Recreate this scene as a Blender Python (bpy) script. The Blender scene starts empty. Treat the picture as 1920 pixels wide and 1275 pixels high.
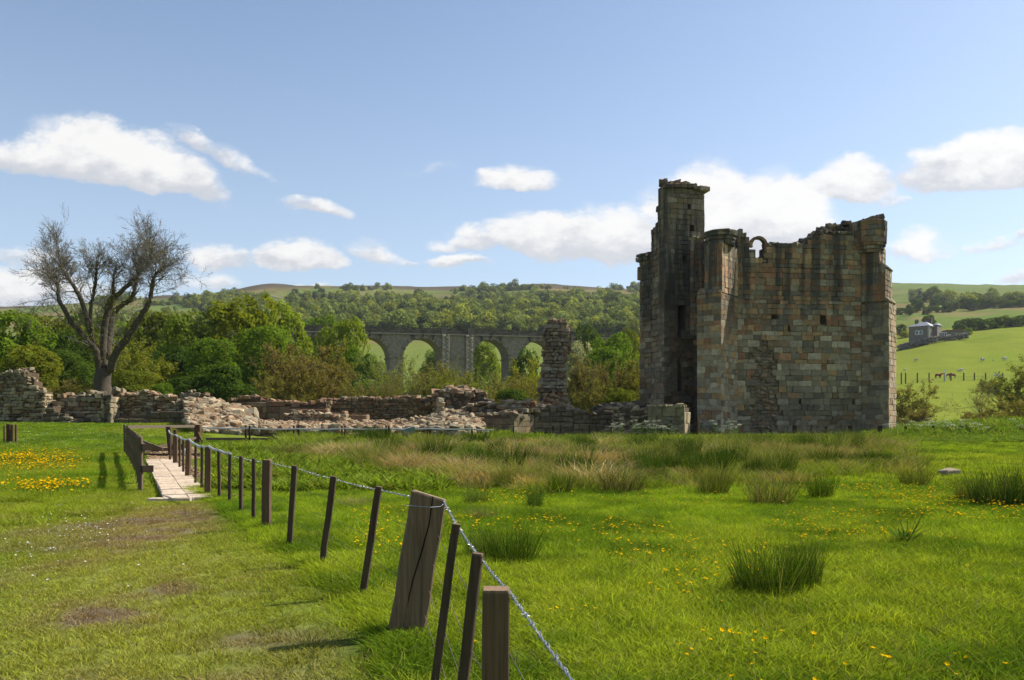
import bpy, math, random
import numpy as np
from mathutils import Vector, Matrix

rng = np.random.default_rng(7)
R = random.Random(11)
COL = bpy.context.scene.collection
SC = bpy.context.scene

# ---------------------------------------------------------------- camera
EYE = 1.55; FPX = 1500.0; HY = 780.0; CX = 960.0; CY = 637.5
cam_d = bpy.data.cameras.new('camera'); cam = bpy.data.objects.new('camera', cam_d); COL.objects.link(cam)
cam.location = (0, 0, EYE); cam.rotation_euler = (math.radians(90), 0, 0)
cam_d.sensor_width = 36; cam_d.lens = 36 * FPX / 1920
cam_d.shift_y = (HY - CY) / 1920
cam_d.clip_start = 0.1; cam_d.clip_end = 20000
SC.camera = cam

# ---------------------------------------------------------------- light
SUN_AZ = math.radians(68); SUN_EL = math.radians(46)       # azimuth clockwise from +Y
sun_d = bpy.data.lights.new('sun', 'SUN'); sun_d.energy = 5.0; sun_d.angle = math.radians(0.5)
sun_d.color = (1.0, 0.95, 0.86)
sun = bpy.data.objects.new('sun', sun_d); COL.objects.link(sun)
sdir = Vector((math.sin(SUN_AZ) * math.cos(SUN_EL), math.cos(SUN_AZ) * math.cos(SUN_EL), math.sin(SUN_EL)))
sun.rotation_euler = sdir.to_track_quat('Z', 'Y').to_euler(); sun.location = (30, 10, 60)
SC.view_settings.view_transform = 'Standard'; SC.view_settings.look = 'None'
SC.view_settings.exposure = 0.62; SC.view_settings.gamma = 1.0; SC.view_settings.use_curve_mapping = False
SC.cycles.max_bounces = 5; SC.cycles.diffuse_bounces = 3; SC.cycles.glossy_bounces = 2
SC.cycles.transmission_bounces = 3; SC.cycles.transparent_max_bounces = 6
SC.cycles.sample_clamp_indirect = 6

SKY_STR = 0.105
world = bpy.data.worlds.new('World'); SC.world = world; world.use_nodes = True

class NT:
    """small helper to write node trees"""
    def __init__(s, tree):
        s.t = tree; s.n = tree.nodes; s.l = tree.links
    def new(s, typ, **kw):
        n = s.n.new(typ)
        for k, v in kw.items(): setattr(n, k, v)
        return n
    def put(s, sock, v):
        if isinstance(v, bpy.types.NodeSocket): s.l.new(v, sock)
        elif v is not None: sock.default_value = v
    def math(s, op, a, b=None, c=None, clamp=False):
        n = s.new('ShaderNodeMath', operation=op); n.use_clamp = clamp
        s.put(n.inputs[0], a)
        if b is not None: s.put(n.inputs[1], b)
        if c is not None: s.put(n.inputs[2], c)
        return n.outputs[0]
    def vmath(s, op, a, b=None):
        n = s.new('ShaderNodeVectorMath', operation=op)
        s.put(n.inputs[0], a)
        if b is not None: s.put(n.inputs[1], b)
        return n.outputs[0]
    def noise(s, vec, scale, detail=4, rough=0.5, lac=2.0, dist=0.0):
        n = s.new('ShaderNodeTexNoise'); s.put(n.inputs['Vector'], vec)
        n.inputs['Scale'].default_value = scale; n.inputs['Detail'].default_value = detail
        n.inputs['Roughness'].default_value = rough; n.inputs['Distortion'].default_value = dist
        return n.outputs['Fac']
    def maprange(s, v, a, b, c=0.0, d=1.0, smooth=False):
        n = s.new('ShaderNodeMapRange'); n.interpolation_type = 'SMOOTHSTEP' if smooth else 'LINEAR'
        s.put(n.inputs[0], v); n.inputs[1].default_value = a; n.inputs[2].default_value = b
        n.inputs[3].default_value = c; n.inputs[4].default_value = d
        return n.outputs[0]
    def mix(s, f, a, b, mode='MIX'):
        n = s.new('ShaderNodeMix', data_type='RGBA', blend_type=mode)
        s.put(n.inputs[0], f); s.put(n.inputs[6], a); s.put(n.inputs[7], b)
        return n.outputs[2]

def c4(c): return (c[0], c[1], c[2], 1.0)

# world: Nishita sky with fair-weather cumulus mixed over it
w = NT(world.node_tree); w.n.clear()
wo = w.new('ShaderNodeOutputWorld'); bg = w.new('ShaderNodeBackground'); w.l.new(bg.outputs[0], wo.inputs[0])
sky = w.new('ShaderNodeTexSky', sky_type='NISHITA'); sky.sun_disc = False
sky.sun_elevation = SUN_EL; sky.sun_rotation = SUN_AZ
sky.air_density = 1.0; sky.dust_density = 0.8; sky.ozone_density = 1.6; sky.altitude = 100
bg.inputs[1].default_value = SKY_STR
tc = w.new('ShaderNodeTexCoord').outputs['Generated']
sep = w.new('ShaderNodeSeparateXYZ'); w.l.new(tc, sep.inputs[0])
dy = w.math('MAXIMUM', sep.outputs[1], 0.05)
U = w.math('DIVIDE', sep.outputs[0], dy); V = w.math('DIVIDE', sep.outputs[2], dy)
comb = w.new('ShaderNodeCombineXYZ'); w.put(comb.inputs[0], U); w.put(comb.inputs[1], V); uv = comb.outputs[0]
comb2 = w.new('ShaderNodeCombineXYZ'); w.put(comb2.inputs[0], U); w.put(comb2.inputs[1], w.math('MULTIPLY', V, 1.7)); uvs = comb2.outputs[0]
n1 = w.noise(uvs, 9.0, 6, 0.58)
n2 = w.noise(w.vmath('ADD', uvs, (3.1, 7.7, 1.3)), 20.0, 10, 0.64)
wu = w.math('MULTIPLY_ADD', w.math('SUBTRACT', n1, 0.5), 0.075, U)
n1b = w.noise(w.vmath('ADD', uvs, (11.1, 2.7, 5.3)), 11.0, 5, 0.6)
wv = w.math('MULTIPLY_ADD', w.math('SUBTRACT', n1b, 0.5), 0.05, V)
CLOUDS = [  # px, py, half width, height above, height below, tilt, density
    (215, 318, 190, 88, 34, .20, 1.0), (110, 305, 150, 62, 36, .05, .85), (300, 335, 125, 60, 30, .33, .95), (20, 305, 90, 42, 25, 0, .7),
    (365, 275, 75, 26, 16, .40, .5), (440, 308, 85, 26, 16, .42, .38),
    (590, 396, 78, 22, 12, .12, .55), (968, 345, 82, 40, 14, .05, .72), (800, 322, 70, 20, 12, -.3, .22),
    (410, 488, 75, 28, 18, .05, .6), (562, 490, 90, 42, 17, .05, .85), (705, 482, 55, 28, 12, .2, .45), (765, 492, 30, 10, 8, 0, .3),
    (878, 460, 78, 36, 14, 0, .7), (855, 492, 60, 16, 10, 0, .6), (1070, 460, 165, 60, 30, .08, .95), (1100, 420, 40, 36, 20, 0, .35), (1180, 460, 120, 75, 40, 0, .8),
    (1335, 440, 120, 135, 60, 0, 1.0), (1460, 440, 125, 120, 55, 0, .98), (1400, 460, 220, 80, 45, 0, .95), (1250, 400, 70, 55, 40, 0, .5),
    (1605, 355, 78, 62, 25, .05, .9), (1670, 375, 40, 16, 10, 0, .5), (1790, 335, 120, 66, 28, -.02, .95), (1880, 330, 120, 88, 30, -.05, 1.0), (2000, 330, 150, 100, 35, 0, .9),
    (1720, 465, 75, 48, 22, 0, .5), (1858, 458, 60, 32, 15, 0, .5), (1915, 445, 40, 16, 12, 0, .6), (1910, 528, 50, 20, 12, 0, .5),
    (30, 480, 90, 18, 18, .1, .5), (10, 545, 120, 55, 35, 0, .75), (130, 560, 110, 35, 30, 0, .5), (370, 530, 85, 26, 18, 0, .4), (590, 536, 40, 9, 9, 0, .45),
    (-250, 420, 160, 80, 40, 0, .9), (2250, 420, 160, 90, 40, 0, .9)]
dens = None; sw = None; st = None
for (px, py, rx, ru, rd, tl, dn) in CLOUDS:
    rx, ru, rd = rx * 1.14, ru * 1.16, rd * 1.12
    uc = (px - CX) / FPX; vc = (HY - py) / FPX
    du = w.math('SUBTRACT', wu, uc)
    dv = w.math('SUBTRACT', wv, vc)
    if tl: dv = w.math('MULTIPLY_ADD', du, tl, dv)
    e1 = w.math('MULTIPLY', du, FPX / rx)
    e2 = w.math('MAXIMUM', w.math('MULTIPLY', dv, FPX / ru), w.math('MULTIPLY', dv, -FPX / rd))
    q = w.math('MULTIPLY_ADD', e1, e1, w.math('MULTIPLY', e2, e2))
    f = w.math('MULTIPLY_ADD', q, -dn, dn, clamp=True)
    if dens is None: dens = f; sw = f; st = w.math('MULTIPLY', dv, w.math('MULTIPLY', f, FPX / ru))
    else:
        dens = w.math('MAXIMUM', dens, f); sw = w.math('ADD', sw, f)
        st = w.math('MULTIPLY_ADD', dv, w.math('MULTIPLY', f, FPX / ru), st)
front = w.maprange(sep.outputs[1], 0.25, 0.5)
dens = w.math('MULTIPLY', dens, front)
edge = w.math('MULTIPLY', w.math('SUBTRACT', n2, 0.5), 1.9)
edge = w.math('MULTIPLY_ADD', w.math('SUBTRACT', n1, 0.5), 0.9, edge)
env = w.math('MULTIPLY', dens, 4.0, clamp=True)
dd = w.math('ADD', dens, w.math('MULTIPLY', edge, w.math('MULTIPLY', env, 0.62)))
front_mask = w.maprange(dd, 0.05, 0.56, 0.0, 1.0, True)
veil = w.math('MULTIPLY', w.maprange(dens, 0.0, 0.45, 0.0, 0.55, True), w.maprange(n1, 0.38, 0.66, 0.0, 1.0, True))
front_mask = w.math('MAXIMUM', front_mask, veil)
# generic cumulus for the rest of the sky (behind and beside the camera)
zz = w.math('MAXIMUM', sep.outputs[2], 0.06)
cb = w.new('ShaderNodeCombineXYZ'); w.put(cb.inputs[0], w.math('DIVIDE', sep.outputs[0], zz)); w.put(cb.inputs[1], w.math('DIVIDE', sep.outputs[1], zz))
ng = w.noise(cb.outputs[0], 0.8, 6, 0.55)
gen = w.math('MULTIPLY', w.maprange(ng, 0.56, 0.70, 0, 0.85, True), w.math('SUBTRACT', 1.0, front))
gen = w.math('MULTIPLY', gen, w.maprange(sep.outputs[2], 0.0, 0.12))
mask = w.math('MAXIMUM', front_mask, gen)
tt = w.math('DIVIDE', st, w.math('MAXIMUM', sw, 0.02))
tt = w.math('MULTIPLY_ADD', w.math('SUBTRACT', n1b, 0.5), 1.6, tt)
tt = w.math('MULTIPLY_ADD', w.math('SUBTRACT', n2, 0.5), 1.1, tt)
shade = w.maprange(tt, -0.35, 0.45, 0.0, 1.0, True)
k = 1.0 / SKY_STR
ccol = w.mix(shade, (0.425 * k, 0.435 * k, 0.465 * k, 1), (0.655 * k, 0.645 * k, 0.63 * k, 1))
mask = w.math('MULTIPLY', mask, 0.96)
hazeband = w.maprange(sep.outputs[2], 0.0, 0.60, 1.0, 0.0)
skyc = w.mix(w.math('MULTIPLY', w.math('POWER', w.math('MAXIMUM', hazeband, 0.0), 1.6), 0.62), sky.outputs[0], (0.44 * k, 0.525 * k, 0.62 * k, 1))
fin = w.mix(mask, skyc, ccol)
w.l.new(fin, bg.inputs[0])

# ---------------------------------------------------------------- general helpers
def P(px, py, Y): return Vector(((px - CX) / FPX * Y, Y, EYE - (py - HY) / FPX * Y))
def X(px, Y): return (px - CX) / FPX * Y
def Z(py, Y): return EYE - (py - HY) / FPX * Y

def tag(o, label=None, cat=None, group=None, kind=None):
    if label: o['label'] = label
    if cat: o['category'] = cat
    if group: o['group'] = group
    if kind: o['kind'] = kind
    return o

def empty(name, loc, label, cat, group=None, rz=0.0):
    o = bpy.data.objects.new(name, None); COL.objects.link(o); o.location = loc; o.rotation_euler = (0, 0, rz)
    o.empty_display_size = 0.3
    return tag(o, label, cat, group)

def mesh_np(name, V, F, col=None, attrs=None, smooth=False):
    """V (n,3), F (m,k) uniform faces, col per-vertex (n,3)"""
    V = np.asarray(V, np.float32); F = np.asarray(F, np.int32)
    me = bpy.data.meshes.new(name); me.vertices.add(len(V)); me.vertices.foreach_set('co', V.ravel())
    if len(F):
        m, k = F.shape
        me.loops.add(m * k); me.loops.foreach_set('vertex_index', F.ravel())
        me.polygons.add(m); me.polygons.foreach_set('loop_start', np.arange(0, m * k, k, dtype=np.int32))
        me.polygons.foreach_set('use_smooth', np.full(m, smooth, bool))
    if col is not None:
        a = me.attributes.new('col', 'FLOAT_COLOR', 'POINT')
        c = np.ones((len(V), 4), np.float32); c[:, :3] = np.asarray(col, np.float32); a.data.foreach_set('color', c.ravel())
    if attrs:
        for an, av in attrs.items():
            a = me.attributes.new(an, 'FLOAT', 'POINT'); a.data.foreach_set('value', np.asarray(av, np.float32))
    me.update(calc_edges=True); me.validate()
    return me

def mesh_list(name, V, F, cols=None):
    me = bpy.data.meshes.new(name); me.from_pydata([tuple(v) for v in V], [], F)
    if cols is not None:
        a = me.attributes.new('col', 'FLOAT_COLOR', 'POINT')
        c = np.ones((len(V), 4), np.float32); c[:, :3] = cols; a.data.foreach_set('color', c.ravel())
    me.update(); return me

def obj(name, me, mat=None, parent=None, loc=None):
    o = bpy.data.objects.new(name, me); COL.objects.link(o)
    if mat is not None and len(me.materials) == 0: me.materials.append(mat)
    if parent is not None: o.parent = parent
    if loc is not None: o.location = loc
    return o

# value noise
_perm = np.random.default_rng(5).random((256, 256)).astype(np.float32)
def vnoise(x, y):
    x = np.asarray(x, float); y = np.asarray(y, float)
    xi = np.floor(x).astype(int); yi = np.floor(y).astype(int); fx = x - xi; fy = y - yi
    fx = fx * fx * (3 - 2 * fx); fy = fy * fy * (3 - 2 * fy)
    a = _perm[xi & 255, yi & 255]; b = _perm[(xi + 1) & 255, yi & 255]; c = _perm[xi & 255, (yi + 1) & 255]; d = _perm[(xi + 1) & 255, (yi + 1) & 255]
    return (a * (1 - fx) + b * fx) * (1 - fy) + (c * (1 - fx) + d * fx) * fy
def fbm(x, y, sc=1.0, octv=4, g=0.5):
    s = 0; a = 1; t = 0; x = np.asarray(x) / sc + 17.3; y = np.asarray(y) / sc + 5.1
    for i in range(octv):
        s = s + a * vnoise(x, y); t += a; a *= g; x = x * 2.03 + 11.7; y = y * 2.03 + 3.9
    return s / t

# boxes / tubes
BOXF = [(0, 1, 2, 3), (7, 6, 5, 4), (0, 4, 5, 1), (1, 5, 6, 2), (2, 6, 7, 3), (3, 7, 4, 0)]
def box_pts(c, t, n, u, hx, hy, hz):
    c = Vector(c); t = Vector(t); n = Vector(n); u = Vector(u)
    return [c + t * (sx * hx) + n * (sy * hy) + u * (sz * hz) for sz, sx, sy in
            ((-1, -1, -1), (-1, -1, 1), (-1, 1, 1), (-1, 1, -1), (1, -1, -1), (1, -1, 1), (1, 1, 1), (1, 1, -1))]
class MB:
    """collects pieces that make up one mesh"""
    def __init__(s): s.V = []; s.F = []; s.C = []
    def add(s, V, F, col=(.5, .5, .5)):
        b = len(s.V); s.V += [tuple(v) for v in V]; s.F += [tuple(i + b for i in f) for f in F]; s.C += [tuple(col)] * len(V)
    def box(s, c, size, rz=0.0, col=(.5, .5, .5), t=None, u=(0, 0, 1)):
        if t is None: t = Vector((math.cos(rz), math.sin(rz), 0))
        t = Vector(t).normalized(); u = Vector(u); n = u.cross(t).normalized(); u = t.cross(n).normalized()
        s.add(box_pts(c, t, n, u, size[0] / 2, size[1] / 2, size[2] / 2), BOXF, col)
    def bar(s, p, q, wd, th, col=(.5, .5, .5), up=(0, 0, 1)):
        p = Vector(p); q = Vector(q); t = (q - p); L = t.length; t.normalize(); up = Vector(up)
        if abs(t.dot(up)) > .95: up = Vector((0, 1, 0))
        n = up.cross(t).normalized(); u = t.cross(n).normalized()
        s.add(box_pts((p + q) / 2, t, n, u, L / 2, wd / 2, th / 2), BOXF, col)
    def tube(s, pts, r, k=6, col=(.5, .5, .5), cap=True):
        pts = [Vector(p) for p in pts]; n = len(pts)
        rr = r if isinstance(r, (list, tuple)) else [r] * n
        V = []; ref = None
        for i, p in enumerate(pts):
            d = (pts[min(i + 1, n - 1)] - pts[max(i - 1, 0)]).normalized()
            if ref is None or abs(ref.dot(d)) > .9: ref = Vector((0, 0, 1)) if abs(d.z) < .9 else Vector((1, 0, 0))
            a = d.cross(ref).normalized(); b = d.cross(a).normalized()
            for j in range(k):
                an = 2 * math.pi * j / k; V.append(p + (a * math.cos(an) + b * math.sin(an)) * rr[i])
        F = [(i * k + j, i * k + (j + 1) % k, (i + 1) * k + (j + 1) % k, (i + 1) * k + j) for i in range(n - 1) for j in range(k)]
        if cap: F.append(tuple(range(k))[::-1]); F.append(tuple((n - 1) * k + j for j in range(k)))
        s.add(V, F, col)
    def mesh(s, name): return mesh_list(name, s.V, s.F, np.array(s.C, np.float32) if s.C else None)
    def build(s, name, mat, parent=None):
        V = s.V
        if parent is not None:
            o0 = parent.location; rz = parent.rotation_euler.z
            V = [(v[0] - o0[0], v[1] - o0[1], v[2] - o0[2]) for v in V]
        return obj(name, mesh_list(name, V, s.F, np.array(s.C, np.float32)), mat, parent)
# ---------------------------------------------------------------- materials
def new_mat(name):
    m = bpy.data.materials.new(name); m.use_nodes = True
    t = NT(m.node_tree); t.n.clear(); out = t.new('ShaderNodeOutputMaterial'); return m, t, out
def attr(t, name, typ='GEOMETRY'):
    a = t.new('ShaderNodeAttribute', attribute_type=typ, attribute_name=name); return a
def bump(t, h, strength, dist, normal=None):
    b = t.new('ShaderNodeBump'); b.inputs['Strength'].default_value = strength; b.inputs['Distance'].default_value = dist
    t.put(b.inputs['Height'], h)
    if normal is not None: t.put(b.inputs['Normal'], normal)
    return b.outputs[0]

def stone_mat(name, streak=0.0, lichen=0.25, scale=1.0, tone=(1, 1, 1)):
    m, t, out = new_mat(name)
    pos = t.new('ShaderNodeNewGeometry').outputs['Position']
    col = attr(t, 'col').outputs['Color']
    col = t.mix(1.0, col, c4(tone), 'MULTIPLY')
    nA = t.noise(pos, 3.2 * scale, 5, 0.6); nB = t.noise(pos, 14 * scale, 4, 0.65); nC = t.noise(t.vmath('ADD', pos, (7, 3, 9)), 0.7 * scale, 4, 0.6)
    c = t.mix(1.0, col, t.mix(t.maprange(nA, .25, .75), (.62, .60, .58, 1), (1.32, 1.30, 1.26, 1)), 'MULTIPLY')
    c = t.mix(1.0, c, t.mix(t.maprange(nB, .3, .7), (.74, .74, .74, 1), (1.24, 1.24, 1.22, 1)), 'MULTIPLY')
    # dark lichen and damp
    c = t.mix(t.math('MULTIPLY', t.maprange(nC, .52, .72, 0, 1, True), lichen), c, (.085, .088, .075, 1))
    # pale lichen specks
    nD = t.noise(t.vmath('ADD', pos, (1, 31, 4)), 9 * scale, 3, 0.6)
    c = t.mix(t.math('MULTIPLY', t.maprange(nD, .64, .72, 0, 1, True), .45), c, (.42, .42, .37, 1))
    if streak:
        sp = t.new('ShaderNodeSeparateXYZ'); t.l.new(pos, sp.inputs[0])
        cb = t.new('ShaderNodeCombineXYZ'); t.put(cb.inputs[0], t.math('MULTIPLY', sp.outputs[0], 1.25)); t.put(cb.inputs[1], t.math('MULTIPLY', sp.outputs[1], 1.25)); t.put(cb.inputs[2], t.math('MULTIPLY', sp.outputs[2], 0.07))
        ns = t.noise(cb.outputs[0], 1.0, 4, 0.6)
        hz = t.maprange(sp.outputs[2], 6.5, 11.5, 0, 1, True)
        edge = t.math('ADD', ns, t.math('MULTIPLY', t.math('SUBTRACT', nA, .5), .12))
        k1 = t.math('MULTIPLY', t.maprange(edge, .465, .56, 0, 1, True), hz)
        c = t.mix(t.math('MULTIPLY', k1, streak), c, (.038, .038, .034, 1))
    p = t.new('ShaderNodeBsdfPrincipled'); t.put(p.inputs['Base Color'], c); p.inputs['Roughness'].default_value = .92
    p.inputs['Specular IOR Level'].default_value = .15
    h = t.math('ADD', t.math('MULTIPLY', nA, .6), t.math('MULTIPLY', nB, .4))
    t.put(p.inputs['Normal'], bump(t, h, .55, .05)); t.l.new(p.outputs[0], out.inputs[0])
    return m

def foliage_mat(name, trans=0.45, objcol=True, inst=False, gloss=0.0):
    m, t, out = new_mat(name)
    if inst: base = attr(t, 'tint', 'INSTANCER').outputs['Color']
    elif objcol: base = t.new('ShaderNodeObjectInfo').outputs['Color']
    else: base = attr(t, 'col').outputs['Color']
    if not (not inst and not objcol):
        v = attr(t, 'v').outputs['Fac']
        base = t.mix(1.0, base, t.mix(v, (.50, .50, .50, 1), (1.45, 1.40, 1.22, 1)), 'MULTIPLY')
        base = t.mix(t.math('MULTIPLY', t.maprange(attr(t, 'dry').outputs['Fac'], 0, 1), 1.0), base, (.30, .24, .12, 1))
    d = t.new('ShaderNodeBsdfDiffuse'); t.put(d.inputs[0], base)
    tr = t.new('ShaderNodeBsdfTranslucent'); t.put(tr.inputs[0], t.mix(1.0, base, (1.35, 1.30, .55, 1), 'MULTIPLY'))
    mx = t.new('ShaderNodeMixShader'); mx.inputs[0].default_value = trans
    t.l.new(d.outputs[0], mx.inputs[1]); t.l.new(tr.outputs[0], mx.inputs[2]); last = mx.outputs[0]
    if gloss:
        g = t.new('ShaderNodeBsdfGlossy'); g.inputs['Roughness'].default_value = .42; g.inputs[0].default_value = (1, 1, 1, 1)
        m2 = t.new('ShaderNodeMixShader'); m2.inputs[0].default_value = gloss
        t.l.new(last, m2.inputs[1]); t.l.new(g.outputs[0], m2.inputs[2]); last = m2.outputs[0]
    t.l.new(last, out.inputs[0]); return m

def plain_mat(name, col, rough=.85, metal=0.0, var=.25, scale=6.0, bmp=0.2, spec=.3):
    m, t, out = new_mat(name)
    pos = t.new('ShaderNodeNewGeometry').outputs['Position']
    n = t.noise(pos, scale, 5, .6)
    c = t.mix(t.maprange(n, .3, .7), c4([x * (1 - var) for x in col]), c4([min(1, x * (1 + var)) for x in col]))
    p = t.new('ShaderNodeBsdfPrincipled'); t.put(p.inputs['Base Color'], c); p.inputs['Roughness'].default_value = rough
    p.inputs['Metallic'].default_value = metal; p.inputs['Specular IOR Level'].default_value = spec
    if bmp: t.put(p.inputs['Normal'], bump(t, n, bmp, .01))
    t.l.new(p.outputs[0], out.inputs[0]); return m

def wood_mat(name, col=(.112, .078, .050), scale=1.0):
    """weathered timber, grain along local Z"""
    m, t, out = new_mat(name)
    oc = t.new('ShaderNodeTexCoord').outputs['Object']
    acol = attr(t, 'col').outputs['Color']
    st = t.vmath('MULTIPLY', oc, (60 * scale, 60 * scale, 2.2 * scale))
    g = t.noise(st, 1.0, 5, .65, dist=.6); big = t.noise(oc, 5.0, 4, .6)
    g2 = t.noise(t.vmath('MULTIPLY', oc, (14, 14, .9)), 1.0, 3, .6, dist=.8)
    c = t.mix(t.maprange(g, .3, .7), c4([x * .60 for x in col]), c4([x * 1.45 for x in col]))
    c = t.mix(t.math('MULTIPLY', t.maprange(big, .35, .7), .45), c, c4([.7 * col[0] + .022, .8 * col[1] + .024, .8 * col[2] + .024]))
    c = t.mix(t.math('MULTIPLY', t.maprange(g2, .56, .70, 0, 1, True), .55), c, c4([x * .35 for x in col]))
    c = t.mix(1.0, c, t.vmath('SCALE', acol) if False else acol, 'MULTIPLY')
    p = t.new('ShaderNodeBsdfPrincipled'); t.put(p.inputs['Base Color'], c); p.inputs['Roughness'].default_value = .85
    p.inputs['Specular IOR Level'].default_value = .2
    t.put(p.inputs['Normal'], bump(t, t.math('ADD', g, t.math('MULTIPLY', g2, .8)), .5, .006)); t.l.new(p.outputs[0], out.inputs[0]); return m

M_STONE = stone_mat('weathered_sandstone', streak=.78, lichen=.20, tone=(1.16, 1.03, .87))
M_RUIN = stone_mat('ruin_rubble_stone', lichen=.35, tone=(.76, .68, .53))
M_PIL = stone_mat('pillar_stone', lichen=.4, tone=(.82, .74, .64))
M_VIA = stone_mat('viaduct_stone', lichen=.3, scale=.5, tone=(.98, .92, .84))
M_LEAF = foliage_mat('tree_leaves', .42)
M_GRASS = foliage_mat('grass_blades', .36, inst=True)
M_RUSH = foliage_mat('rush_stems', .3)
M_BARK = plain_mat('bark', (.070, .055, .038), .95, var=.4, scale=9, bmp=.5)
M_TWIG = plain_mat('twigs', (.150, .130, .100), .95, var=.3, scale=5, bmp=0)
M_WOOD = wood_mat('weathered_timber')
M_STEEL = plain_mat('galvanised_wire', (.34, .355, .37), .42, metal=.75, var=.15, bmp=0)
M_RUST = plain_mat('old_fence_wire', (.14, .11, .085), .7, var=.2, bmp=0)
M_HOSE = plain_mat('grey_wire_sleeve', (.40, .40, .39), .6, var=.12, bmp=0)
M_SLAB = plain_mat('concrete_paving', (.46, .36, .27), .9, var=.12, scale=8, bmp=.2)

def ground_mat():
    m, t, out = new_mat('turf_and_soil')
    pos = t.new('ShaderNodeNewGeometry').outputs['Position']
    col = attr(t, 'col').outputs['Color']
    n1 = t.noise(pos, 2.3, 6, .65); n2 = t.noise(pos, 25, 4, .7); n3 = t.noise(pos, .12, 6, .65)
    c = t.mix(1.0, col, t.mix(t.maprange(n1, .3, .7), (.78, .80, .75, 1), (1.2, 1.18, 1.15, 1)), 'MULTIPLY')
    c = t.mix(1.0, c, t.mix(t.maprange(n2, .3, .7), (.75, .75, .75, 1), (1.22, 1.22, 1.2, 1)), 'MULTIPLY')
    c = t.mix(1.0, c, t.mix(t.maprange(n3, .3, .7), (.86, .88, .85, 1), (1.14, 1.12, 1.1, 1)), 'MULTIPLY')
    p = t.new('ShaderNodeBsdfDiffuse'); t.put(p.inputs[0], c)
    t.put(p.inputs['Normal'], bump(t, t.math('ADD', n1, n2), .5, .03)); t.l.new(p.outputs[0], out.inputs[0]); return m
M_GROUND = ground_mat()
# ---------------------------------------------------------------- terrain
HD = np.array([0, 30, 38, 45, 52, 58, 66, 80, 110, 150, 203, 250, 300, 350, 500, 800, 1300, 1700, 9000.])
HP = np.array([0, 350, 520, 930, 1010, 1200, 1650, 1800, 1920.])
HT = np.array([
 [0, .10, .35, .70, 1.0, 1.16, 1.3, 3.2, 2.5, 0, 0, 8, 18, 28, 50, 100, 180, 150, 60],
 [0, .10, .14, .28, .80, 1.12, 1.2, 1.4, .5, -2, -2, 10, 18, 28, 52, 105, 198, 170, 60],
 [0, .10, .12, .16, .45, .9, 1.0, .3, -1, -4, -3, 12, 20, 30, 56, 112, 215, 190, 60],
 [0, .10, .10, .12, .35, .8, .8, 0, -1.5, -5, -4, 12, 20, 30, 56, 113, 211, 185, 60],
 [0, .05, .05, .08, .1, .25, .3, -.3, -1.5, -5, -4, 12, 20, 30, 56, 115, 216, 190, 60],
 [0, .0, .0, .0, .0, .05, .1, -.3, -1.0, -2, 2, 14, 24, 34, 58, 116, 209, 190, 60],
 [0, .0, .0, .0, .0, .0, .0, -.1, .1, 4.0, 10.5, 18, 25.5, 38, 66, 119, 218, 190, 60],
 [0, .0, .0, .0, .0, .0, .0, -.1, .1, 4.5, 11.7, 20.5, 30.5, 41, 67, 120, 216, 190, 60],
 [0, .0, .0, .0, .0, .0, .0, -.1, .1, 4.8, 12.5, 22, 33, 43, 69, 122, 214, 190, 60]])
def DU(x, y):
    x = np.asarray(x, float); y = np.asarray(y, float)
    r = np.hypot(x, y); D = np.maximum(y, r * .6); D = np.maximum(D, .01)
    px = CX + FPX * np.clip(x / D, -.8, .8)
    return D, px
def H(x, y):
    D, px = DU(x, y)
    pi = np.interp(px, HP, np.arange(len(HP))); di = np.interp(D, HD, np.arange(len(HD)))
    p0 = np.clip(np.floor(pi).astype(int), 0, len(HP) - 2); d0 = np.clip(np.floor(di).astype(int), 0, len(HD) - 2)
    fp = pi - p0; fd = di - d0
    fp = fp * fp * (3 - 2 * fp)
    z = (HT[p0, d0] * (1 - fp) + HT[p0 + 1, d0] * fp) * (1 - fd) + (HT[p0, d0 + 1] * (1 - fp) + HT[p0 + 1, d0 + 1] * fp) * fd
    amp = np.interp(D, [0, 6, 25, 60, 120, 300, 800, 1300, 2000], [0, .02, .06, .06, .3, .8, 4, 5, 5])
    z = z + (fbm(x, y, np.where(D < 90, 4.0, 1.0) * np.where(D < 90, 1, 90.0), 4) - .5) * 2 * amp
    return z
def h1(x, y): return float(H(np.array([x]), np.array([y]))[0])

FENCE = np.array([(0.9, .3), (-.056, 2.8), (-.75, 5.6), (-1.25, 6.7), (-1.9, 8.07), (-2.56, 9.2), (-3.25, 10.6), (-4.2, 12.4), (-4.84, 13.7), (-5.6, 14.8), (-7.7, 19), (-10.1, 24), (-12.8, 30), (-14, 60)])
def fence_x(y): return np.interp(y, FENCE[:, 1], FENCE[:, 0])
def lin(r, g, b):
    f = lambda c: ((c / 255 + .055) / 1.055) ** 2.4 if c > 10 else c / 255 / 12.92
    return np.array([f(r), f(g), f(b)])
C_PAST = np.array([.228, .330, .022]); C_PAST2 = np.array([.100, .190, .016]); C_YEL = np.array([.315, .365, .035])
C_DRY = np.array([.25, .20, .095]); C_SOIL = np.array([.19, .13, .085]); C_LAWN = np.array([.195, .300, .020])
def mixc(a, b, f): f = np.clip(f, 0, 1)[:, None]; return a * (1 - f) + b * f
def ss(x, a, b): t = np.clip((x - a) / (b - a), 0, 1); return t * t * (3 - 2 * t)
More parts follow.
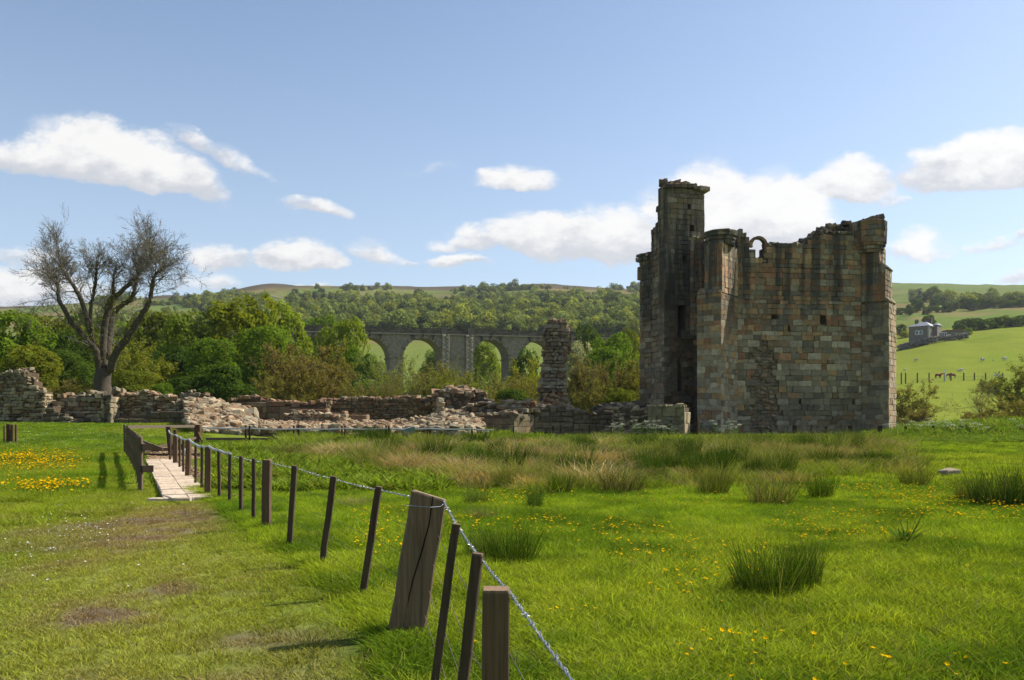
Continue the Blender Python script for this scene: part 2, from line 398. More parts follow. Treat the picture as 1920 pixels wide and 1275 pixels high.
def turf_col(x, y):
    """colour of near turf at x, y"""
    n = len(x); D, px = DU(x, y)
    f1 = fbm(x, y, 2.2, 4); f2 = fbm(x + 40, y, .7, 3); f3 = fbm(x, y + 90, 7.0, 3)
    c = mixc(np.tile(C_PAST, (n, 1)), C_PAST2, ss(f1, .50, .68) * .75)
    c = mixc(c, C_YEL, ss(f3, .46, .64) * .6)
    c = mixc(c, C_PAST2 * .75, ss(f2, .52, .68) * .75)
    f4 = fbm(x + 11, y + 3, .28, 3); c = mixc(c, C_PAST2 * .9, ss(f4, .55, .72) * .6); c = mixc(c, C_YEL * 1.05, ss(1 - f4, .58, .74) * .5)
    # mown path side, left of the fence
    left = ss(fence_x(y) - .15 - x, 0, .5)
    lawn = mixc(np.tile(C_LAWN * .92, (n, 1)), C_PAST2, ss(f1, .50, .66) * .7); lawn = mixc(lawn, C_PAST2 * .85, ss(f2, .52, .66) * .6); lawn = mixc(lawn, C_YEL * .9, ss(f3, .5, .65) * .5); lawn = mixc(lawn, C_DRY * 1.1, ss(f4, .60, .74) * .35)
    # worn walking line towards the slabs
    pathx = np.interp(y, [2, 4.7, 8, 12, 14.5, 17], [-1.6, -2.4, -3.9, -5.3, -5.9, -7.0])
    wd = np.interp(y, [2, 6, 10, 14, 18], [1.4, 1.5, 1.5, 1.0, .5])
    q = np.exp(-((x - pathx) / wd) ** 2) * ss(15.5 - y, 0, 3)
    lawn = mixc(lawn, np.array([.28, .295, .055]), q * .7)
    lawn = mixc(lawn, C_DRY * 1.1, q * ss(f1, .52, .66) * .7)
    lawn = mixc(lawn, C_SOIL, q * ss(f2 * .5 + f1 * .5, .61, .67) * .7)
    c = c * (1 - left[:, None]) + lawn * left[:, None]
    return c
def ground_col(x, y):
    n = len(x); D, px = DU(x, y)
    z = H(x, y)
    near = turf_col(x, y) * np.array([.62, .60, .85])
    fA = fbm(x, y, 60, 4); fB = fbm(x + 500, y, 160, 4); fC = fbm(x, y + 333, 25, 4)
    field = np.tile(np.array([.170, .200, .032]), (n, 1)); field = mixc(field, np.array([.145, .195, .028]), ss(fC, .48, .62) * .6)
    moor = np.tile(np.array([.145, .150, .050]), (n, 1))
    moor = mixc(moor, np.array([.115, .160, .040]), ss(fA, .45, .6)); moor = mixc(moor, np.array([.17, .135, .060]), ss(fB, .5, .62))
    moor = mixc(moor, np.array([.060, .095, .025]), ss(fC, .55, .65) * .7)
    heath = np.tile(np.array([.085, .068, .048]), (n, 1))
    py = HY - (z - EYE) / np.maximum(D, 1) * FPX
    top = ss(D, 1130, 1230) * ss(fA + fB, .85, 1.0) 
    moor = mixc(moor, heath, top * (px < 1150))
    # scree-brown patch on the right hill
    brown = ss(px, 1680, 1730) * ss(D, 395, 430) * ss(640 - D, 0, 120)
    moor = mixc(moor, np.array([.20, .155, .075]), brown * ss(fC, .35, .6) * .8)
    green_r = ss(px, 1660, 1700) * ss(D, 640, 780)
    moor = mixc(moor, np.array([.105, .150, .035]), green_r * .75)
    field = mixc(field, np.array([.135, .165, .045]), ss(1300 - px, 0, 100))
    c = near
    wood = np.tile(np.array([.035, .045, .014]), (n, 1))
    c = mixc(c, field, ss(D, 85, 110))
    lim = np.interp(px, [900, 1200, 1690, 1920], [380, 380, 330, 345])
    c = mixc(c, moor, ss(D, lim, lim + 12))
    wm = ((px > 640) & (px < 1200)).astype(float) * ss(D, 470, 560) * ss(1060 - D, 0, 200)
    c = mixc(c, wood * 1.6, wm * .8)
    behind = ss(D, 62, 70) * ss(105 - D, 0, 15) * (px < 1190)
    c = mixc(c, np.array([.07, .10, .02]), behind * .7)
    return c

def make_ground():
    fine = np.radians(np.arange(-38, 38.01, .2)); coarse = np.radians(np.arange(44, 316.1, 6))
    az = np.concatenate([fine, coarse]); na = len(az)
    rr = [1.2]
    while rr[-1] < 9000: rr.append(rr[-1] * (1.022 if rr[-1] < 1700 else 1.2))
    rr = np.array(rr); nr = len(rr)
    A, Rr = np.meshgrid(az, rr); x = (np.sin(A) * Rr).ravel(); y = (np.cos(A) * Rr).ravel()
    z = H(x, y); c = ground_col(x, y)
    V = np.stack([x, y, z], 1)
    i = np.arange(nr - 1)[:, None]; j = np.arange(na)[None, :]; j2 = (j + 1) % na
    F = np.stack([i * na + j, i * na + j2, (i + 1) * na + j2, (i + 1) * na + j], -1).reshape(-1, 4)
    V = np.vstack([V, [[0, 0, h1(0, .01)]]]); c = np.vstack([c, c[:1]])
    F = F[:, ::-1]
    F = np.vstack([F, np.stack([np.full(na, len(V) - 1), np.arange(na), (np.arange(na) + 1) % na, np.full(na, len(V) - 1)], 1)[:0]])
    me = mesh_np('ground', V, F, c, smooth=True)
    import bmesh
    bm = bmesh.new(); bm.from_mesh(me); bm.verts.ensure_lookup_table()
    for k in range(na):
        bm.faces.new((bm.verts[len(V) - 1], bm.verts[(k + 1) % na], bm.verts[k]))
    bm.to_mesh(me); bm.free()
    o = obj('ground', me, M_GROUND); tag(o, kind='structure'); return o
make_ground()

# ---------------------------------------------------------------- instanced stuff (grass, flowers, far wood)
def proto_collection(name, meshes, mat):
    c = bpy.data.collections.new(name)
    for i, me in enumerate(meshes):
        if len(me.materials) == 0:
            me.materials.append(mat)
        o = bpy.data.objects.new('%s_%03d' % (name, i), me); c.objects.link(o)
    return c
def scatter(name, pts, rot, sc, tint, coll, label, cat=None):
    me = bpy.data.meshes.new(name); n = len(pts)
    me.vertices.add(n); me.vertices.foreach_set('co', np.asarray(pts, np.float32).ravel())
    for an, ty, ke, v in (('rot', 'FLOAT_VECTOR', 'vector', rot), ('sc', 'FLOAT_VECTOR', 'vector', sc)):
        a = me.attributes.new(an, ty, 'POINT'); a.data.foreach_set(ke, np.asarray(v, np.float32).ravel())
    a = me.attributes.new('tint', 'FLOAT_COLOR', 'POINT'); cc = np.ones((n, 4), np.float32); cc[:, :3] = tint; a.data.foreach_set('color', cc.ravel())
    a = me.attributes.new('idx', 'INT', 'POINT'); a.data.foreach_set('value', rng.integers(0, 1000, n).astype(np.int32))
    o = obj(name, me)
    ng = bpy.data.node_groups.new(name + '_scatter', 'GeometryNodeTree')
    ng.interface.new_socket('Geometry', in_out='INPUT', socket_type='NodeSocketGeometry')
    ng.interface.new_socket('Geometry', in_out='OUTPUT', socket_type='NodeSocketGeometry')
    N = ng.nodes; L = ng.links
    gi = N.new('NodeGroupInput'); go = N.new('NodeGroupOutput'); iop = N.new('GeometryNodeInstanceOnPoints')
    ci = N.new('GeometryNodeCollectionInfo'); ci.inputs['Collection'].default_value = coll
    ci.inputs['Separate Children'].default_value = True; ci.inputs['Reset Children'].default_value = True
    iop.inputs['Pick Instance'].default_value = True
    def na(nm, ty):
        q = N.new('GeometryNodeInputNamedAttribute'); q.data_type = ty; q.inputs['Name'].default_value = nm; return q.outputs[0]
    L.new(gi.outputs[0], iop.inputs['Points']); L.new(ci.outputs[0], iop.inputs['Instance'])
    L.new(na('idx', 'INT'), iop.inputs['Instance Index'])
    e2r = N.new('FunctionNodeEulerToRotation'); L.new(na('rot', 'FLOAT_VECTOR'), e2r.inputs[0]); L.new(e2r.outputs[0], iop.inputs['Rotation'])
    L.new(na('sc', 'FLOAT_VECTOR'), iop.inputs['Scale'])
    L.new(iop.outputs[0], go.inputs[0])
    md = o.modifiers.new('scatter', 'NODES'); md.node_group = ng
    tag(o, label, cat, kind='stuff'); return o

def blades(n, spread, h, wd, bend, seg=3, seed=0, lean=.5, dryf=.1):
    """a tuft of n bent tapered blades; returns mesh"""
    g = np.random.default_rng(seed)
    V = []; F = []; vv = []; dr = []
    for i in range(n):
        a = g.random() * 6.283; r = spread * math.sqrt(g.random()); x0 = r * math.cos(a); y0 = r * math.sin(a)
        hh = h * (.55 + .6 * g.random()); d = g.random() * 6.283; bx = math.cos(d); by = math.sin(d)
        if spread > .01 and g.random() < .6: bx = .5 * bx + .7 * math.cos(a); by = .5 * by + .7 * math.sin(a)
        ln = lean * (.3 + g.random()); bd = bend * (.3 + g.random())
        wa = g.random() * 6.283; wx = math.cos(wa) * wd / 2; wy = math.sin(wa) * wd / 2
        v = g.random(); dd = 1.0 if g.random() < dryf else 0.0
        b = len(V)
        for s in range(seg):
            t = s / seg; f = hh * (ln * t + bd * t * t)
            zz = hh * t * (1 - .25 * bd * t); ww = 1 - .55 * t
            cx = x0 + bx * f; cy = y0 + by * f
            V += [(cx - wx * ww, cy - wy * ww, zz), (cx + wx * ww, cy + wy * ww, zz)]; vv += [v, v]; dr += [dd * .6, dd * .6]
            if s: F.append((b + 2 * s - 2, b + 2 * s - 1, b + 2 * s + 1, b + 2 * s))
        f = hh * (ln + bd); V.append((x0 + bx * f, y0 + by * f, hh * (1 - .25 * bd))); vv.append(min(1, v + .15)); dr.append(dd * .8)
        F.append((b + 2 * seg - 2, b + 2 * seg - 1, b + 2 * seg))
    me = bpy.data.meshes.new('blades'); me.from_pydata(V, [], F)
    for an, av in (('v', vv), ('dry', dr)):
        q = me.attributes.new(an, 'FLOAT', 'POINT'); q.data.foreach_set('value', np.array(av, np.float32))
    me.update(); return me

def field_points(n, d0, d1, lo=-1.0, hi=1.0, bias=2.0):
    """random points in the viewed wedge, uniform over area"""
    D = np.sqrt(rng.random(n) * (d1 ** 2 - d0 ** 2) + d0 ** 2); u = lo + (hi - lo) * rng.random(n)
    return u * D, D
SLABS = []   # filled below; keep grass off the paving
def on_path(x, y):
    c = -5.74 - .484 * (y - 14.2)
    m = (y > 14.1) & (y < 27) & (x > c - .46) & (x < c + .95 * np.minimum(1, (y - 14) / 1.5))
    m |= (y >= 26) & (y < 36.5) & (x > c * .985 - .6) & (x < c * .985 + 1.7)
    return m | ((y > 14.0) & (y < 14.3) & (x > -6.45) & (x < -5.4))
def in_ruin(x, y):
    D, px = DU(x, y)
    m = (D > 44) & (px > 395) & (px < 925)
    m |= (D > 52) & (D < 75) & (px >= 925) & (px < 1700)
    m |= (D > 56.5) & (D < 62) & (px < 400)
    return m

mown = proto_collection('mown_tuft', [blades(34, .085, .038, .006, .8, 2, s, .6, .16) for s in range(6)], M_GRASS)
mead = proto_collection('meadow_tuft', [blades(44, .12, .085, .0062, .8, 3, s + 20, .5, .04) for s in range(8)], M_GRASS)
far_ = proto_collection('far_tuft', [blades(34, .26, .13, .020, .6, 2, s + 50, .35, .06) for s in range(6)], M_GRASS)
def put_grass():
    def mk(x, y, coll, name, label, base, szmin, szmax, colf=1.0, zoff=-.004):
        n = len(x); z = H(x, y) + zoff; rot = np.zeros((n, 3)); rot[:, 2] = rng.random(n) * 6.28
        s = base * (szmin + (szmax - szmin) * rng.random(n)); hf = .75 + .7 * fbm(x, y + 12, 1.1, 3) - .1
        sc = np.stack([s, s, s * hf], 1)
        c = turf_col(x, y) * (.82 + .36 * rng.random((n, 1))) * colf
        return scatter(name, np.stack([x, y, z], 1), rot, sc, c, coll, label)
    # mown side, close
    x, y = field_points(48000, 2.4, 17); L = (x < fence_x(y) - .05 + .12 * rng.standard_normal(len(x))) & ~on_path(x, y)
    soil = fbm(x, y, 2.2, 4) * .5 + fbm(x + 40, y, .7, 3) * .5
    keep = rng.random(len(x)) < np.where((soil > .61) & (y < 14), .5, 1)
    tall = (y > 13.6 + (fbm(x, y, 1.6, 3) - .5) * 9 + .35 * rng.standard_normal(len(x))) & (x < -6.9 - (y - 14) * .55)
    m = L & keep & ~tall
    mk(x[m], y[m], mown, 'mown_grass', 'short worn grass along the walked line beside the fence', 1.0, .7, 1.4, np.array([[1.08, 1.02, 1.1]]))
    m2 = ~L & ~on_path(x, y)
    xa = x[m2]; ya = y[m2]
    mk(xa, ya, mead, 'pasture_grass', 'bright green pasture grass in front, right of the wire fence', 1.0, .7, 1.45)
    # fringe of long grass hugging the fence foot
    yy = 2.5 + rng.random(1500) * 14; xx = fence_x(yy) + .10 * rng.standard_normal(1500)
    mk(xx, yy, mead, 'fence_foot_grass', 'unmown grass standing along the foot of the wire fence', 1.0, .8, 1.5)
    m3 = L & tall
    x4, y4 = field_points(26000, 11, 24, -1.0, -.30); t4 = (x4 < -6.9 - (y4 - 14) * .53) & (y4 > 13.6 + (fbm(x4, y4, 1.6, 3) - .5) * 9 + .35 * rng.standard_normal(len(x4))) & ~on_path(x4, y4)
    mk(x4[t4], y4[t4], mead, 'verge_grass', 'lush long grass among the buttercups at the far edge of the lawn', 1.15, .8, 1.4)
    # middle distance
    x, y = field_points(22000, 14, 31); k = ~on_path(x, y) & (x > fence_x(y) - .1) & (y > 14 + 4 * rng.random(len(x)))
    mk(x[k], y[k], far_, 'field_grass', 'green grass of the middle field up to the rushes', 1.0, .6, 1.2)
    x, y = field_points(14000, 15, 34, -1.0, -.2); k = ~on_path(x, y) & (x < fence_x(y) + .1) & (y > 15 + 4 * rng.random(len(x)))
    mk(x[k], y[k], far_, 'lawn_grass', 'short lawn grass beyond the narrow paved path', .62, .7, 1.2)
    x, y = field_points(36000, 30, 62); k = ~in_ruin(x, y) & ~on_path(x, y)
    lawnside = (x / y < -.30) | ((x / y > .48) & (y < 52) & (y > 26))
    kk = k & ~lawnside
    mk(x[kk], y[kk], far_, 'rough_grass', 'rough grass below the ruined walls', 1.5, .7, 1.35)
    kk = k & lawnside
    mk(x[kk], y[kk], far_, 'distant_lawn', 'smooth cropped grass running up to the ruins', .75, .7, 1.3)
put_grass()
tall_ = proto_collection('tall_tuft', [blades(46, .07, .17, .006, .8, 3, s + 400, .6, .12) for s in range(5)], M_GRASS)
stalk = proto_collection('dead_stalk', [blades(3, .03, .24, .0035, .5, 4, s + 430, .5, 1.0) for s in range(5)], M_GRASS)
def accents():
    x, y = field_points(2100, 3, 17); k = (x > fence_x(y) + .1) & (fbm(x, y + 77, .9, 3) > .54); x = x[k]; y = y[k]; m = len(x)
    rot = np.zeros((m, 3)); rot[:, 2] = rng.random(m) * 6.28; s = rng.uniform(.5, 1.15, m)
    scatter('darker_tufts', np.stack([x, y, H(x, y)], 1), rot, np.stack([s, s, s], 1), np.array([[.10, .195, .014]]) * rng.uniform(.6, 1.25, (m, 1)), tall_, 'deeper green tufts scattered through the near pasture')
    x, y = field_points(3000, 3, 18); k = (x > fence_x(y) + .05) | (rng.random(len(x)) < .25); x = x[k]; y = y[k]; m = len(x)
    rot = rng.normal(0, .25, (m, 3)); rot[:, 2] = rng.random(m) * 6.28; s = rng.uniform(.35, .9, m)
    scatter('dead_stalks', np.stack([x, y, H(x, y)], 1), rot, np.stack([s, s, s], 1), np.array([[.42, .36, .20]]) * rng.uniform(.7, 1.2, (m, 1)), stalk, 'pale dead grass stalks among the green')
accents()
# ---------------------------------------------------------------- stonework
def _cham_template():
    idx = {}; S = []; A = []
    for sx in (-1, 1):
        for sy in (-1, 1):
            for sz in (-1, 1):
                for a in range(3): idx[(sx, sy, sz, a)] = len(S); S.append((sx, sy, sz)); A.append(a)
    F = []
    for a in range(3):
        b, c = (a + 1) % 3, (a + 2) % 3
        for s in (-1, 1):
            q = []
            for (p, r) in ((-1, -1), (1, -1), (1, 1), (-1, 1)):
                k = [0, 0, 0]; k[a] = s; k[b] = p; k[c] = r; q.append(idx[(k[0], k[1], k[2], a)])
            F.append(tuple(q if s > 0 else q[::-1]))
    for a in range(3):          # edges running along axis a
        b, c = (a + 1) % 3, (a + 2) % 3
        for sb in (-1, 1):
            for s2 in (-1, 1):
                k0 = [0, 0, 0]; k1 = [0, 0, 0]; k0[a] = -1; k1[a] = 1
                for kk in (k0, k1): kk[b] = sb; kk[c] = s2
                F.append((idx[(*k0, b)], idx[(*k1, b)], idx[(*k1, c)], idx[(*k0, c)]) if sb * s2 > 0 else (idx[(*k0, c)], idx[(*k1, c)], idx[(*k1, b)], idx[(*k0, b)]))
    for sx in (-1, 1):
        for sy in (-1, 1):
            for sz in (-1, 1):
                q = (idx[(sx, sy, sz, 0)], idx[(sx, sy, sz, 1)], idx[(sx, sy, sz, 2)])
                F.append(q if sx * sy * sz > 0 else q[::-1])
    return np.array(S, float), np.array(A), F
CT_S, CT_A, CT_F = _cham_template()
CT_O = np.ones((24, 3)); CT_O[np.arange(24), CT_A] = 0        # axes on which the chamfer pulls in
CT_C = ((CT_S[:, 0] > 0) * 4 + (CT_S[:, 1] > 0) * 2 + (CT_S[:, 2] > 0)).astype(int)

class Stones:
    """collects separate stones of one thing: the largest become parts of their own, the rest one joined part"""
    def __init__(s, seed=1): s.items = []; s.g = np.random.default_rng(seed)
    def add(s, c, t, n, u, h, cham=.03, jit=.015, col=(.3, .3, .3), seen=1.0):
        h = np.array(h); L = CT_S * (h - cham * CT_O)
        if jit: L = L + (s.g.standard_normal((8, 3)) * jit)[CT_C]
        V = np.array(c)[None, :] + L[:, :1] * np.array(t) + L[:, 1:2] * np.array(n) + L[:, 2:] * np.array(u)
        s.items.append((h[0] * h[2] / max(V[0, 1], 5) ** 2 * seen, V, np.array(col)))
    def rock(s, c, size, cham=.25, flat=.6, col=(.3, .3, .3), tilt=.35, seen=1.0):
        """an irregular stone, size = longest half length"""
        g = s.g; a = g.random() * 6.28
        t = Vector((math.cos(a), math.sin(a), g.normal(0, tilt * .6))).normalized()
        u = Vector((g.normal(0, tilt), g.normal(0, tilt), 1)); n = u.cross(t).normalized(); u = t.cross(n).normalized()
        h = (size, size * (.55 + .4 * g.random()), size * flat * (.6 + .6 * g.random()))
        s.add(c, t, n, u, h, cham * min(h), size * .10, col, seen)
    def finish(s, root, mat, name='stone', most=300, minpx=9.0, restname='stonework', minseen=0.0):
        o0 = np.array(root.location)
        its = sorted(s.items, key=lambda q: -q[0])
        big = [q for q in its[:most] if q[0] * FPX * FPX * 4 > minpx * minpx * .45]
        rest = its[len(big):]
        for q in big:
            me = mesh_list(name, q[1] - o0, CT_F, np.tile(q[2], (24, 1)).astype(np.float32))
            obj(name, me, mat, root)
        if rest:
            V = np.vstack([q[1] for q in rest]) - o0; C = np.vstack([np.tile(q[2], (24, 1)) for q in rest]).astype(np.float32)
            F = [tuple(i + 24 * k for i in f) for k in range(len(rest)) for f in CT_F]
            o = obj(restname, mesh_list(restname, V, F, C), mat, root); o['kind'] = 'stuff'
        return len(big), len(rest)

class Face:
    """an upright wall face from plan point a to b, seen with a on the left"""
    def __init__(s, a, b, Ya=None, Yb=None):
        s.a = Vector((a[0], a[1], 0)); s.b = Vector((b[0], b[1], 0)); s.t = (s.b - s.a); s.L = s.t.length; s.t.normalize()
        s.n = Vector((s.t.y, -s.t.x, 0))
    def s_of(s, px):
        u = (px - CX) / FPX       # a.x + t.x q = u (a.y + t.y q)
        return (u * s.a.y - s.a.x) / (s.t.x - u * s.t.y)
    def y_at(s, q): return s.a.y + s.t.y * q
    def z_of(s, px, py): q = s.s_of(px); return Z(py, s.y_at(q))
    def prof(s, pts):
        q = [s.s_of(p[0]) for p in pts]; z = [s.z_of(*p) for p in pts]
        return lambda v: float(np.interp(v, q, z))
    def hole(s, px0, px1, py0, py1, arch=0):
        """opening from pixel box: (s0, s1, z0, z1, arch height)"""
        return (s.s_of(px0), s.s_of(px1), s.z_of(px0, py1), s.z_of(px0, py0), arch)
    def pt(s, q, z, off=0.0): p = s.a + s.t * q + s.n * off; return Vector((p.x, p.y, z))
def F2(pxa, Ya, pxb, Yb): return Face((X(pxa, Ya), Ya), (X(pxb, Yb), Yb))

def hole_span(h, z):
    s0, s1, z0, z1, arch = h
    if z < z0 or z > z1: return None
    if arch and z > z1 - arch:
        k = math.sqrt(max(0, 1 - ((z - (z1 - arch)) / arch) ** 2)); m = (s0 + s1) / 2; return (m - (m - s0) * k, m + (s1 - m) * k)
    return (s0, s1)

def masonry(S, f, zb, zt, ch=(.3, .45), lw=(.45, 1.0), depth=.18, proud=(.0, .03), holes=(), col=None, jit=.012, cham=.022, gap=.012,
            skip=None, off=0.0, s0=None, s1=None, drop=0.0):
    """courses of stones on a face; skip(s,z) True leaves the stone out"""
    g = S.g; s0 = 0 if s0 is None else s0; s1 = f.L if s1 is None else s1
    zbf = zb if callable(zb) else (lambda v: zb); ztf = zt if callable(zt) else (lambda v: zt)
    smp = np.linspace(s0, s1, 12); z = min(zbf(v) for v in smp); ztop = max(ztf(v) for v in smp)
    while z < ztop:
        h = g.uniform(*ch); zc = z + h / 2
        segs = [(s0, s1)]
        for hl in holes:
            sp = hole_span(hl, zc)
            if sp:
                ns = []
                for a, b in segs:
                    if sp[1] <= a or sp[0] >= b: ns.append((a, b))
                    else:
                        if sp[0] > a: ns.append((a, sp[0]))
                        if sp[1] < b: ns.append((sp[1], b))
                segs = ns
        for a, b in segs:
            q = a
            while q < b - .02:
                wd = g.uniform(*lw)
                if q == a: wd *= g.uniform(.5, 1)
                if b - (q + wd) < lw[0] * .55: wd = b - q
                qc = q + wd / 2
                if zc > zbf(qc) - h * .2 and zc + h * .25 < ztf(qc) and not (skip and skip(qc, zc)) and g.random() > drop:
                    pr = g.uniform(*proud) + off
                    hh = h
                    S.add(f.pt(qc, zc, pr - depth / 2), f.t, f.n, (0, 0, 1), ((wd - gap) / 2, depth / 2, (hh - gap) / 2), min(cham, hh * .25), jit, col(qc, zc) if col else (.3, .28, .24))
                q += wd
        z += h

def core(mb, f, zb, zt, thick, holes=(), step=.5, front=.10, col=(.15, .135, .11), s0=None, s1=None, ends=0.0):
    """solid wall behind the stones, with openings left in it"""
    s0 = ends if s0 is None else s0; s1 = f.L - ends if s1 is None else s1
    zbf = zb if callable(zb) else (lambda v: zb); ztf = zt if callable(zt) else (lambda v: zt)
    cuts = set(np.linspace(s0, s1, max(2, int((s1 - s0) / step) + 1)))
    for h in holes:
        n = 6 if h[4] else 1
        for k in range(n + 1): cuts.add(h[0] + (h[1] - h[0]) * k / n)
    cuts = sorted(c for c in cuts if s0 - 1e-6 <= c <= s1 + 1e-6)
    for a, b in zip(cuts[:-1], cuts[1:]):
        if b - a < .004: continue
        m = (a + b) / 2; lo = zbf(m); hi = ztf(m); iv = [(lo, hi)]
        for h in holes:
            if h[0] - 1e-6 <= m <= h[1] + 1e-6:
                top = h[3]
                if h[4]:
                    k = abs(m - (h[0] + h[1]) / 2) / ((h[1] - h[0]) / 2); top = h[3] - h[4] * (1 - math.sqrt(max(0, 1 - k * k)))
                ni = []
                for x0, x1 in iv:
                    if top <= x0 or h[2] >= x1: ni.append((x0, x1))
                    else:
                        if h[2] > x0: ni.append((x0, h[2]))
                        if top < x1: ni.append((top, x1))
                iv = ni
        for x0, x1 in iv:
            if x1 - x0 < .01: continue
            c = f.pt(m, (x0 + x1) / 2, -front - thick / 2)
            mb.add(box_pts(c, f.t, f.n, Vector((0, 0, 1)), (b - a) / 2, thick / 2, (x1 - x0) / 2), BOXF, col)

def palette(cols, wts, g):
    cols = [np.array(c) for c in cols]; wts = np.array(wts, float) / sum(wts)
    def f(s=0, z=0):
        c = cols[g.choice(len(cols), p=wts)]
        return c * g.uniform(.84, 1.16)
    return f
# ---------------------------------------------------------------- the tower house
def build_tower():
    S = Stones(3); g = S.g
    root = empty('tower_house', (22, 63, -0.1), 'tall roofless sandstone tower with a higher stair turret and two corner buttresses', 'tower')
    A = (X(1383, 57), 57.0); a7 = math.radians(7)
    def adv(p, ang, L): return (p[0] + math.cos(ang) * L, p[1] + math.sin(ang) * L)
    B = adv(A, a7, 9.39)
    aL = math.radians(-128); aR = math.radians(-38)
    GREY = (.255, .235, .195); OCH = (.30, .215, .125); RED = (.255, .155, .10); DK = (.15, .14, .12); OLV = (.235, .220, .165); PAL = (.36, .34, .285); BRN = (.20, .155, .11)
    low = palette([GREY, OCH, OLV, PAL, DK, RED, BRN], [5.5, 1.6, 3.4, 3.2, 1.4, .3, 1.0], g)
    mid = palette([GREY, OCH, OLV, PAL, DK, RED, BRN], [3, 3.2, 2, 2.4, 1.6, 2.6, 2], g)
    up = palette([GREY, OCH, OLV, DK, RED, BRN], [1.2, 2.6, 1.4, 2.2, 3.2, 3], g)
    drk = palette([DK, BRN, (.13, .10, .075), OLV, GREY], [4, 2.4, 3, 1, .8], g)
    rgt = palette([GREY, DK, OLV, BRN], [3, 3.5, 2, 1.5], g)
    def colmain(s, z):
        return colmain0(s, z) * (g.uniform(.72, 1.35) if g.random() < .45 else 1.0) * (1.35 if 2.5 < z < 9 and g.random() < .10 else 1.0)
    def colmain0(s, z):
        k = z + g.normal(0, .9) + 1.2 * (fbm(np.array([s * 1.0]), np.array([z * 1.0]), 3)[0] - .5)
        c = low() if k < 5.8 else mid() if k < 9.2 else up()
        # lower right of the face is damp and grey
        if z < 4.6 and s > 3.6: c = c * .72 + np.array([.10, .105, .085]) * .28
        if z < 2.6: c = c * .8
        return c
    cm = MB()
    # main front
    f = Face(A, B)
    top = f.prof([(1383, 434), (1392, 434), (1394, 440), (1402, 440), (1403, 452), (1410, 453), (1410, 463), (1414, 464), (1415, 476), (1424, 477), (1425, 490), (1437, 490), (1438, 468), (1446, 455), (1470, 458), (1498, 456), (1500, 460), (1518, 458), (1520, 447), (1532, 445),
                  (1533, 436), (1548, 434), (1560, 436), (1600, 434), (1620, 428)])
    holes = [f.hole(1447, 1459, 586, 602), f.hole(1538, 1550, 591, 607), f.hole(1498, 1503, 749, 757), f.hole(1548, 1552, 755, 760), f.hole(1599, 1603, 749, 757), f.hole(1477, 1481, 611, 621)]
    q0, q1 = f.s_of(1413), f.s_of(1460); zr = f.z_of(1440, 640)
    def scar(s, z):
        return q0 + .25 * math.sin(z * 5.1) - (.0 if z > 1.5 else .4) < s < q1 + .3 * math.sin(z * 3.7 + 1) - (.25 if z > 4.8 else 0) and z < zr + .25 * math.sin(s * 4)
    masonry(S, f, -.15, top, (.27, .50), (.32, 1.05), .22, (-.03, .03), holes, colmain, .015, .016, .008, skip=scar)
    masonry(S, f, -.15, zr + .3, (.14, .30), (.18, .52), .22, (-.10, .05), (), palette([(.20, .17, .13), DK, BRN, (.26, .20, .15), GREY], [3, 2.5, 2, 2, 1.4], g), .035, .045, .03,
            skip=lambda s, z: not scar(s, z), off=-.06, s0=q0 - .5, s1=q1 + .5)
    core(cm, f, -.4, lambda v: top(v) - .12, 1.5, holes, .45, .16)
    # putlog triangle holes read as small openings: back them with darkness of the hollow interior
    # second, rougher wall top seen behind the parapet on the right
    fb = Face((f.pt(5.6, 0, -1.3).x, f.pt(5.6, 0, -1.3).y), (f.pt(10.6, 0, -1.3).x, f.pt(10.6, 0, -1.3).y))
    tb = fb.prof([(1515, 447), (1530, 436), (1540, 428), (1552, 425), (1560, 418), (1573, 420), (1590, 417), (1603, 418), (1612, 414), (1640, 405), (1656, 402), (1661, 413), (1680, 420)])
    core(cm, fb, 9, lambda v: tb(v) - .25, 1.0, (), .4, .1)
    for k in range(260):
        s = g.random() * fb.L; z = tb(s) - .05 - g.random() * .9
        S.rock(fb.pt(s, z, g.uniform(-.9, .12)), g.uniform(.13, .34), .2, .5, drk(), .2)
    for k in range(150):
        s = g.uniform(2.0, f.L); S.rock(f.pt(s, top(s) + g.uniform(-.08, .06), g.uniform(-1.1, -.1)), g.uniform(.1, .26), .2, .5, drk(), .15)
    for px, py in [(1521, 447), (1527, 441), (1533, 437), (1541, 431), (1508, 455), (1516, 452), (1643, 405), (1652, 402), (1657, 404), (1648, 402), (1635, 408), (1626, 410), (1607, 416)]:
        s = fb.s_of(px); S.rock(fb.pt(s, Z(py, 59) + .03, -.3), g.uniform(.2, .36), .2, .55, drk(), .2)
    # left diagonal buttress: lower and upper stage
    C = adv(A, aL, 2.9); E = adv(C, aL - math.pi / 2, 1.75)
    Bk = adv(E, aL + math.pi, 3.2)
    z1 = Z(548, 55); z2 = Z(452, 55.3)
    colb = lambda s, z: (low() if z < 7 + g.normal(0, 1) else up()) * (1.12 if z < 8 else .9)
    fe = Face(E, C); fs = Face(C, A)
    for ff, lo in ((fe, 0), (fs, 0)):
        masonry(S, ff, -.15, z1, (.31, .46), (.4, .9), .24, (0, .02), (), colb, .008, .014, .007)
    core(cm, fe, -.4, z1 - .02, 1.9, (), .8, .1, ends=.02); core(cm, fs, -.4, z1 - .02, 1.2, (), .8, .1, ends=.02)
    C2 = adv(A, aL, 2.68); E2 = adv(C2, aL - math.pi / 2, 1.30)
    fe2 = Face(E2, C2); fs2 = Face(C2, A)
